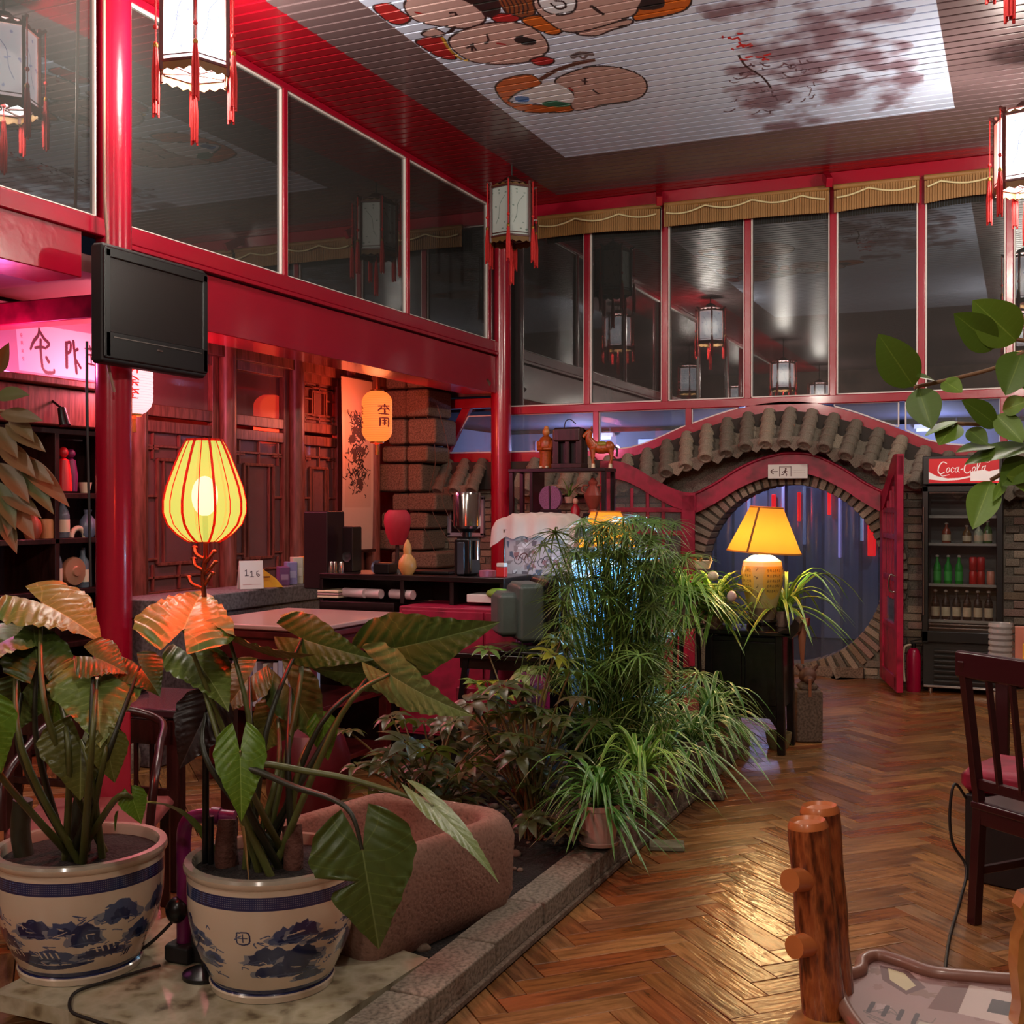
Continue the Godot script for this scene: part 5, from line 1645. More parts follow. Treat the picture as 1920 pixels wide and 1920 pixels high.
# ------------------------------------------------------------------ drinks fridge and what is in it
func fridge() -> void:
	var at := G(-0.465, 0.0, -10.6)
	var w := 0.62
	var d := 0.58
	var o := thing("drinks_fridge", "tall black drinks fridge with a red lettered header and glass door", "fridge", at)
	var body := mat(Color(0.11, 0.095, 0.095), 0.35)
	var zf := d / 2
	part("side_wall", mb().box(G(-w / 2 + 0.015, 1.0, -0.03), G(0.03, 1.86, d - 0.06), 0.006), body, o)
	part("side_wall", mb().box(G(w / 2 - 0.015, 1.0, -0.03), G(0.03, 1.86, d - 0.06), 0.006), body, o)
	part("back_wall", mb().box(G(0, 1.0, -zf + 0.02), G(w - 0.06, 1.86, 0.03), 0.002), mat(Color(0.42, 0.43, 0.42), 0.4), o)
	part("base", mb().box(G(0, 0.24, -0.02), G(w, 0.4, d - 0.04), 0.008), body, o)
	part("top_box", mb().box(G(0, 1.85, 0), G(w, 0.24, d), 0.01), body, o)
	for i in 7:
		part("grille_slat", mb().box(G(0.02, 0.1 + i * 0.042, zf - 0.012), G(w - 0.14, 0.024, 0.02), 0.004, Basis(Vector3.RIGHT, 0.4)), mat(Color(0.17, 0.155, 0.15), 0.5), o)
	for x in [-0.25, 0.25]:
		part("foot", mb().lathe([V(0.001, -0.0), V(0.022, 0.0), V(0.022, 0.04), V(0.001, 0.04)], 12, Transform3D(Basis(), G(x, 0, zf - 0.08))), M.steel, o)
	part("kick_strip", mb().box(G(0, 0.06, zf - 0.015), G(w - 0.02, 0.02, 0.012), 0.003), M.steel, o)
	# door
	var df := mb()
	df.box(G(-w / 2 + 0.025, 1.07, zf + 0.005), G(0.05, 1.3, 0.045), 0.006).box(G(w / 2 - 0.025, 1.07, zf + 0.005), G(0.05, 1.3, 0.045), 0.006)
	df.box(G(0, 1.695, zf + 0.005), G(w, 0.05, 0.045), 0.006).box(G(0, 0.475, zf + 0.005), G(w, 0.09, 0.045), 0.006)
	var door := part("door", df, M.black, o)
	part("pane", mb().box(G(0, 1.1, zf + 0.01), G(w - 0.1, 1.17, 0.006), 0.0), mat(Color(0.08, 0.08, 0.08), 0.01, {"alpha": 0.12, "spec": 0.6}), door)
	part("handle", mb().box(G(-w / 2 + 0.012, 1.1, zf + 0.035), G(0.014, 0.9, 0.02), 0.004), M.steel, door)
	part("inner_trim", mb().box(G(0, 0.545, zf - 0.01), G(w - 0.1, 0.012, 0.012), 0.003).box(G(0, 0.575, zf - 0.02), G(w - 0.1, 0.01, 0.012), 0.003).box(G(0, 1.665, zf - 0.005), G(w - 0.1, 0.012, 0.012), 0.003), M.steel, door)
	for y in [0.6, 0.9, 1.24, 1.47]:
		part("shelf", mb().box(G(0, y - 0.008, -0.03), G(w - 0.07, 0.014, d - 0.12), 0.003).box(G(0, y - 0.004, zf - 0.09), G(w - 0.07, 0.024, 0.008), 0.002), mat(Color(0.5, 0.5, 0.48), 0.35), o)
	# header print, lettered as it is on the fridge
	var red := Color(0.78, 0.05, 0.1)
	var wh := Color(0.92, 0.88, 0.86)
	var pa := Paint.new(512, 180, red)
	pa.poly([V(0, 96), V(60, 128), V(140, 146), V(230, 142), V(305, 128), V(305, 140), V(220, 158), V(110, 164), V(0, 152)], wh)
	pa.poly([V(305, 0), V(512, 0), V(512, 92), V(305, 92)], Color(0.72, 0.06, 0.1))
	pa.poly([V(305, 100), V(395, 84), V(440, 96), V(512, 80), V(512, 166), V(305, 166)], wh)
	pa.line([V(132, 34), V(104, 24), V(78, 52), V(70, 92), V(88, 112), V(116, 98)], 9, wh, 0.25).line([V(84, 112), V(100, 128), V(150, 118)], 6, wh, 0.3)
	for e in [[142, 84], [206, 82], [330, 80], [400, 74]]:
		var l := []
		for i in 13:
			l.append(V(e[0], e[1]) + V(cos(TAU * i / 12) * 11 + sin(TAU * i / 12) * -4, sin(TAU * i / 12) * 17))
		pa.line(l, 6, wh)
	pa.line([V(188, 72), V(174, 66), V(164, 84), V(170, 100), V(186, 94)], 6.5, wh, 0.2)
	pa.line([V(222, 62), V(214, 90), V(226, 100)], 7, wh, 0.2).line([V(236, 80), V(252, 76)], 7, wh)
	pa.line([V(318, 30), V(292, 20), V(268, 50), V(262, 90), V(280, 108), V(308, 92)], 9, wh, 0.25)
	pa.line([V(352, 88), V(374, 40), V(366, 22), V(356, 44), V(354, 84), V(366, 98)], 6.5, wh, 0.2)
	pa.line([V(416, 54), V(408, 84), V(422, 94)], 7, wh, 0.2).line([V(300, 24), V(360, 18), V(430, 30), V(446, 20)], 5, wh, 0.4)
	part("header_print", mb().quad(G(-w / 2 + 0.05, 1.745, zf + 0.002), G(w / 2 - 0.03, 1.745, zf + 0.002), G(w / 2 - 0.03, 1.945, zf + 0.002), G(-w / 2 + 0.05, 1.945, zf + 0.002)), mat(Color.WHITE, 0.35, {"tex": pa.tex(), "etex": pa.tex(), "energy": 0.22}), o)
	# bottles, one object each
	var green := mat(Color(0.1, 0.5, 0.16), 0.08, {"emit": Color(0.03, 0.2, 0.05), "energy": 0.0})
	var brown := mat(Color(0.09, 0.06, 0.05), 0.1)
	var pale := mat(Color(0.68, 0.64, 0.54), 0.5)
	var capm := mat(Color(0.62, 0.58, 0.55), 0.4)
	var ord := ["nearest the hinge side wall", "second along", "third along", "fourth along", "fifth along", "last in the row"]
	for i in 3:
		bottle("soda_bottle", at + G(-0.2 + i * 0.085, 0.902, 0.16), 0.032, 0.24, green, mat(Color(0.2, 0.6, 0.25), 0.4), capm, "bright green soda bottle on the second fridge shelf, " + ["beside the door handle", "between two other green ones", "next to the red cartons"][i], "green soda bottles in the fridge")
	for i in 6:
		bottle("beer_bottle", at + G(-0.215 + i * 0.083, 0.602, 0.16 + 0.01 * (i % 2)), 0.034, 0.25, brown, pale, capm, "dark beer bottle with pale label on the bottom fridge shelf, " + ["beside the door handle", "second from the door handle", "third from the door handle", "third from the far frame", "second from the far frame", "against the far frame"][i], "beer bottles in the fridge")
	for i in 3:
		solo("drink_can", mb().lathe([V(0.001, 0), V(0.026, 0), V(0.032, 0.01), V(0.032, 0.1), V(0.026, 0.115), V(0.001, 0.112)], 16), mat([Color(0.65, 0.1, 0.08), Color(0.6, 0.14, 0.1), Color(0.74, 0.5, 0.42)][i], 0.3), ["red can on the second fridge shelf beside the green bottles", "red can in the middle of the second fridge shelf", "pale red can at the far end of the second fridge shelf"][i], "can", at + G([0.08, 0.14, 0.215][i], 0.902, 0.16))
	for i in 2:
		solo("drink_can", mb().lathe([V(0.001, 0), V(0.026, 0), V(0.032, 0.01), V(0.032, 0.1), V(0.026, 0.115), V(0.001, 0.112)], 16), mat(Color(0.6, 0.1, 0.1), 0.3), ["red can stacked over the first red can in the fridge", "red can stacked over the second red can in the fridge"][i], "can", at + G(0.08 + i * 0.06, 1.018, 0.16))
	for i in 4:
		bottle("bottle", at + G([-0.13, 0.03, 0.12, 0.19][i], 1.242, 0.14), 0.036, [0.17, 0.15, 0.16, 0.19][i], [mat(Color(0.45, 0.2, 0.12), 0.2), mat(Color(0.35, 0.26, 0.14), 0.2), mat(Color(0.55, 0.6, 0.52), 0.15), mat(Color(0.22, 0.34, 0.16), 0.2)][i], pale, capm, ["squat russet bottle on the third fridge shelf", "squat brown jar bottle on the third fridge shelf", "pale frosted bottle on the third fridge shelf", "dark green bottle on the third fridge shelf at the far end"][i])

# ------------------------------------------------------------------ other things at the far end
func far_things() -> void:
	# fire extinguisher
	var o := thing("fire_extinguisher", "magenta-red fire extinguisher on the floor between the gate leaf and the fridge", "extinguisher", ony(1713, 1296, 0.0))
	part("cylinder", mb().lathe([V(0.001, 0), V(0.056, 0), V(0.06, 0.02), V(0.06, 0.3), V(0.045, 0.345), V(0.02, 0.365), V(0.001, 0.365)], 20), mat(Color(0.62, 0.02, 0.2), 0.3), o)
	part("valve", mb().lathe([V(0.02, 0.36), V(0.018, 0.4), V(0.001, 0.4)], 12).box(G(0.02, 0.405, 0), G(0.09, 0.014, 0.02), 0.003).box(G(0.02, 0.43, 0), G(0.1, 0.012, 0.02), 0.003, Basis(Vector3.BACK, 0.25)), M.black, o)
	part("hose", mb().tube(spline([G(-0.02, 0.39, 0), G(-0.075, 0.36, 0.01), G(-0.08, 0.2, 0.02), G(-0.07, 0.08, 0.02)]), 0.01, 6), M.cream, o)
	# curio shelf before the wall
	o = thing("curio_shelf", "dark open curio shelf carrying figurines against the far wall", "shelf", G(-3.46, 0, -8.95))
	var yt := 1.86
	for y in [0.3, 0.8, 1.28, yt]:
		part("shelf", mb().box(G(0, y - 0.015, 0), G(0.84, 0.03, 0.28), 0.005), M.black_wood, o)
	for x in [-0.4, 0.4]:
		part("side_post", mb().box(G(x, yt / 2, 0.11), G(0.035, yt, 0.035), 0.004), M.black_wood, o)
		part("side_post", mb().box(G(x, yt / 2, -0.11), G(0.035, yt, 0.035), 0.004), M.black_wood, o)
	part("divider", mb().box(G(-0.22, 1.57, 0), G(0.03, 0.56, 0.26), 0.004), M.black_wood, o)
	var on := func(px: float, y: float):
		var q := onz(px, 880, -8.93)
		return G(q.x, y, -8.93)
	var glaze := mat(Color(0.62, 0.32, 0.13), 0.35, {"tex": noise(0.03, 140, [Color(0.6, 0.6, 0.3), Color(1, 0.9, 0.7), Color(1, 0.7, 0.5)], 3), "tri": true, "scale": G(5, 5, 5)})
	o = thing("robed_figurine", "amber glazed robed figurine standing on the curio shelf beside the black lantern house", "figurine", on.call(1024, yt))
	part("robe", mb().lathe([V(0.001, 0), V(0.055, 0), V(0.058, 0.02), V(0.05, 0.1), V(0.062, 0.17), V(0.066, 0.21), V(0.05, 0.25), V(0.022, 0.27), V(0.001, 0.272)], 18), glaze, o)
	part("head", mb().ball(G(0, 0.3, 0), G(0.03, 0.036, 0.032)).ball(G(0, 0.335, -0.005), G(0.02, 0.018, 0.02)), mat(Color(0.7, 0.42, 0.2), 0.4), o)
	part("sleeve", mb().tube([G(-0.06, 0.22, 0.01), G(-0.05, 0.16, 0.04), G(0.0, 0.16, 0.065)], [0.022, 0.02, 0.014], 8).tube([G(0.06, 0.22, 0.01), G(0.05, 0.16, 0.04), G(0.0, 0.16, 0.065)], [0.022, 0.02, 0.014], 8), glaze, o)
	part("shoe", mb().ball(G(-0.025, 0.012, 0.05), G(0.016, 0.012, 0.022), 8, 6).ball(G(0.025, 0.012, 0.05), G(0.016, 0.012, 0.022), 8, 6), M.cream, o)
	var b := on.call(1069, yt)
	o = thing("lantern_house", "dark slatted wooden lantern house with a wire handle on the curio shelf", "lantern", b)
	for x in [-0.1, 0.0, 0.1]:
		part("upright", mb().box(G(x, 0.15, 0.06), G(0.05 if x else 0.035, 0.3, 0.03), 0.004), M.dark_wood, o)
	part("shell", mb().box(G(0, 0.16, -0.03), G(0.245, 0.32, 0.12), 0.01), M.black_wood, o)
	part("base", mb().box(G(0, 0.02, 0.01), G(0.26, 0.04, 0.17), 0.006), M.dark_wood, o)
	part("roof", mb().box(G(0, 0.27, 0.015), G(0.245, 0.12, 0.15), 0.02), M.dark_wood, o)
	part("handle", mb().tube(spline([G(-0.05, 0.32, 0), G(-0.04, 0.38, 0), G(0, 0.4, 0), G(0.05, 0.36, 0)]), 0.004, 5), M.black, o)
	o = thing("horse_figurine", "amber glazed horse figurine with cream hooves on the curio shelf", "figurine", on.call(1128, yt), 0.35)
	var hb := mb()
	hb.ball(G(0.0, 0.16, 0), G(0.082, 0.046, 0.042), 14, 10)
	hb.ball(G(-0.06, 0.17, 0), G(0.045, 0.05, 0.042), 12, 8).ball(G(0.06, 0.168, 0), G(0.045, 0.05, 0.044), 12, 8)
	hb.tube(spline([G(-0.07, 0.18, 0), G(-0.1, 0.235, 0), G(-0.095, 0.29, 0)]), [0.042, 0.042, 0.04, 0.038, 0.036, 0.034, 0.032, 0.03, 0.028, 0.027, 0.026, 0.025, 0.024], 10)
	hb.tube([G(-0.085, 0.295, 0), G(-0.12, 0.275, 0), G(-0.15, 0.25, 0)], [0.026, 0.022, 0.014], 10)
	hb.tube([G(-0.085, 0.31, 0.012), G(-0.08, 0.335, 0.015)], [0.008, 0.003], 6).tube([G(-0.085, 0.31, -0.012), G(-0.08, 0.335, -0.015)], [0.008, 0.003], 6)
	for l in [[-0.07, 0.022, 0.0], [-0.065, -0.022, -0.01], [0.07, 0.022, 0.012], [0.075, -0.022, 0.006]]:
		hb.tube([G(l[0], 0.15, l[1]), G(l[0] + l[2], 0.085, l[1]), G(l[0] - l[2] * 0.3, 0.03, l[1])], [0.024, 0.013, 0.01], 8)
	part("body", hb, glaze, o)
	part("saddle", mb().ball(G(0.0, 0.19, 0), G(0.05, 0.028, 0.044), 10, 6), mat(Color(0.5, 0.46, 0.14), 0.35), o)
	for l in [-0.07, -0.065, 0.067, 0.073]:
		part("hoof", mb().lathe([V(0.001, 0), V(0.014, 0), V(0.011, 0.035), V(0.001, 0.036)], 8, Transform3D(Basis(), G(l, 0, 0.022 if l in [-0.07, 0.067] else -0.022))), M.cream, o)
	part("tail", mb().tube(spline([G(0.1, 0.18, 0), G(0.125, 0.15, 0), G(0.12, 0.09, 0)]), 0.009, 6), M.dark_wood, o)
	# on the lower shelves
	o = thing("geode", "polished violet geode halves on the curio shelf, just above the white cloth", "ornament", on.call(1036, 1.52))
	for s in [-1.0, 1.0]:
		var gp := PackedVector2Array([V(0.008 * s, -0.09)])
		for i in 11:
			var an := -PI / 2 + PI * i / 10.0
			gp.push_back(V(s * (0.012 + cos(an) * 0.085), sin(an) * 0.1))
		part("half", mb().prism(gp, 0.04, Transform3D(Basis(), G(0, 0.1, 0.02))), mat(Color(0.62, 0.42, 0.6), 0.12, {"tex": M.speck_t, "tri": true, "scale": G(8, 8, 8)}), o)
	part("stand", mb().box(G(0, -0.1, 0.04), G(0.16, 0.22, 0.08), 0.006), M.black_wood, o)
	o = thing("urn", "russet two-handled urn on the curio shelf beside the gate leaf", "vase", on.call(1112, 1.5))
	part("body", mb().lathe([V(0.001, 0), V(0.045, 0), V(0.03, 0.03), V(0.06, 0.09), V(0.075, 0.14), V(0.05, 0.19), V(0.03, 0.22), V(0.04, 0.245), V(0.015, 0.28), V(0.001, 0.285)], 20), mat(Color(0.52, 0.24, 0.2), 0.35), o)
	for s in [-1.0, 1.0]:
		part("handle", mb().tube(spline([G(0.06 * s, 0.16, 0), G(0.095 * s, 0.18, 0), G(0.08 * s, 0.22, 0), G(0.04 * s, 0.22, 0)]), 0.008, 6), mat(Color(0.52, 0.26, 0.2), 0.35), o)
	part("stand", mb().box(G(0, -0.11, 0), G(0.13, 0.22, 0.13), 0.006), M.black_wood, o)
	o = thing("lady_figurine", "slender crimson gowned figurine between the geode and the urn", "figurine", on.call(1079, 1.28))
	part("gown", mb().lathe([V(0.001, 0), V(0.06, 0), V(0.05, 0.1), V(0.035, 0.2), V(0.04, 0.25), V(0.015, 0.29), V(0.001, 0.29)], 16), mat(Color(0.62, 0.06, 0.14), 0.35), o)
	part("head", mb().ball(G(0, 0.315, 0), G(0.022, 0.028, 0.022), 10, 8), mat(Color(0.75, 0.55, 0.48), 0.5), o)
	o = thing("tufted_plant", "small spiky tufted plant above the violet geode on the curio shelf", "plant", on.call(1067, 1.58))
	part("pot", mb().lathe([V(0.001, 0), V(0.03, 0), V(0.04, 0.05), V(0.001, 0.05)], 12), M.terracotta, o)
	for l in [[-0.2, 0.1], [-0.14, 0.02], [-0.05, 0.16], [0.06, 0.12], [0.17, 0.12], [0.1, 0.0], [-0.24, 0.04], [0.04, 0.05]]:
		blade(o, G(0, 0.05, 0), G(l[0], 0.05 + l[1], 0.05), 0.02, 0.05, leafm(0))
	# lamp with the orange shade, on the altar cabinet
	var c := G(-1.6, 0, -7.55)
	o = thing("altar_cabinet", "dark altar cabinet with upturned ends carrying the orange shaded lamp", "cabinet", c)
	part("top", mb().box(G(0, 0.755, 0), G(0.56, 0.03, 0.42), 0.008), M.black_wood, o)
	part("upturned_end", mb().prism(PackedVector2Array([V(0.2, 0.77), V(0.28, 0.73), V(0.325, 0.78), V(0.33, 0.83), V(0.3, 0.86), V(0.285, 0.825), V(0.25, 0.79)]), 0.42, Transform3D(Basis(), G(0, 0, -0.21))), M.black_wood, o)
	part("carcass", mb().box(G(-0.02, 0.5, 0), G(0.46, 0.46, 0.34), 0.008), M.black_wood, o)
	for x in [-0.13, 0.1]:
		part("door", mb().box(G(x - 0.01, 0.5, 0.175), G(0.21, 0.4, 0.014), 0.006), M.black_wood, o)
	for q in [[-0.24, 0.16], [0.2, 0.16], [-0.24, -0.16], [0.2, -0.16]]:
		part("leg", mb().bar(G(q[0], 0.74, q[1]), G(q[0] * 1.08, 0, q[1] * 1.05), 0.05, 0.05, 0.006), M.black_wood, o)
	part("apron", mb().prism(PackedVector2Array([V(-0.24, 0.28), V(0.2, 0.28), V(0.2, 0.14), V(0.14, 0.22), V(-0.18, 0.22), V(-0.24, 0.14)]), 0.02, Transform3D(Basis(), G(0, 0, 0.15))), M.black_wood, o)
	var lp := c + G(0.06, 0.77, 0.0)
	lamp(lp, "table lamp with an orange shade on a painted vase before the round gate", 0.6, 0.06)
	# second yellow lamp further back
	var l2 := onz(1133, 1000, -7.9)
	solo("lamp_stand", mb().lathe([V(0.001, 0), V(0.2, 0), V(0.2, 0.03), V(0.04, 0.06), V(0.04, 0.66), V(0.22, 0.7), V(0.22, 0.74), V(0.001, 0.74)], 20), M.dark_wood, "dark pedestal table under the yellow shaded lamp behind the sedge", "table", G(l2.x, 0, l2.z))
	lamp(G(l2.x, 0.74, l2.z), "table lamp with a yellow shade glowing behind the umbrella sedge beside the white cloth", 0.45, 0.0, Color(0.44, 0.34, 0.08))
	# carved stone hitching post with a hanging strap
	var sp := ony(1514, 1388, 0.0)
	o = thing("stone_post", "square stone post with a carved beast head at the foot of the altar cabinet", "post", sp, 0.35)
	part("shaft", mb().box(G(0, 0.17, 0), G(0.17, 0.34, 0.17), 0.012), M.kerb2, o)
	part("shoulder", mb().box(G(0, 0.36, 0), G(0.13, 0.06, 0.13), 0.03), M.kerb2, o)
	var hd := mb().ball(G(0, 0.43, 0), G(0.06, 0.055, 0.06), 12, 8).ball(G(0, 0.41, 0.05), G(0.035, 0.03, 0.04), 10, 8)
	hd.tube([G(-0.035, 0.46, 0), G(-0.07, 0.5, -0.01)], [0.016, 0.009], 8).tube([G(0.035, 0.46, 0), G(0.07, 0.5, -0.01)], [0.016, 0.009], 8)
	part("beast_head", hd, mat(Color(0.42, 0.26, 0.2), 0.6), o)
	part("tongue", mb().box(G(0, 0.36, 0.085), G(0.02, 0.12, 0.008), 0.003), mat(Color(0.6, 0.36, 0.24), 0.6), o)
	var rows := []
	for i in 9:
		var t := i / 8.0
		rows.append(PackedVector3Array([G(-0.035 * (1.0 - t * 0.75), -0.27 * t + 0.02 * (1 - t), 0.02 * sin(t * 3)), G(0.0, -0.27 * t + 0.02 * (1 - t) + 0.004, 0.02 * sin(t * 3) + 0.01), G(0.035 * (1.0 - t * 0.75), -0.27 * t + 0.02 * (1 - t), 0.02 * sin(t * 3))]))
	solo("leather_strap", mb().grid(rows), mat(Color(0.62, 0.36, 0.24), 0.6), "tan pointed leather strap hanging from the upturned cabinet end", "strap", c + G(0.325, 0.83, 0.06))
	solo("basket", mb().lathe([V(0.001, 0.0), V(0.06, 0.0), V(0.075, 0.04), V(0.085, 0.1), V(0.075, 0.1), V(0.06, 0.03), V(0.001, 0.02)], 14), mat(Color(0.62, 0.55, 0.36), 0.7, {"bump": noise(0.1, 150, [], 2), "deep": 1.0, "tri": true, "scale": G(8, 8, 8)}), "little straw basket on the floor under the altar cabinet", "basket", ony(1460, 1402, 0))

func lamp(at: Vector3, label: String, e: float, tilt: float, glow := Color(0.44, 0.31, 0.09)) -> void:
	var tint := Color(0.8, 0.52, 0.16)
	var o := thing("table_lamp", label, "lamp", at)
	var pa := Paint.new(512, 256, Color(0.66, 0.62, 0.42))
	var g := RandomNumberGenerator.new()
	g.seed = 14
	for k in 4:
		pa.ell(V(64 + k * 128, 120), V(46, 62), Color(0.72, 0.62, 0.28))
		for i in 6:
			for j in 5:
				glyph(pa, V(34 + k * 128 + i * 11, 76 + j * 18), 10, i + j, Color(0.42, 0.36, 0.2), 0.16)
		for i in 5:
			pa.line([V(128 * k + 120, 200 - i * 30), V(128 * k + 130 + g.randf_range(-12, 12), 180 - i * 30), V(128 * k + 124 + g.randf_range(-10, 10), 160 - i * 30)], 3, Color(0.4, 0.36, 0.26))
	pa.im.fill_rect(Rect2i(0, 214, 512, 42), Color(0.5, 0.42, 0.34))
	pa.im.fill_rect(Rect2i(0, 0, 512, 66), Color(0.82, 0.84, 0.82))
	part("foot", mb().lathe([V(0.001, 0), V(0.1, 0), V(0.1, 0.02), V(0.085, 0.03), V(0.1, 0.045), V(0.09, 0.06), V(0.001, 0.06)], 24), M.black_wood, o)
	part("vase", mb().lathe([V(0.075, 0.06), V(0.085, 0.1), V(0.1, 0.17), V(0.128, 0.28), V(0.135, 0.36), V(0.12, 0.43), V(0.07, 0.465), V(0.04, 0.47)], 32), mat(Color.WHITE, 0.25, {"tex": pa.tex()}), o)
	part("neck", mb().lathe([V(0.03, 0.465), V(0.022, 0.475), V(0.015, 0.485)], 16), M.gold, o)
	part("bulb", mb().ball(G(0, 0.525, 0), G(0.032, 0.045, 0.032), 12, 10), mat(Color.WHITE, 0.3, {"emit": Color(1.0, 0.9, 0.7), "energy": 6.0}), o)
	var s := part("shade", mb().lathe([V(0.235, 0.0), V(0.105, 0.285)], 40), mat(tint, 0.8, {"back": glow}), o)
	s.position = G(0.01, 0.49, 0)
	s.rotation.z = -tilt
	part("rim", mb().lathe([V(0.233, 0.003), V(0.238, -0.004), V(0.237, 0.006)], 40).lathe([V(0.103, 0.283), V(0.108, 0.29), V(0.107, 0.28)], 40), mat(Color(0.8, 0.5, 0.16), 0.7), s)
	part("seam_tape", mb().bar(G(sin(-0.25) * 0.237, 0, cos(-0.25) * 0.237), G(sin(-0.25) * 0.107, 0.285, cos(-0.25) * 0.107), 0.014, 0.003, 0.001), mat(Color(0.5, 0.3, 0.1), 0.8), s)
	part("spider", mb().tube([G(-0.104, 0.25, 0), G(0.104, 0.25, 0)], 0.003, 5).tube([G(0, 0.06, 0), G(0, 0.25, 0)], 0.003, 5), M.gold, s)
	omni(G(0, 0.525, 0), Color(1.0, 0.86, 0.6), e, 0.04, o)

# ------------------------------------------------------------------ planter: kerb, bed, stone trough, big porcelain pots
func porcelain(at: Vector3, label: String, which: int) -> Node3D:
	var a := atan2(EYE.x - at.x, EYE.z - at.z)
	var o := thing("porcelain_pot", label, "pot", at, a - PI)
	var base := Color(0.8, 0.72, 0.62)
	var blue := Color(0.1, 0.14, 0.3)
	var mid := Color(0.24, 0.29, 0.42)
	var pa := Paint.new(1024, 320, base)
	var g := RandomNumberGenerator.new()
	g.seed = 20 + which
	for y in [[34, 66], [282, 300]]:
		pa.im.fill_rect(Rect2i(0, y[0], 1024, y[1] - y[0]), blue)
	for i in 256:
		for j in 5:
			pa.im.fill_rect(Rect2i(i * 4, 38 + j * 5, 2, 2), Color(0.4, 0.44, 0.52))
	# a hill: pale wash behind, dark rounded crown, ragged foot
	var hill := func(c: Vector2, w: float, h: float, col: Color):
		for layer in [[1.35, 0.75, Color(0.5, 0.5, 0.54)], [1.0, 1.0, col], [0.5, 0.55, blue]]:
			var pts := []
			for k in 15:
				var an := PI * k / 14.0
				var n := 1.0 + g.randf_range(-0.16, 0.16)
				pts.append(c + V(-cos(an) * w * layer[0] * n, h * 0.6 - sin(an) * h * 1.5 * layer[1] * n))
			for k in 6:
				pts.append(c + V(w * layer[0] * (0.9 - 1.8 * k / 5.0), h * 0.6 + g.randf_range(-0.15, 0.4) * h))
			pa.poly(pts, layer[2])
		pa.line([c + V(-w, h * 0.75), c + V(0, h * 0.6), c + V(w * 1.2, h * 0.8)], 3, mid)
	if which == 0:
		for e in [[300, 120, 26, 30], [330, 190, 40, 30], [420, 150, 42, 30], [480, 150, 30, 26], [440, 230, 60, 26], [520, 170, 30, 34], [590, 120, 40, 34], [640, 190, 34, 28], [700, 125, 34, 34], [720, 190, 30, 30], [370, 235, 50, 20], [560, 225, 50, 22], [260, 170, 26, 30]]:
			hill.call(V(e[0], e[1]), e[2], e[3], blue if g.randf() > 0.4 else mid)
		for e in [[420, 215], [330, 215], [540, 205], [655, 150], [280, 150]]:
			for i in 4:
				pa.line([V(e[0] + i * 13, e[1]), V(e[0] + 6 + i * 13, e[1] + 18)], 4, base)
		pa.line([V(340, 240), V(430, 262), V(540, 250)], 14, blue, 0.5)
		for i in 3:
			pa.poly([V(610 + i * 8, 236), V(615 + i * 8, 236), V(611 + i * 8, 256), V(606 + i * 8, 256)], blue)
	else:
		for e in [[300, 130, 30, 30], [340, 150, 40, 24], [330, 200, 44, 26], [380, 190, 26, 16], [310, 250, 26, 20], [540, 130, 34, 24], [570, 120, 30, 24], [510, 180, 46, 26], [570, 185, 44, 30], [540, 220, 60, 26], [620, 150, 40, 12], [690, 110, 24, 26], [700, 190, 30, 30], [760, 200, 40, 26], [600, 250, 36, 14]]:
			hill.call(V(e[0], e[1]), e[2], e[3], blue if g.randf() > 0.35 else mid)
		pa.line([V(445, 118), V(467, 118), V(467, 144), V(445, 144), V(445, 118)], 3, blue)
		pa.line([V(456, 121), V(456, 141)], 2.5, blue).line([V(448, 131), V(464, 131)], 2.5, blue)
		pa.line([V(590, 150), V(640, 160), V(690, 150)], 8, mid, 0.4)
	for i in 70:
		var c := V(g.randf_range(280, 740), g.randf_range(110, 250))
		pa.line([c, c + V(g.randf_range(-16, 16), g.randf_range(-10, 10)), c + V(g.randf_range(-26, 26), g.randf_range(-8, 12))], 2.5, base if i % 3 == 0 else mid)
	var prof := [V(0.186, 0.0), V(0.19, 0.018), V(0.183, 0.026), V(0.205, 0.07), V(0.235, 0.14), V(0.252, 0.22), V(0.256, 0.3), V(0.256, 0.35), V(0.264, 0.358), V(0.266, 0.37)]
	part("body", mb().lathe(prof, 48), mat(Color.WHITE, 0.16, {"tex": pa.tex(), "coat": 0.6, "coat_rough": 0.05}), o)
	part("rim", mb().lathe([V(0.266, 0.37), V(0.262, 0.38), V(0.24, 0.38), V(0.236, 0.37), V(0.235, 0.25)], 48), mat(Color(0.62, 0.57, 0.5), 0.18, {"coat": 0.6}), o)
	part("soil", mb().lathe([V(0.001, 0.362), V(0.1, 0.358), V(0.236, 0.346)], 24), M.soil, o)
	return o

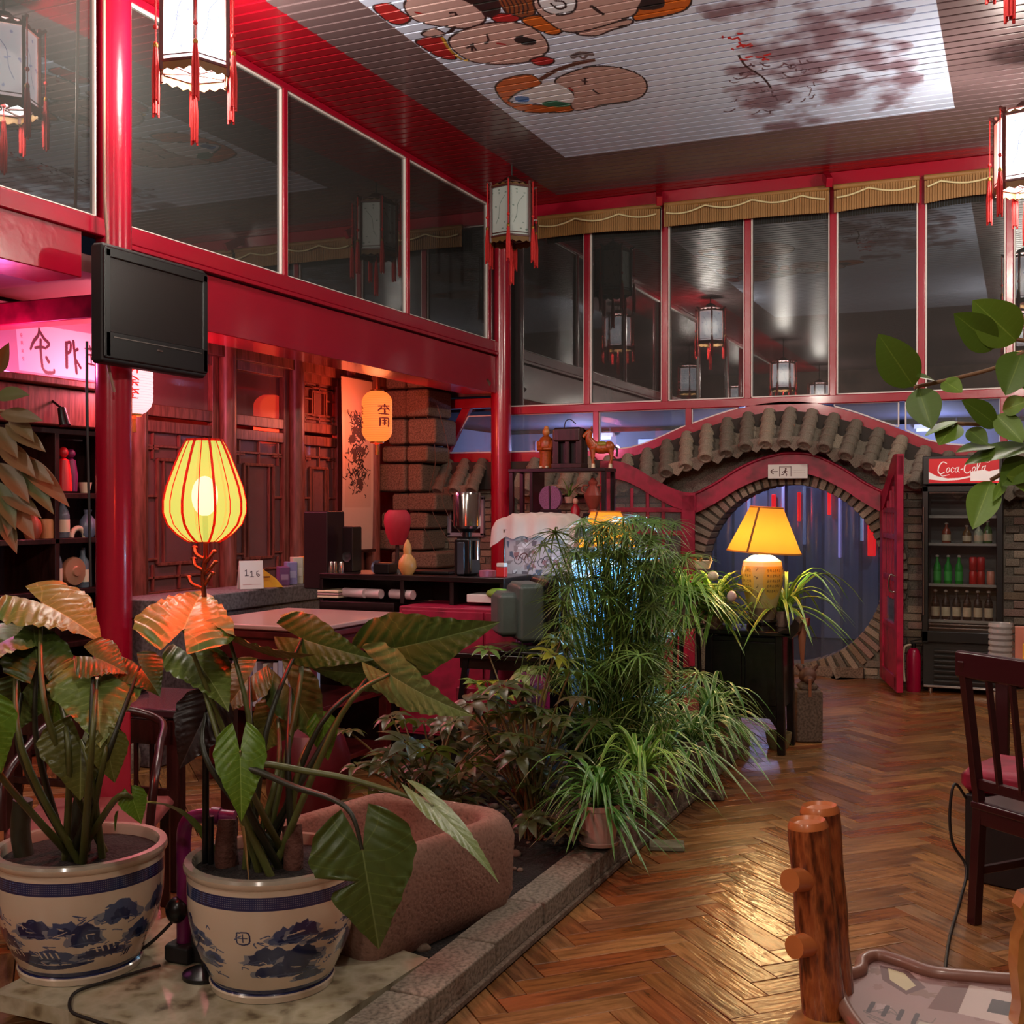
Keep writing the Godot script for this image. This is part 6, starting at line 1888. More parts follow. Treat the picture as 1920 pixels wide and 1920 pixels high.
func planter() -> void:
	# bed and kerb
	struct("ground", mb().box(G(-2.28, 0.02, -5.05), G(1.0, 0.1, 4.7), 0.01), M.soil)
	var k := thing("kerb", "grey brick kerb edging the plant bed along the parquet floor", "kerb", G(-1.68, 0, -5.1))
	var z := -2.62
	while z > -4.55:
		var l := rng.randf_range(0.4, 0.48)
		var o := part("kerb_stone", mb().box(Vector3.ZERO, G(0.15, 0.085, l - 0.008), 0.008), M.kerb, k)
		o.position = G(0.005 + rng.randf_range(-0.004, 0.004), 0.062, z - l / 2 + 5.1)
		o.rotation.z = rng.randf_range(-0.02, 0.02)
		z -= l
	part("footing", mb().box(G(0.012, 0.014, 0.72), G(0.17, 0.022, 3.5), 0.004), M.kerb2, k)
	var zb := z
	while z > -7.45:
		var o := part("brick", mb().box(Vector3.ZERO, G(0.14, 0.13, 0.105), 0.01), M.bricks[rng.randi() % 5], k)
		o.position = G(rng.randf_range(-0.008, 0.008), 0.062, z - 0.055 + 5.1)
		o.rotation = G(0, rng.randf_range(-0.05, 0.05), rng.randf_range(-0.03, 0.03))
		z -= 0.115
	z = zb
	var i := 0
	while z > -7.4:
		var o := part("cap_stone", mb().box(Vector3.ZERO, G(0.34, 0.03, 0.3), 0.012), M.kerb2, k)
		o.position = G(-0.12 + rng.randf_range(-0.02, 0.02), 0.135, z - 0.16 + 5.1)
		o.rotation.y = rng.randf_range(-0.06, 0.06)
		z -= 0.32
		i += 1
	# marble slab on which the porcelain pots stand
	var s := thing("marble_slab", "veined pale marble slab under the two porcelain pots", "slab", G(-2.3, 0, -2.98))
	part("slab", mb().prism(PackedVector2Array([V(-0.52, 0.4), V(0.5, 0.4), V(0.55, -0.36), V(0.4, -0.4), V(-0.1, -0.38), V(-0.46, -0.36), V(-0.55, -0.1)]), 0.05, Transform3D(Basis(Vector3.RIGHT, Vector3.BACK, Vector3.DOWN), G(0, 0.1, 0)).translated_local(G(0, 0, 0)).rotated_local(Vector3.RIGHT, 0.0)), M.marble, s)
	part("wood_bearer", mb().box(G(-0.05, 0.025, 0.25), G(1.0, 0.05, 0.12), 0.01).box(G(-0.05, 0.025, -0.25), G(1.0, 0.05, 0.12), 0.01), mat(Color(0.45, 0.22, 0.12), 0.4), s)
	solo("wood_block", mb().box(G(0, 0.04, 0), G(0.12, 0.075, 0.34), 0.015), mat(Color(0.5, 0.3, 0.16), 0.45), "worn brown wooden block at the slab corner where the kerb begins", "block", G(-1.68, 0.0, -2.44))
	porcelain(G(-2.11, 0.102, -3.0), "blue and white porcelain pot with a square seal mark, beside the stone trough", 1)
	porcelain(G(-2.74, 0.102, -2.86), "blue and white porcelain pot with a broad mountain landscape, at the picture's edge", 0).set_meta("label", "blue and white porcelain pot with a broad mountain landscape, beyond the purple pipe")
	# stone trough with rounded corners
	var t := thing("stone_trough", "rough pinkish stone trough with a hollowed basin behind the porcelain pot", "trough", G(-2.1, 0.07, -3.66), -0.25)
	var ring := func(hx: float, hz: float, r: float, y: float):
		var q := PackedVector3Array()
		for c in 4:
			for j in 8:
				var an := PI / 2 * c + PI / 2 * j / 7.0
				var cx := (hx - r) * (1.0 if c in [0, 3] else -1.0)
				var cz := (hz - r) * (1.0 if c < 2 else -1.0)
				var p := G(cx + cos(an) * r, y, cz + sin(an) * r)
				var n := 0.012 * sin(p.x * 13.0 + p.z * 9.0 + y * 7.0) + 0.008 * sin(p.z * 23.0 + y * 17.0)
				q.push_back(p + G(p.x, 0, p.z).normalized() * n + G(0, n * 0.6, 0))
		q.push_back(q[0])
		return q
	var rows := [ring.call(0.29, 0.36, 0.06, 0.0), ring.call(0.322, 0.392, 0.1, 0.08), ring.call(0.33, 0.4, 0.12, 0.26), ring.call(0.327, 0.397, 0.13, 0.31), ring.call(0.312, 0.382, 0.13, 0.34), ring.call(0.3, 0.37, 0.13, 0.352), ring.call(0.28, 0.35, 0.13, 0.358), ring.call(0.262, 0.332, 0.13, 0.352), ring.call(0.248, 0.318, 0.13, 0.335), ring.call(0.232, 0.29, 0.12, 0.2), ring.call(0.19, 0.25, 0.12, 0.07), ring.call(0.02, 0.05, 0.015, 0.05)]
	part("basin", mb().grid(rows, true, true), M.stone, t)
	# purple pipe with elbow, float and clamp block
	var pm := mat(Color(0.42, 0.06, 0.3), 0.35)
	var p0 := ony(345, 1800, 0.1)
	var o2 := thing("water_pipe", "bent purple pipe with black float standing between the two porcelain pots", "pipe", p0)
	part("riser", mb().tube(spline([G(0, 0, 0), G(0, 0.28, 0), G(0, 0.4, 0), G(0.02, 0.45, 0.0), G(0.07, 0.465, -0.02), G(0.16, 0.46, -0.05)], 5), 0.023, 14), pm, o2)
	part("elbow_collar", mb().tube([G(0.09, 0.466, -0.025), G(0.115, 0.464, -0.034)], 0.029, 14), pm, o2)
	part("float", mb().ball(G(-0.012, 0.165, 0.02), G(0.036, 0.042, 0.036), 14, 10), M.black, o2)
	part("clamp_block", mb().box(G(0.0, 0.03, 0.0), G(0.1, 0.06, 0.09), 0.012).box(G(0.06, 0.05, -0.02), G(0.06, 0.1, 0.07), 0.012), M.black_matte, o2)
	part("cord", mb().tube(spline([G(-0.02, 0.13, 0.03), G(-0.1, 0.05, 0.06), G(-0.18, 0.012, 0.1), G(-0.24, 0.01, 0.16)]), 0.006, 6), M.cable, o2)
	solo("cable", mb().tube(spline([ony(300, 1810, 0.11), ony(200, 1840, 0.11), ony(140, 1862, 0.108), ony(133, 1895, 0.108), ony(170, 1912, 0.108), ony(240, 1935, 0.108)]), 0.005, 6), M.cable, "thin black cable curling over the marble slab before the landscape pot", "cable")
	# bits of dry bark and leaf litter on the slab
	solo("loose_tile", mb().box(G(0, 0.012, 0), G(0.16, 0.022, 0.12), 0.005), mat(Color(0.5, 0.47, 0.38), 0.7), "pale loose tile lying on the parquet by the kerb", "tile", ony(1250, 1590, 0.0)).rotation.y = 0.3
	solo("brick_foot", mb().box(G(0, 0.02, 0), G(0.16, 0.04, 0.1), 0.008), M.kerb2, "flat stone step jutting from the kerb onto the parquet", "stone", ony(1330, 1497, 0.0)).rotation.y = 0.2
	# litter of pebbles in the bed
	var mm := MultiMesh.new()
	mm.transform_format = MultiMesh.TRANSFORM_3D
	mm.mesh = mb().ball(Vector3.ZERO, G(0.02, 0.012, 0.016), 7, 5).mesh()
	mm.instance_count = 500
	for j in 500:
		mm.set_instance_transform(j, Transform3D(Basis(Vector3.UP, rng.randf() * TAU).scaled(Vector3.ONE * rng.randf_range(0.5, 1.7)), G(rng.randf_range(-2.74, -1.82), 0.074, rng.randf_range(-7.35, -3.4))))
	var peb := MultiMeshInstance3D.new()
	peb.name = "pebbles"
	peb.multimesh = mm
	peb.material_override = M.kerb2
	add_child(peb)
	tag(peb, "loose pebbles and litter strewn over the dark soil of the plant bed", "pebbles")
	peb.set_meta("kind", "stuff")

# ------------------------------------------------------------------ plants
func leafm(k: int) -> StandardMaterial3D:
	var key := "leaf%d" % k
	if not M.has(key):
		var c: Color = [Color(0.37, 0.5, 0.22), Color(0.29, 0.43, 0.17), Color(0.47, 0.57, 0.28), Color(0.27, 0.33, 0.15), Color(0.42, 0.37, 0.22), Color(0.58, 0.6, 0.2), Color(0.23, 0.26, 0.12), Color(0.3, 0.27, 0.17)][k]
		M[key] = mat(c, 0.38, {"back": Color(0.3, 0.36, 0.1)})
	return M[key]
func striped(k: int) -> StandardMaterial3D:
	var key := "stripe%d" % k
	if not M.has(key):
		var a: Color = [Color(0.34, 0.53, 0.2), Color(0.42, 0.61, 0.22), Color(0.26, 0.46, 0.17)][k]
		var b: Color = [Color(0.78, 0.84, 0.6), Color(0.68, 0.8, 0.42), Color(0.42, 0.6, 0.28)][k]
		var pa := Paint.new(16, 4, a)
		pa.im.fill_rect(Rect2i(0, 0, 3, 4), b)
		pa.im.fill_rect(Rect2i(13, 0, 3, 4), b)
		M[key] = mat(Color.WHITE, 0.35, {"tex": pa.tex(), "back": Color(0.35, 0.4, 0.15)})
	return M[key]
func blade_mesh(base: Vector3, tip: Vector3, w: float, arch: float) -> MB:
	var rows := []
	var c := base + (tip - base) * 0.4 + Vector3.UP * arch
	var n := 8
	for i in n + 1:
		var t := i / float(n)
		var p := base * (1 - t) * (1 - t) + c * 2 * t * (1 - t) + tip * t * t
		var tg := ((c - base) * (1 - t) + (tip - c) * t).normalized()
		var sd := tg.cross(Vector3.UP)
		sd = sd.normalized() if sd.length() > 0.01 else Vector3.RIGHT
		var ww := w * 0.5 * minf(1.0, 0.55 + t * 1.6) * pow(maxf(1.0 - t, 0.0), 0.6) * 1.25
		var nn := sd.cross(tg)
		rows.append(PackedVector3Array([p - sd * ww + nn * ww * 0.35, p, p + sd * ww + nn * ww * 0.35]))
	return mb().grid(rows)
func blade(o: Node3D, base: Vector3, tip: Vector3, w: float, arch: float, m: Material) -> void:
	part("leaf", blade_mesh(base, tip, w, arch), m, o)

func spider(at: Vector3, label: String, n: int, size: float, m: StandardMaterial3D, pot_r: float, pot_h: float, pot_m: Material, lean := Vector3.ZERO) -> void:
	var o := thing("spider_plant", label, "plant", at)
	if not M.has("spider_meshes"):
		var l := []
		for i in 12:
			var el := i / 11.0
			var h := lerpf(0.08, 0.4, el)
			l.append(blade_mesh(Vector3.ZERO, G(0, lerpf(-0.22, 0.08, el), lerpf(0.42, 0.34, fposmod(el * 3.7, 1.0))), 0.025, h).mesh())
		M.spider_meshes = l
	if pot_r > 0.0:
		part("pot", mb().lathe([V(0.001, 0), V(pot_r * 0.74, 0), V(pot_r * 0.78, 0.01), V(pot_r * 0.94, pot_h * 0.86), V(pot_r, pot_h * 0.87), V(pot_r * 1.02, pot_h), V(pot_r * 0.92, pot_h), V(pot_r * 0.88, pot_h * 0.85), V(0.001, pot_h * 0.85)], 28), pot_m, o)
		part("saucer", mb().lathe([V(0.001, 0.0), V(pot_r * 0.9, 0.0), V(pot_r * 1.0, 0.016), V(pot_r * 0.97, 0.018), V(pot_r * 0.85, 0.006), V(0.001, 0.006)], 24), pot_m, o)
	for i in n:
		var k := clampi(int(rng.randf() * 12), 0, 11)
		var lf := part("leaf", M.spider_meshes[k], m if rng.randf() < 0.8 else striped(2), o)
		var s := size * rng.randf_range(0.7, 1.15)
		lf.transform = Transform3D(Basis(Vector3.UP, rng.randf() * TAU).scaled(G(s, s, s)), G(rng.randf_range(-0.02, 0.02), pot_h * 0.9, rng.randf_range(-0.02, 0.02)) + lean * rng.randf())

func whorl_mesh(n: int, L: float, w: float, droop: float, seed_: int) -> ArrayMesh:
	var g := RandomNumberGenerator.new()
	g.seed = seed_
	var s := mb()
	for i in n:
		var a := TAU * (i + g.randf_range(-0.25, 0.25)) / n
		var l := L * g.randf_range(0.75, 1.1)
		var d := G(sin(a), 0, cos(a))
		s.add(blade_mesh(Vector3.ZERO, d * l * 0.9 + Vector3.UP * (-droop * l * g.randf_range(0.4, 1.3)), w, l * 0.25))
	return s.mesh()

func broad_whorl(n: int, L: float, w: float, seed_: int) -> ArrayMesh:
	var g := RandomNumberGenerator.new()
	g.seed = seed_
	var s := mb()
	for i in n:
		var a := TAU * (i + g.randf_range(-0.2, 0.2)) / n
		var l := L * g.randf_range(0.8, 1.1)
		var d := G(sin(a), 0, cos(a))
		var sd := G(cos(a), 0, -sin(a))
		var rows := []
		for k in 8:
			var t := k / 7.0
			var p := d * (0.12 + 0.88 * t) * l + Vector3.UP * (0.16 * t - 0.4 * t * t) * l
			var ww := w * sin(PI * pow(t, 0.75)) * 0.5 + 0.002 * (1 - t)
			rows.append(PackedVector3Array([p - sd * ww + Vector3.UP * ww * 0.3, p, p + sd * ww + Vector3.UP * ww * 0.3]))
		s.grid(rows)
	return s.mesh()

func plants() -> void:
	# potted spider plants in a row along the kerb
	var pinkpot := mat(Color(0.72, 0.6, 0.55), 0.45)
	var greypot := mat(Color(0.5, 0.42, 0.4), 0.6)
	spider(G(-1.64, 0.13, -4.68), "dense green spider plant in a pale pot, first on the kerb from the stone trough", 95, 0.85, striped(2), 0.088, 0.17, pinkpot)
	spider(G(-1.63, 0.152, -5.22), "yellow-green spider plant in a dull grey pot, second on the kerb from the stone trough", 75, 0.88, striped(1), 0.085, 0.17, greypot)
	spider(G(-1.66, 0.152, -5.68), "spider plant in a white rimmed pot, third on the kerb from the stone trough", 70, 0.88, striped(0), 0.085, 0.16, M.terracotta)
	spider(G(-1.63, 0.152, -6.15), "spider plant trailing onto the parquet, fourth on the kerb from the stone trough", 75, 0.98, striped(0), 0.08, 0.15, greypot)
	spider(G(-1.66, 0.152, -6.7), "pale striped spider plant with long arching leaves, last on the kerb by the altar cabinet", 90, 1.1, striped(0), 0.085, 0.16, M.terracotta)
	# those round the lamp
	spider(G(-1.83, 0.77, -7.44), "bright spider plant on the altar cabinet, to the sedge side of the orange lamp", 120, 1.0, striped(1), 0.07, 0.12, M.terracotta)
	var st := thing("plant_stand", "slim dark plant stand beside the altar cabinet", "stand", G(-1.94, 0, -7.15))
	part("top", mb().lathe([V(0.001, 0.8), V(0.12, 0.8), V(0.12, 0.82), V(0.001, 0.82)], 20), M.black_wood, st)
	for i in 3:
		part("leg", mb().tube([G(sin(i * TAU / 3) * 0.08, 0.8, cos(i * TAU / 3) * 0.08), G(sin(i * TAU / 3) * 0.12, 0.0, cos(i * TAU / 3) * 0.12)], 0.014, 8), M.black_wood, st)
	spider(G(-1.94, 0.82, -7.15), "leafy spider plant on the slim stand between sedge and altar cabinet", 120, 1.0, striped(1), 0.08, 0.14, M.terracotta)
	spider(G(-1.46, 0.772, -7.7), "spider plant with long yellow-green leaves behind the orange lamp, by the upturned end", 44, 1.25, striped(1), 0.06, 0.1, M.terracotta, G(0.06, 0, 0))
	solo("shell", mb().ball(Vector3.ZERO, G(0.035, 0.03, 0.035)), M.cream, "round white shell among the leaves by the orange lamp, the higher one", "shell", atd(1337, 1080, 7.25))
	solo("shell", mb().ball(Vector3.ZERO, G(0.03, 0.035, 0.03)), mat(Color(0.8, 0.66, 0.64), 0.5), "pinkish shell hanging among the leaves beside the painted vase", "shell", atd(1372, 1118, 7.25))
	var crown := thing("basket_cup", "small woven golden cup nestled at the top of the leaves by the lamp", "cup", atd(1318, 1066, 7.3))
	part("bowl", mb().lathe([V(0.001, 0), V(0.04, 0.0), V(0.06, 0.05), V(0.055, 0.05), V(0.036, 0.01), V(0.001, 0.01)], 14), M.cream, crown)
	part("peak", mb().tube([G(-0.05, 0.045, 0), G(-0.045, 0.08, 0)], [0.012, 0.003], 6).tube([G(0.0, 0.045, 0.05), G(0.0, 0.08, 0.045)], [0.012, 0.003], 6).tube([G(0.05, 0.045, 0), G(0.045, 0.08, 0)], [0.012, 0.003], 6), M.gold, crown)
	# umbrella sedge
	var o := thing("umbrella_sedge", "tall umbrella sedge with starry leaf whorls before the lit fish tank", "plant", G(-1.98, 0.07, -5.85))
	var wm := []
	for i in 5:
		wm.append(whorl_mesh(18 + i, 0.2, 0.0085, 0.4, 300 + i))
	var stems := mb()
	for i in 260:
		var y := rng.randf_range(0.22, 1.42)
		var spread := 0.44 - 0.24 * absf(y - 0.75)
		var t := G(rng.randfn(0.02, 0.6) * spread * 0.85 + 0.07, y, rng.randfn(0, 0.6) * 0.3 + 0.05)
		if t.x < -0.52 or t.x > 0.55:
			t.x *= 0.5
		var b := G(rng.randf_range(-0.12, 0.12), 0, rng.randf_range(-0.14, 0.1))
		stems.tube(spline([b, b * 0.5 + t * 0.5 + G(0, 0.1, 0), t], 4), 0.004, 5, false)
		var w := part("leaf_whorl", wm[i % 5], leafm([0, 1, 2, 3, 0][rng.randi() % 5]), o)
		var s := rng.randf_range(0.75, 1.2)
		w.transform = Transform3D((Basis(Vector3.UP, rng.randf() * TAU) * Basis(Vector3.RIGHT, rng.randf_range(-0.5, 0.5))).scaled(G(s, s, s)), t)
	part("stems", stems, leafm(1), o).set_meta("kind", "stuff")
	# broad-leaved shrubs in the bed
	var bw := []
	for i in 4:
		bw.append(broad_whorl(7 + i % 2, 0.12, 0.042, 400 + i))
	var k := 0
	for c in [[G(-2.5, 0.07, -4.75), 34, "low olive umbrella-leaf shrub behind the stone trough"], [G(-2.0, 0.07, -4.85), 40, "olive umbrella-leaf shrub between the trough and the first spider plant"], [G(-2.3, 0.07, -5.45), 40, "taller lit umbrella-leaf shrub in front of the black desk"]]:
		o = thing("umbrella_shrub", c[2], "shrub", c[0])
		stems = mb()
		for i in c[1]:
			var y := rng.randf_range(0.12, 0.5 + 0.18 * k)
			var t := G(rng.randf_range(-0.34, 0.34), y, rng.randf_range(-0.3, 0.3))
			var b := G(rng.randf_range(-0.05, 0.05), 0, rng.randf_range(-0.05, 0.05))
			stems.tube(spline([b, (b + t) * 0.5 + G(0, 0.06, 0), t], 4), 0.005, 5, false)
			var w := part("leaf_whorl", bw[i % 4], leafm([6, 7, 3, 6][rng.randi() % 4] if k < 2 or y < 0.5 else [0, 2, 5][rng.randi() % 3]), o)
			var s := rng.randf_range(0.8, 1.2)
			w.transform = Transform3D((Basis(Vector3.UP, rng.randf() * TAU) * Basis(Vector3.RIGHT, rng.randf_range(-0.6, 0.6))).scaled(G(s, s, s)), t)
		part("stems", stems, leafm(4), o).set_meta("kind", "stuff")
		k += 1

# ------------------------------------------------------------------ elephant ears
func ear_mesh(A: Vector3, T: Vector3, W: float, k: float, tear := 0.0) -> MB:
	var L := (T - A).length()
	var Yd := (T - A) / L
	var N := ((EYE - A).normalized() * (1.0 - absf(k)) + Vector3.UP * k)
	N = (N - Yd * N.dot(Yd)).normalized()
	var X := Yd.cross(N).normalized()
	var outl := [V(-0.42, 0.26), V(-0.36, 0.52), V(-0.25, 0.78), V(-0.1, 0.95), V(0.05, 1.0), V(0.2, 0.94), V(0.4, 0.74), V(0.6, 0.5), V(0.8, 0.26), V(0.92, 0.11), V(1.0, 0.0)]
	var s := mb()
	for sd in [-1.0, 1.0]:
		var rows := []
		var ts := []
		var n := 26
		for i in n + 1:
			var t := lerpf(-0.42, 1.0, i / float(n))
			var o := step_fn(t, outl) * W * (1.0 + 0.03 * sin(t * 26.0 + sd))
			var inn := 0.0
			if t < 0.0:
				inn = lerpf(0.02, 0.26, pow(t / -0.42, 1.3)) * W
			if tear > 0.0 and sd > 0.0 and t > 0.2 and t < 0.36:
				o = lerpf(o, inn + 0.12 * W, 1.0 - absf(t - 0.28) / 0.08)
			var row := PackedVector3Array()
			for j in 8:
				var x := lerpf(inn, o, j / 7.0)
				var q := x / W
				var pl := 0.012 * sin((t * 1.0 - q * 0.42) * 42.0) * minf(1.0, q * 2.0) * (W / 0.14)
				var z := 0.28 * q * W - 0.3 * q * q * W - 0.16 * t * t * L + pl * 0.55 + 0.02 * W * sin(q * 5.0 + t * 9.0) * q
				row.push_back(A + Yd * (t * L) + X * (sd * x) + N * z)
			rows.append(row)
			ts.append(t)
		var b0 := s.v.size()
		s.grid(rows)
		for i in n + 1:
			for j in 8:
				var x: float = (rows[i][j] - A).dot(X)
				s.uv[b0 + i * 8 + j] = V(0.5 + 0.5 * x / W, (ts[i] + 0.42) / 1.42)
	return s

func elephant_ears() -> void:
	var skins := []
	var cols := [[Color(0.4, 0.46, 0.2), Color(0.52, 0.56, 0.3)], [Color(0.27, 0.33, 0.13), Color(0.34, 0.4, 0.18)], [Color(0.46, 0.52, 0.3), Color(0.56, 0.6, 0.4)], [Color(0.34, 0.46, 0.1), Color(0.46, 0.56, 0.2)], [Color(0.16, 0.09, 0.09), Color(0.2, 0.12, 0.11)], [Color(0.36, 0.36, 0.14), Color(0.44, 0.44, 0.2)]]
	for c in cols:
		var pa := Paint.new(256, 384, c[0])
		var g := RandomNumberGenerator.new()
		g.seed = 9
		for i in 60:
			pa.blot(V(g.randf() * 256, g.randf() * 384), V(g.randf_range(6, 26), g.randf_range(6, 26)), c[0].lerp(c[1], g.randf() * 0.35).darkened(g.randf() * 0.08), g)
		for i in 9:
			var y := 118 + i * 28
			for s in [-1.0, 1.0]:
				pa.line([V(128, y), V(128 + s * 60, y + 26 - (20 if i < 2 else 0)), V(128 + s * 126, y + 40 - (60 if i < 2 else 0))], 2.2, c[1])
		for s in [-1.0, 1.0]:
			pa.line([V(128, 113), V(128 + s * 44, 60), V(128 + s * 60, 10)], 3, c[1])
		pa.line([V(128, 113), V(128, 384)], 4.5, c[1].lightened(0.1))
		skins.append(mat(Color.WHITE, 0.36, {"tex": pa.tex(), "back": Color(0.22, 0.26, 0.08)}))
	var stalk := mat(Color(0.33, 0.34, 0.16), 0.4)
	var dstalk := mat(Color(0.16, 0.16, 0.1), 0.45)
	var trunk := mat(Color(0.36, 0.2, 0.15), 0.85, {"bump": M.grain, "deep": 0.6, "tri": true, "scale": G(8, 8, 8)})
	var p2 := G(-2.11, 0.43, -3.0)
	var p1 := G(-2.74, 0.43, -2.86)
	# [A, T] as photograph x, y and distance; half width; how far it tips up; skin; stalk through
	var l2 := [
		[344, 1180, 3.42, 383, 1086, 3.66, 0.145, 0.45, 0, [[430, 1400, 3.5]]],
		[366, 1236, 3.55, 432, 1318, 3.42, 0.1, 0.75, 0, [[420, 1420, 3.4]]],
		[428, 1190, 3.55, 574, 1260, 3.35, 0.1, -0.62, 5, [[470, 1380, 3.5]]],
		[566, 1198, 3.7, 692, 1240, 3.6, 0.085, -0.2, 1, [[500, 1370, 3.5]]],
		[722, 1262, 3.7, 578, 1266, 3.7, 0.08, -0.4, 1, [[600, 1360, 3.6]]],
		[738, 1216, 3.75, 926, 1178, 3.6, 0.115, -0.2, 1, [[640, 1340, 3.6]]],
		[730, 1264, 3.5, 866, 1356, 3.32, 0.1, -0.4, 2, [[640, 1340, 3.5]]],
		[679, 1592, 3.1, 712, 1786, 3.06, 0.14, 0.08, 1, [[440, 1450, 3.3], [560, 1478, 3.2], [650, 1515, 3.12]]],
		[812, 1512, 3.2, 948, 1637, 3.1, 0.045, 0.8, 2, [[440, 1450, 3.4], [600, 1450, 3.3], [740, 1485, 3.22]]],
		[450, 1408, 3.25, 453, 1540, 3.2, 0.072, 0.1, 3, [[470, 1480, 3.3]]],
		[604, 1362, 3.75, 616, 1428, 3.75, 0.05, 0.2, 3, [[560, 1440, 3.6]]],
		[545, 1290, 3.85, 612, 1400, 3.85, 0.09, 0.2, 1, [[540, 1430, 3.6]]],
		[468, 1270, 3.8, 410, 1340, 3.75, 0.085, 0.5, 1, [[470, 1430, 3.6]]],
		[385, 1338, 3.6, 336, 1442, 3.55, 0.09, 0.1, 4, [[395, 1440, 3.5]]],  # near-black skin puts shade into the colour of this leaf
		[520, 1340, 3.9, 480, 1420, 3.9, 0.08, 0.3, 5, [[520, 1450, 3.6]]],
		[560, 1160, 3.9, 520, 1150, 3.95, 0.03, 0.3, 2, [[560, 1300, 3.7]]],
	]
	var l1 := [
		[77, 1130, 3.62, 194, 1184, 3.55, 0.155, 0.72, 0, [[90, 1350, 3.4]]],
		[182, 1276, 3.5, 188, 1390, 3.36, 0.138, 0.4, 0, [[172, 1400, 3.3]]],
		[70, 1240, 3.5, 60, 1150, 3.6, 0.1, 0.1, 1, [[70, 1400, 3.5]]],
		[-24, 1345, 3.0, 4, 1452, 3.0, 0.07, 0.2, 3, [[-10, 1440, 3.2]]],
		[34, 1190, 3.6, -70, 1226, 3.2, 0.1, 0.55, 0, [[40, 1400, 3.4]]],
		[108, 1300, 3.6, 96, 1368, 3.6, 0.07, 0.15, 3, [[130, 1420, 3.4]]],
		[152, 1388, 3.45, 150, 1500, 3.4, 0.12, 0.15, 5, [[170, 1450, 3.4]]],
		[200, 1396, 3.4, 216, 1470, 3.4, 0.06, 0.15, 5, [[190, 1450, 3.4]]],
		[176, 1232, 3.5, 240, 1256, 3.5, 0.09, 0.55, 1, [[170, 1400, 3.4]]],
		[40, 1300, 3.55, 20, 1380, 3.55, 0.09, 0.15, 1, [[40, 1420, 3.5]]],
		[248, 1496, 3.35, 266, 1546, 3.35, 0.04, 0.2, 3, [[215, 1500, 3.35]]],
		[262, 1250, 3.55, 300, 1300, 3.5, 0.07, 0.4, 1, [[200, 1420, 3.4]]],
	]
	for s in [[l2, p2, "elephant ear plant with one drooping torn leaf, in the pot beside the stone trough"], [l1, p1, "elephant ear plant with a large red-lit heart leaf, in the landscape pot"]]:
		var o := thing("elephant_ear", s[2], "plant", s[1])
		for e in s[0]:
			var A := atd(e[0], e[1], e[2])
			var T := atd(e[3], e[4], e[5])
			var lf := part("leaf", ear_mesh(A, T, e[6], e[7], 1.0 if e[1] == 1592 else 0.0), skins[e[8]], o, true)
			var pts := [s[1] + G(rng.randf_range(-0.09, 0.09), -0.02, rng.randf_range(-0.09, 0.09))]
			for q in e[9]:
				pts.append(atd(q[0], q[1], q[2]))
			pts.append(A)
			var sp := spline(pts)
			var rr := []
			for i in sp.size():
				rr.append(lerpf(0.013, 0.005, i / float(sp.size() - 1)))
			part("leaf_stalk", mb().tube(sp, rr, 8), dstalk if e[8] in [1, 4] else stalk, lf, false).mesh = mb().tube(sp, rr, 8).off(-s[1]).mesh()
		if s[1] == p2:
			part("trunk", mb().tube(spline([G(-0.1, -0.08, 0.06), G(-0.12, 0.05, 0.07), G(-0.13, 0.16, 0.05)]), [0.04, 0.04, 0.038, 0.036, 0.036, 0.036, 0.036, 0.034, 0.033, 0.032, 0.03, 0.03, 0.028], 14), trunk, o)
			part("trunk", mb().tube(spline([G(0.08, -0.08, 0.03), G(0.09, 0.05, 0.02), G(0.07, 0.15, 0.0)]), 0.03, 14), trunk, o)
			part("dead_leaf", blade_mesh(G(-0.02, 0.2, 0.15), G(0.06, 0.02, 0.2), 0.014, 0.12), mat(Color(0.62, 0.46, 0.26), 0.7), o)
		else:
			part("trunk", mb().tube(spline([G(0.03, -0.08, 0.05), G(0.02, 0.1, 0.04), G(0.04, 0.22, 0.03)]), 0.026, 14), dstalk, o)
			part("trunk", mb().tube(spline([G(-0.12, -0.08, 0.08), G(-0.15, 0.08, 0.1), G(-0.14, 0.2, 0.1)]), 0.03, 14), dstalk, o)
	var o3 := thing("arching_leaf", "wide green strap leaf arching between the two porcelain pots", "leaf", G(-2.42, 0.4, -3.05))
	part("blade", blade_mesh(G(0.07, 0.0, 0), atd(222, 1520, 3.4) - o3.position, 0.05, 0.2), skins[3], o3)
	part("bent_tip", blade_mesh(atd(222, 1520, 3.4) - o3.position, atd(216, 1560, 3.4) - o3.position, 0.03, 0.0), skins[3], o3)

# ------------------------------------------------------------------ leaves that reach in from both sides
func oval_leaf(A: Vector3, T: Vector3, W: float, k: float, sharp := 1.0) -> MB:
	var L := (T - A).length()
	var Yd := (T - A) / L
	var N := ((EYE - A).normalized() * (1.0 - absf(k)) + Vector3.UP * k)
	N = (N - Yd * N.dot(Yd)).normalized()
	var X := Yd.cross(N)
	var rows := []
	for i in 15:
		var t := i / 14.0
		var w := W * pow(sin(PI * pow(t, 0.85)), 0.8 * sharp) if t < 1.0 else 0.0
		var row := PackedVector3Array()
		for j in 7:
			var q := (j - 3) / 3.0
			row.push_back(A + Yd * t * L + X * q * w + N * (absf(q) * w * 0.22 - 0.12 * t * t * L))
		rows.append(row)
	return mb().grid(rows)

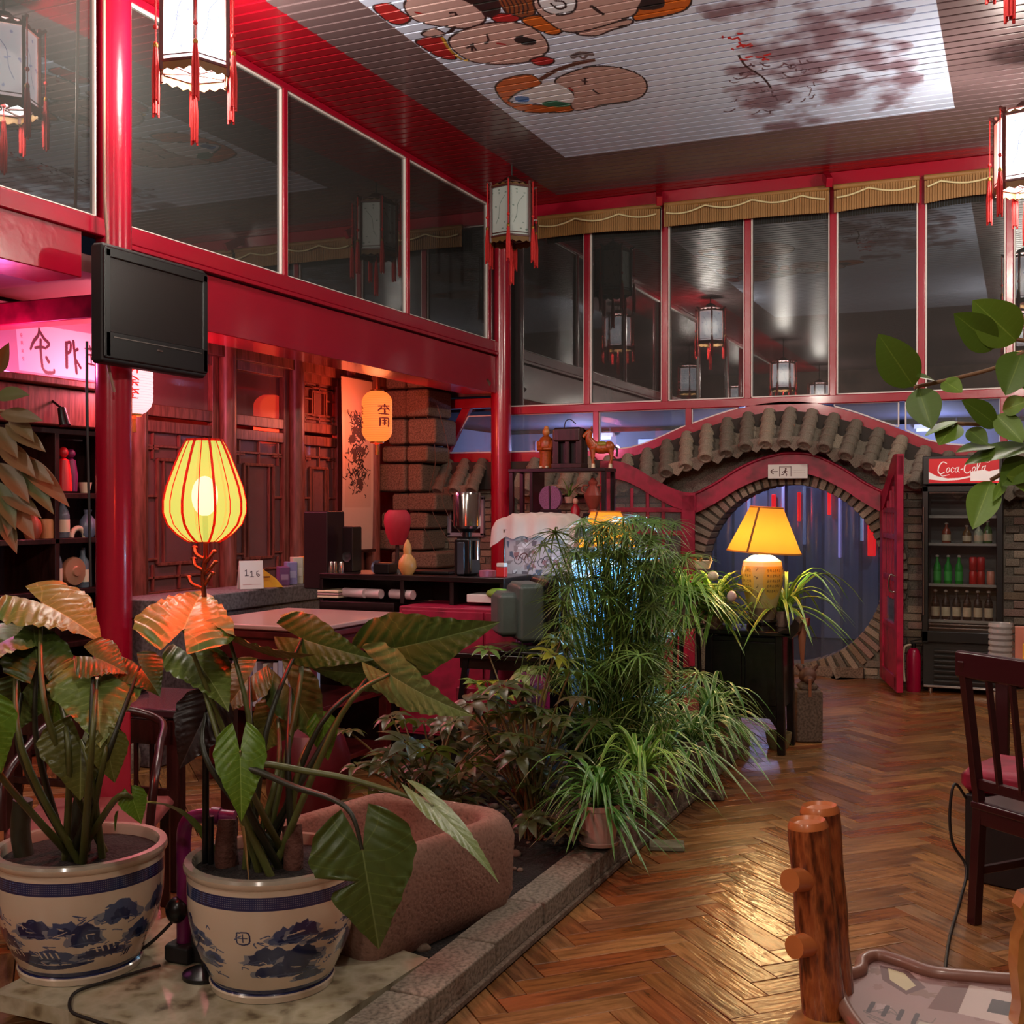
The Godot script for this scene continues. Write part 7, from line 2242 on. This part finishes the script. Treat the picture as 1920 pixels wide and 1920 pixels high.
func side_leaves() -> void:
	var pa := Paint.new(64, 128, Color(0.4, 0.52, 0.16))
	pa.im.fill_rect(Rect2i(31, 0, 2, 128), Color(0.55, 0.64, 0.28))
	for i in 8:
		pa.line([V(32, 8 + i * 15), V(60, i * 15)], 1.0, Color(0.43, 0.55, 0.19))
		pa.line([V(32, 8 + i * 15), V(4, i * 15)], 1.0, Color(0.43, 0.55, 0.19))
	var lm := mat(Color.WHITE, 0.5, {"tex": pa.tex(), "back": Color(0.3, 0.36, 0.08)})
	var lm2 := tinted(lm, Color(0.78, 0.8, 0.72))
	var twig := mat(Color(0.5, 0.36, 0.25), 0.6)
	var D := 2.6
	var base := G(0.3, 0, -2.85)
	var o := thing("potted_tree", "broad-leaved potted tree reaching green branches in beside the fridge header", "plant", base)
	part("pot", mb().lathe([V(0.001, 0), V(0.16, 0), V(0.21, 0.3), V(0.23, 0.3), V(0.23, 0.34), V(0.2, 0.34), V(0.18, 0.28), V(0.001, 0.28)], 28), M.terracotta, o)
	var hub1 := atd(2010, 640, D)
	var hub2 := atd(2010, 850, D)
	part("trunk", mb().tube(spline([base + G(0, 0.28, 0), base + G(0.03, 1.0, 0), hub2, hub1, hub1 + G(0.05, 0.3, 0)]), 0.016, 10), twig, o, true)
	var br := [[[2010, 640], [1917, 662], [1865, 690], [1765, 715], [1714, 726]], [[2010, 850], [1930, 830], [1870, 800], [1790, 794]], [[2010, 640], [1940, 640], [1905, 636]], [[2010, 850], [1930, 862], [1858, 900]]]
	for b in br:
		var pts := []
		for q in b:
			pts.append(atd(q[0], q[1], D))
		part("branch", mb().tube(spline(pts), 0.005, 6), twig, o, true)
	for e in [[1713, 725, 1650, 631, 38, 0.0], [1906, 640, 1830, 567, 44, 0.1], [1866, 652, 1796, 590, 34, 0.2], [1722, 728, 1746, 800, 32, 0.1], [1917, 660, 1888, 734, 36, 0.05], [1755, 716, 1722, 700, 16, 0.5], [1768, 714, 1802, 732, 18, 0.3], [1869, 798, 1812, 750, 24, 0.3], [1868, 778, 1918, 826, 24, 0.3], [1795, 790, 1734, 808, 14, 0.75], [1792, 794, 1762, 828, 26, 0.35], [1866, 836, 1796, 838, 16, 0.55], [1935, 836, 1812, 856, 26, 0.55], [1858, 902, 1826, 986, 30, 0.05], [1932, 862, 1882, 904, 30, 0.2], [1886, 900, 1864, 934, 10, 0.2], [1945, 905, 1895, 890, 28, 0.2], [1880, 770, 1925, 750, 20, 0.3], [1930, 740, 1960, 690, 30, 0.2], [1815, 805, 1850, 830, 18, 0.3]]:
		part("leaf", oval_leaf(atd(e[0], e[1], D), atd(e[2], e[3], D - 0.05), e[4] * 1.0 * D / FPX, e[5]), lm if (int(e[0]) % 3) else lm2, o, true)
	# the leafy plant at the other edge, before the curio cabinet
	var D2 := 3.9
	var b2 := G(-3.75, 0, -2.75)
	var o2 := thing("money_tree", "leafy plant with pointed drooping leaves in front of the curio cabinet", "plant", b2)
	part("pot", mb().lathe([V(0.001, 0), V(0.14, 0), V(0.18, 0.28), V(0.2, 0.28), V(0.2, 0.32), V(0.17, 0.32), V(0.15, 0.26), V(0.001, 0.26)], 28), M.terracotta, o2)
	part("trunk", mb().tube(spline([b2 + G(0, 0.26, 0), b2 + G(0.02, 0.9, 0.02), atd(-60, 960, D2), atd(-40, 800, D2), atd(-30, 700, D2)]), 0.018, 10), twig, o2, true)
	for b in [[[-40, 800], [0, 770], [30, 790]], [[-50, 880], [0, 850], [40, 860]], [[-60, 950], [-10, 920], [20, 940]]]:
		part("branch", mb().tube(spline([atd(b[0][0], b[0][1], D2), atd(b[1][0], b[1][1], D2), atd(b[2][0], b[2][1], D2)]), 0.006, 6), twig, o2, true)
	var m1 := mat(Color(0.27, 0.29, 0.14), 0.5, {"back": Color(0.2, 0.22, 0.08)})
	var m2 := mat(Color(0.33, 0.27, 0.15), 0.5, {"back": Color(0.25, 0.18, 0.08)})
	for e in [[-8, 742, 46, 735, 16], [-6, 700, 12, 648, 14], [0, 775, 72, 782, 16], [10, 795, 80, 838, 18], [20, 780, 60, 820, 16], [0, 830, 62, 886, 20], [30, 850, 126, 940, 20], [0, 868, 52, 934, 18], [36, 862, 96, 900, 16], [0, 915, 72, 962, 18], [12, 935, 62, 1004, 18], [-4, 950, 30, 1030, 16], [38, 880, 98, 955, 16], [-10, 800, 30, 850, 18], [-10, 900, 28, 985, 18], [20, 930, 14, 1000, 14]]:
		part("leaf", oval_leaf(atd(e[0], e[1], D2), atd(e[2], e[3], D2 - 0.1), e[4] * D2 / FPX, 0.25, 1.2), m1 if (int(e[3]) % 2) else m2, o2, true)

# ------------------------------------------------------------------ near things: tea table, log holders, chair, bench, table, egg lamp, dark furniture
func near_things() -> void:
	var log_t := noise(0.014, 171, [Color(0.3, 0.17, 0.14), Color(0.66, 0.5, 0.4), Color(1, 0.88, 0.74), Color(0.85, 0.66, 0.5), Color(0.5, 0.32, 0.25)], 5)
	var bark := mat(Color(0.62, 0.38, 0.24), 0.3, {"tex": log_t, "scale": G(2, 2.4, 1), "bump": M.grain, "deep": 0.25, "coat": 0.4})
	var cut := mat(Color(0.72, 0.4, 0.2), 0.35, {"coat": 0.4})
	var slab_m := mat(Color(0.72, 0.5, 0.26), 0.25, {"tex": noise(0.012, 172, [Color(0.6, 0.5, 0.4), Color(1, 1, 1), Color(0.8, 0.7, 0.6)], 4), "tri": true, "scale": G(2, 2, 2), "coat": 0.5})
	var Y := 0.7
	# root-wood tea table
	var o := thing("tea_table", "low polished root-wood tea table carrying the log holders and the carved tray", "table", G(0.15, 0, -1.75))
	var out := [[1478, 1915], [1512, 1885], [1560, 1866], [1610, 1840], [1680, 1822], [1780, 1842], [1880, 1856], [1990, 1860], [2200, 1900], [2350, 2100], [2200, 2400], [1700, 2400], [1480, 2200], [1452, 2000]]
	var pl := PackedVector2Array()
	for e in out:
		var q := ony(e[0], e[1], Y) - o.position
		pl.push_back(V(q.x, -q.z))
	var sm := PackedVector2Array()
	for i in pl.size():
		for j in 4:
			sm.push_back(pl[i].cubic_interpolate(pl[(i + 1) % pl.size()], pl[(i + pl.size() - 1) % pl.size()], pl[(i + 2) % pl.size()], j / 4.0))
	part("top", mb().prism(sm, 0.05, Transform3D(Basis(G(1, 0, 0), G(0, 0, -1), G(0, 1, 0)), G(0, Y - 0.05, 0))), slab_m, o)
	for q in [[-0.05, 0.3], [0.25, 0.05], [0.05, 0.6], [0.45, 0.5]]:
		part("leg", mb().tube(spline([G(q[0], Y - 0.05, q[1]), G(q[0] * 0.8 + 0.05, 0.4, q[1] * 0.9), G(q[0] * 1.2, 0.0, q[1] * 1.1)]), [0.07, 0.065, 0.06, 0.055, 0.05, 0.05, 0.05, 0.052, 0.055, 0.06, 0.065, 0.07, 0.075], 10), bark, o)
	# log holders
	var lg := func(px0: float, py0: float, px1: float, py1: float, r: float, label: String, knobs: Array):
		var b0 := ony(px0, py0, Y)
		var d := (b0 - EYE).dot(-cam_b.z)
		var tpt := atd(px1, py1, d)
		tpt.z = b0.z + (tpt.z - b0.z)
		var t := thing("log_holder", label, "holder", b0)
		var L: float = (tpt - b0).length()
		var ax := (tpt - b0).normalized()
		var rr := []
		var pts := []
		for i in 13:
			pts.append(ax * L * i / 12.0)
			rr.append(r * (1.04 - 0.05 * i / 12.0 + 0.03 * sin(i * 1.3)))
		part("trunk", mb().tube(pts, rr, 20), bark, t)
		part("cut_end", mb().lathe([V(r * 0.97, -0.012), V(r * 1.0, 0.0), V(r * 0.86, 0.01), V(r * 0.7, 0.004), V(0.001, 0.002)], 20, Transform3D(Basis(Quaternion(Vector3.UP, ax)), ax * L)), cut, t)
		for kb in knobs:
			var c = ax * L * kb[0]
			var dir = (-cam_b.x * kb[1] + cam_b.z * kb[2] + Vector3.UP * kb[3]).normalized()
			part("branch_stub", mb().tube([c + dir * r * 0.4, c + dir * r * 1.5, c + dir * r * kb[4]], [0.021, 0.019, 0.019], 14), cut, t)
		return t
	lg.call(1562, 1872, 1537, 1520, 0.034, "taller varnished log holder standing behind its twin on the tea table", [])
	lg.call(1545, 1900, 1515, 1548, 0.034, "shorter varnished log holder with two cut branch stubs on the tea table", [[0.72, 0.75, 0.7, 0.15, 2.0], [0.38, 0.8, 0.65, 0.1, 1.9]])
	# carved tray with a drawn-on lining
	var pa := Paint.new(512, 320, Color(0.58, 0.45, 0.43))
	var g := RandomNumberGenerator.new()
	g.seed = 31
	for i in 60:
		pa.blot(V(g.randf() * 512, g.randf() * 320), V(g.randf_range(8, 30), g.randf_range(6, 20)), [Color(0.52, 0.38, 0.36), Color(0.66, 0.54, 0.52), Color(0.48, 0.34, 0.3)][i % 3], g)
	pa.poly([V(60, 20), V(120, 26), V(160, 70), V(126, 100), V(74, 66)], Color(0.36, 0.2, 0.18))
	pa.poly([V(78, 26), V(112, 34), V(140, 68), V(124, 88), V(88, 62)], Color(0.74, 0.68, 0.52))
	pa.poly([V(190, 60), V(240, 40), V(225, 130), V(170, 130)], Color(0.4, 0.22, 0.18))
	pa.poly([V(240, 40), V(410, 56), V(400, 150), V(225, 130)], Color(0.74, 0.66, 0.62))
	pa.poly([V(284, 72), V(370, 78), V(366, 118), V(276, 112)], Color(0.2, 0.11, 0.11))
	pa.poly([V(410, 56), V(440, 56), V(430, 156), V(396, 152)], Color(0.36, 0.26, 0.18))
	pa.poly([V(160, 170), V(512, 180), V(512, 320), V(120, 320)], Color(0.66, 0.6, 0.54))
	for i in 34:
		var c := V(g.randf_range(40, 500), g.randf_range(150, 310))
		pa.line([c, c + V(g.randf_range(-22, 22), g.randf_range(-16, 16)), c + V(g.randf_range(-34, 34), g.randf_range(-20, 20)), c + V(g.randf_range(-40, 40), g.randf_range(-10, 20))], 2.5, Color(0.42, 0.33, 0.32))
	for i in 4:
		pa.line([V(70 + i * 28, 140 + i * 4), V(66 + i * 28, 166 + i * 4)], 9, Color(0.22, 0.14, 0.15))
		pa.line([V(90, 214 + i * 10), V(160, 222 + i * 10)], 4, Color(0.2, 0.13, 0.14))
		pa.line([V(420, 224 + i * 12), V(490, 222 + i * 12)], 4, Color(0.22, 0.15, 0.15))
	var tp := [[1572, 1862], [1580, 1836], [1612, 1822], [1618, 1803], [1645, 1794], [1690, 1806], [1750, 1826], [1850, 1836], [1960, 1846], [2080, 1870], [2120, 2000], [1900, 2060], [1740, 2020], [1640, 1960], [1592, 1906]]
	o = thing("tea_tray", "carved tray with a raised rope rim and a pale sketched lining", "tray", ony(1780, 1920, Y + 0.002))
	var loop := []
	var tpl := PackedVector2Array()
	for e in tp:
		var q := ony(e[0], e[1], Y + 0.02) - o.position
		loop.append(q)
		tpl.push_back(V(q.x, -q.z))
	loop.append(loop[0])
	var lo := tpl[0]
	var hi := tpl[0]
	for q in tpl:
		lo = V(minf(lo.x, q.x), minf(lo.y, q.y))
		hi = V(maxf(hi.x, q.x), maxf(hi.y, q.y))
	var tm := mb().prism(tpl, 0.014, Transform3D(Basis(G(1, 0, 0), G(0, 0, -1), G(0, 1, 0)), G(0, 0, 0)))
	for i in tm.v.size():
		tm.uv[i] = V((tm.v[i].x - lo.x) / (hi.x - lo.x), 1.0 - (-tm.v[i].z - lo.y) / (hi.y - lo.y))
	part("lining", tm, mat(Color.WHITE, 0.5, {"tex": pa.tex()}), o)
	for i in loop.size():
		loop[i].y = 0.02
	part("rim", mb().tube(spline(loop, 6), 0.012, 10), mat(Color(0.5, 0.33, 0.27), 0.4, {"coat": 0.3}), o)
	# wavy root-wood framed panel at the edge
	o = thing("root_frame", "wavy honey coloured root-wood frame standing on the tea table at the edge", "frame", ony(1925, 1930, Y))
	var d2: float = (o.position - EYE).dot(-cam_b.z)
	var bx := cam_b.x
	var fp := [[1893, 1940], [1891, 1905], [1897, 1870], [1890, 1800], [1893, 1750], [1904, 1722], [1896, 1690], [1906, 1668], [1930, 1660], [1990, 1664], [2050, 1690], [2070, 1800], [2060, 1940]]
	var f2 := PackedVector2Array()
	var f3 := PackedVector2Array()
	for e in fp:
		var q := atd(e[0], e[1], d2) - o.position
		f2.push_back(V(q.dot(bx), q.y))
	var ctr := V(0.08, 0.12)
	for q in f2:
		f3.push_back(ctr + (q - ctr) * 0.78)
	var ft := Transform3D(Basis(bx, Vector3.UP, bx.cross(Vector3.UP)), Vector3.ZERO)
	part("frame", mb().prism(f2, 0.035, ft), slab_m, o)
	part("inset_panel", mb().prism(f3, 0.004, ft.translated_local(G(0, 0, 0.035))), mat(Color(0.32, 0.14, 0.12), 0.15), o)
	# dining chair seen from behind
	var cw = M.black_wood
	var wine := mat(Color(0.2, 0.055, 0.07), 0.3, {"coat": 0.3})
	o = thing("dining_chair", "dark maroon slat-back dining chair seen from behind beside the magenta cushion", "chair", G(0.128, 0, -4.711), -0.711)
	var lean := 0.07
	for s in [-1.0, 1.0]:
		part("leg", mb().tube([G(s * 0.2, 0, 0.22), G(s * 0.2, 0.44, 0.19)], 0.021, 4).bar(G(s * 0.2, 0, 0.22), G(s * 0.2, 0.45, 0.19), 0.04, 0.04, 0.004), wine, o)
		part("back_post", mb().bar(G(s * 0.2, 0.42, 0.19), G(s * 0.215, 0.98, 0.19 + lean), 0.04, 0.03, 0.004), wine, o)
		part("leg", mb().bar(G(s * 0.19, 0.42, -0.2), G(s * 0.19, 0, -0.2), 0.04, 0.04, 0.004), wine, o)
		part("side_rail", mb().bar(G(s * 0.19, 0.2, 0.2), G(s * 0.19, 0.2, -0.2), 0.02, 0.03, 0.003), wine, o)
	part("top_rail", mb().box(G(0, 0.965, 0.19 + lean), G(0.5, 0.1, 0.03), 0.01), wine, o)
	part("lower_rail", mb().box(G(0, 0.52, 0.2), G(0.4, 0.04, 0.025), 0.004), wine, o)
	for x in [-0.1, 0.0, 0.1]:
		part("back_slat", mb().bar(G(x, 0.52, 0.2), G(x * 1.05, 0.93, 0.185 + lean), 0.028, 0.014, 0.003), wine, o)
	part("seat", mb().box(G(0, 0.44, 0), G(0.46, 0.04, 0.44), 0.014), wine, o)
	part("seat_frame", mb().box(G(0, 0.4, 0.2), G(0.4, 0.06, 0.02), 0.004).box(G(0, 0.4, -0.2), G(0.4, 0.06, 0.02), 0.004), wine, o)
	# low dark bench with a magenta cushion
	var bf := ony(1815, 1650, 0.0)
	o = thing("bench", "low black box bench behind the dining chair", "bench", bf + G(0.5, 0, -0.02), -0.35)
	part("carcass", mb().box(G(0.0, 0.18, 0), G(0.95, 0.36, 0.4), 0.008), mat(Color(0.06, 0.035, 0.04), 0.5), o)
	part("plinth", mb().box(G(0.0, 0.02, 0), G(0.9, 0.04, 0.36), 0.004), M.black, o)
	solo("cushion", mb().box(G(0, 0.05, 0), G(0.92, 0.11, 0.4), 0.035), M.magenta, "thick magenta seat cushion on the black bench", "cushion", bf + G(0.46, 0.362, -0.04)).rotation.y = -0.35
	solo("cable", mb().tube(spline([ony(1812, 1650, 0.01) + G(0, 0.35, 0.05), atd(1790, 1470, 4.7), atd(1781, 1520, 4.7), atd(1786, 1580, 4.7), atd(1812, 1628, 4.7), ony(1800, 1690, 0.008), ony(1780, 1760, 0.008), ony(1770, 1840, 0.008)]), 0.006, 6), M.cable, "black looping cable beside the bench, trailing over the parquet", "cable")
	# table behind with a stack of glass ashtrays and cartons
	o = thing("dining_table", "dark dining table behind the slat-back chair", "table", G(0.32, 0, -6.7))
	part("top", mb().box(G(0, 0.745, 0), G(1.0, 0.03, 0.8), 0.008), wine, o)
	part("apron", mb().box(G(0, 0.69, 0), G(0.86, 0.08, 0.66), 0.004), wine, o)
	for q in [[-0.42, 0.32], [0.42, 0.32], [-0.42, -0.32], [0.42, -0.32]]:
		part("leg", mb().box(G(q[0], 0.365, q[1]), G(0.06, 0.73, 0.06), 0.005), wine, o)
	solo("place_mat", mb().box(G(0, 0.004, 0), G(0.3, 0.006, 0.22), 0.002), M.white, "white paper mat at the edge of the dining table", "mat", G(0.04, 0.76, -6.46))
	var gm := mat(Color(0.72, 0.7, 0.68), 0.08, {"alpha": 0.6})
	for i in 6:
		var t := thing("glass_ashtray", ["lowest clear glass ashtray of the stack on the dining table", "second glass ashtray from the bottom of the stack", "third glass ashtray from the bottom of the stack", "third glass ashtray from the top of the stack", "second glass ashtray from the top of the stack", "topmost clear glass ashtray of the stack on the dining table"][i], "ashtray", G(-0.108, 0.769 + i * 0.0305, -6.55), 0.2, "stacked glass ashtrays on the dining table")
		part("bowl", mb().lathe([V(0.001, 0), V(0.05, 0), V(0.062, 0.012), V(0.06, 0.03), V(0.05, 0.03), V(0.045, 0.012), V(0.001, 0.01)], 8), gm, t)
	solo("carton", mb().box(G(0, 0.085, 0), G(0.075, 0.17, 0.06), 0.004), mat(Color(0.74, 0.45, 0.36), 0.6), "salmon coloured carton beside the stacked glass ashtrays", "carton", G(-0.005, 0.765, -6.57))
	solo("carton", mb().box(G(0, 0.045, 0), G(0.07, 0.09, 0.06), 0.004), mat(Color(0.85, 0.6, 0.12), 0.6), "bright yellow box in front of the salmon carton", "box", G(0.03, 0.765, -6.49))
	# egg-shaped silk lamp on a bronze twig stand between the two pots
	var c := atd(384, 918, EGG_D)
	var kk := EGG_D / 4.6
	o = thing("floor_lamp", "glowing egg-shaped yellow silk lamp with red ribs on a bronze twig stand", "lamp", G(c.x, 0.1, c.z))
	var cy := c.y - 0.1
	var prof := []
	for e in [[0.066, 0.198], [0.082, 0.17], [0.1, 0.13], [0.124, 0.07], [0.146, 0.01], [0.158, -0.045], [0.158, -0.09], [0.142, -0.135], [0.11, -0.17], [0.075, -0.195], [0.055, -0.205]]:
		prof.append(V(e[0] * kk, cy + e[1] * kk))
	prof.reverse()
	var silk := mat(Color(0.05, 0.07, 0.03), 0.7, {"emit": Color(0.83, 0.88, 0.4), "energy": 0.88})
	silk.transparency = BaseMaterial3D.TRANSPARENCY_ALPHA
	silk.albedo_color.a = 0.82
	part("silk_shade", mb().lathe(prof, 40), silk, o)
	var ribm := mat(Color(0.24, 0.03, 0.03), 0.6, {"back": Color(1.0, 0.2, 0.15)})
	for i in 16:
		var a := TAU * i / 16 + 0.12
		var pts := []
		for q in prof:
			pts.append(G(sin(a) * (q.x + 0.001), q.y, cos(a) * (q.x + 0.001)))
		part("rib", mb().tube(pts, 0.0042 if i % 2 == 0 else 0.0016, 5), ribm, o)
	var ra: float = prof[-1].x
	var rb: float = prof[0].x
	part("rim", mb().lathe([V(ra - 0.002, prof[-1].y), V(ra + 0.004, prof[-1].y), V(ra + 0.004, prof[-1].y - 0.008), V(ra - 0.002, prof[-1].y - 0.008)], 30).lathe([V(rb - 0.002, prof[0].y), V(rb + 0.003, prof[0].y), V(rb + 0.003, prof[0].y + 0.005), V(rb - 0.002, prof[0].y + 0.005)], 30), ribm, o)
	part("bulb", mb().ball(G(0, cy - 0.02, 0), G(0.04, 0.062, 0.04), 16, 12), mat(Color.WHITE, 0.3, {"emit": Color(1.0, 1.0, 1.0), "energy": 2.4}), o)
	part("stem", mb().tube(spline([G(0, cy - 0.05, 0), G(0.004, cy - 0.2, 0), G(-0.006, cy - 0.27, 0), G(0.004, cy - 0.4, 0)]), 0.008, 8), M.bronze, o)
	part("pole", mb().tube([G(0.004, cy - 0.4, 0), G(0.0, 0.02, 0)], 0.011, 10).tube([G(0.03, 0.5, 0.01), G(0.03, 0.02, 0.01)], 0.009, 10), M.black, o)
	for e in [[-0.05, 0.235, -1], [0.045, 0.25, 1], [-0.055, 0.28, -1], [0.05, 0.29, 1], [0.035, 0.335, 1], [-0.08, 0.352, -1]]:
		var ty: float = cy - e[1] * kk
		part("twig", mb().tube(spline([G(0, ty - 0.03, 0), G(e[0] * 0.5, ty - 0.015, 0.01), G(e[0] * kk, ty + 0.008, 0.0)]), 0.006, 6).ball(G(e[0] * kk, ty + 0.006, 0), G(0.012, 0.006, 0.007), 8, 6), M.bronze, o)
	part("foot", mb().lathe([V(0.001, 0), V(0.07, 0), V(0.07, 0.012), V(0.02, 0.03), V(0.001, 0.031)], 24), M.black, o)
	omni(G(0, cy - 0.02, 0), Color(1.0, 0.14, 0.07), EGG_E, 0.06, o)
	# dark carved tea desk and armchair behind the elephant ears
	o = thing("carved_desk", "dark carved tea desk with a glossy top behind the elephant ear leaves", "desk", G(-3.55, 0, -3.95), 0.1)
	part("top", mb().box(G(0, 0.72, 0), G(0.9, 0.04, 0.5), 0.012), mat(Color(0.2, 0.15, 0.17), 0.18, {"coat": 0.6}), o)
	part("carved_apron", mb().box(G(0, 0.64, 0.22), G(0.82, 0.1, 0.02), 0.004).box(G(0.4, 0.64, 0), G(0.02, 0.1, 0.42), 0.004), M.dark_wood, o)
	for q in [[-0.4, 0.2], [0.4, 0.2], [-0.4, -0.2], [0.4, -0.2]]:
		part("leg", mb().box(G(q[0], 0.35, q[1]), G(0.06, 0.7, 0.06), 0.008), M.dark_wood, o)
	for i in 9:
		part("baluster", mb().tube([G(-0.3 + i * 0.075, 0.6, 0.22), G(-0.3 + i * 0.075, 0.4, 0.22)], 0.01, 8), M.dark_wood, o)
	part("stretcher", mb().box(G(0, 0.4, 0.22), G(0.78, 0.03, 0.025), 0.004), M.dark_wood, o)
	o = thing("armchair", "dark curved-arm chair with a faded rose seat behind the landscape pot", "chair", G(-3.15, 0, -3.35), 0.5)
	part("seat", mb().box(G(0, 0.4, 0), G(0.5, 0.05, 0.46), 0.02), mat(Color(0.5, 0.26, 0.25), 0.7), o)
	part("arm", mb().tube(spline([G(0.25, 0.42, 0.22), G(0.26, 0.58, 0.18), G(0.24, 0.66, 0.0), G(0.2, 0.72, -0.2), G(0, 0.76, -0.26), G(-0.2, 0.72, -0.2), G(-0.24, 0.66, 0.0), G(-0.26, 0.58, 0.18), G(-0.25, 0.42, 0.22)]), 0.016, 8), M.dark_wood, o)
	part("back_splat", mb().box(G(0, 0.58, -0.24), G(0.16, 0.34, 0.014), 0.004), mat(Color(0.55, 0.1, 0.2), 0.5), o)
	for q in [[-0.22, 0.2], [0.22, 0.2], [-0.22, -0.2], [0.22, -0.2]]:
		part("leg", mb().box(G(q[0], 0.19, q[1]), G(0.035, 0.38, 0.035), 0.004), M.dark_wood, o)
	solo("tea_set_tray", mb().box(G(0, 0.015, 0), G(0.42, 0.03, 0.26), 0.01), M.black_wood, "dark tea tray on the carved desk", "tray", G(-3.72, 0.742, -3.95))
	solo("red_jar", mb().lathe([V(0.001, 0), V(0.045, 0), V(0.06, 0.05), V(0.055, 0.1), V(0.03, 0.12), V(0.001, 0.13)], 16), mat(Color(0.5, 0.04, 0.08), 0.12, {"coat": 1.0}), "glossy dark red jar on the tea tray behind the elephant ears", "jar", G(-3.8, 0.772, -3.92))
	solo("cup", mb().lathe([V(0.001, 0), V(0.02, 0), V(0.034, 0.045), V(0.03, 0.045), V(0.018, 0.006), V(0.001, 0.005)], 14), M.cream, "small cream tea cup on the tea tray beside the glossy red jar", "cup", G(-3.64, 0.772, -3.88))
	solo("maroon_stool", mb().lathe([V(0.001, 0), V(0.17, 0), V(0.21, 0.12), V(0.21, 0.3), V(0.17, 0.42), V(0.001, 0.42)], 24), mat(Color(0.34, 0.07, 0.1), 0.35), "barrel shaped maroon stool under the marble topped counter", "stool", G(-3.3, 0, -5.0))
var EGG_E := 0.75
var EGG_D := 3.62
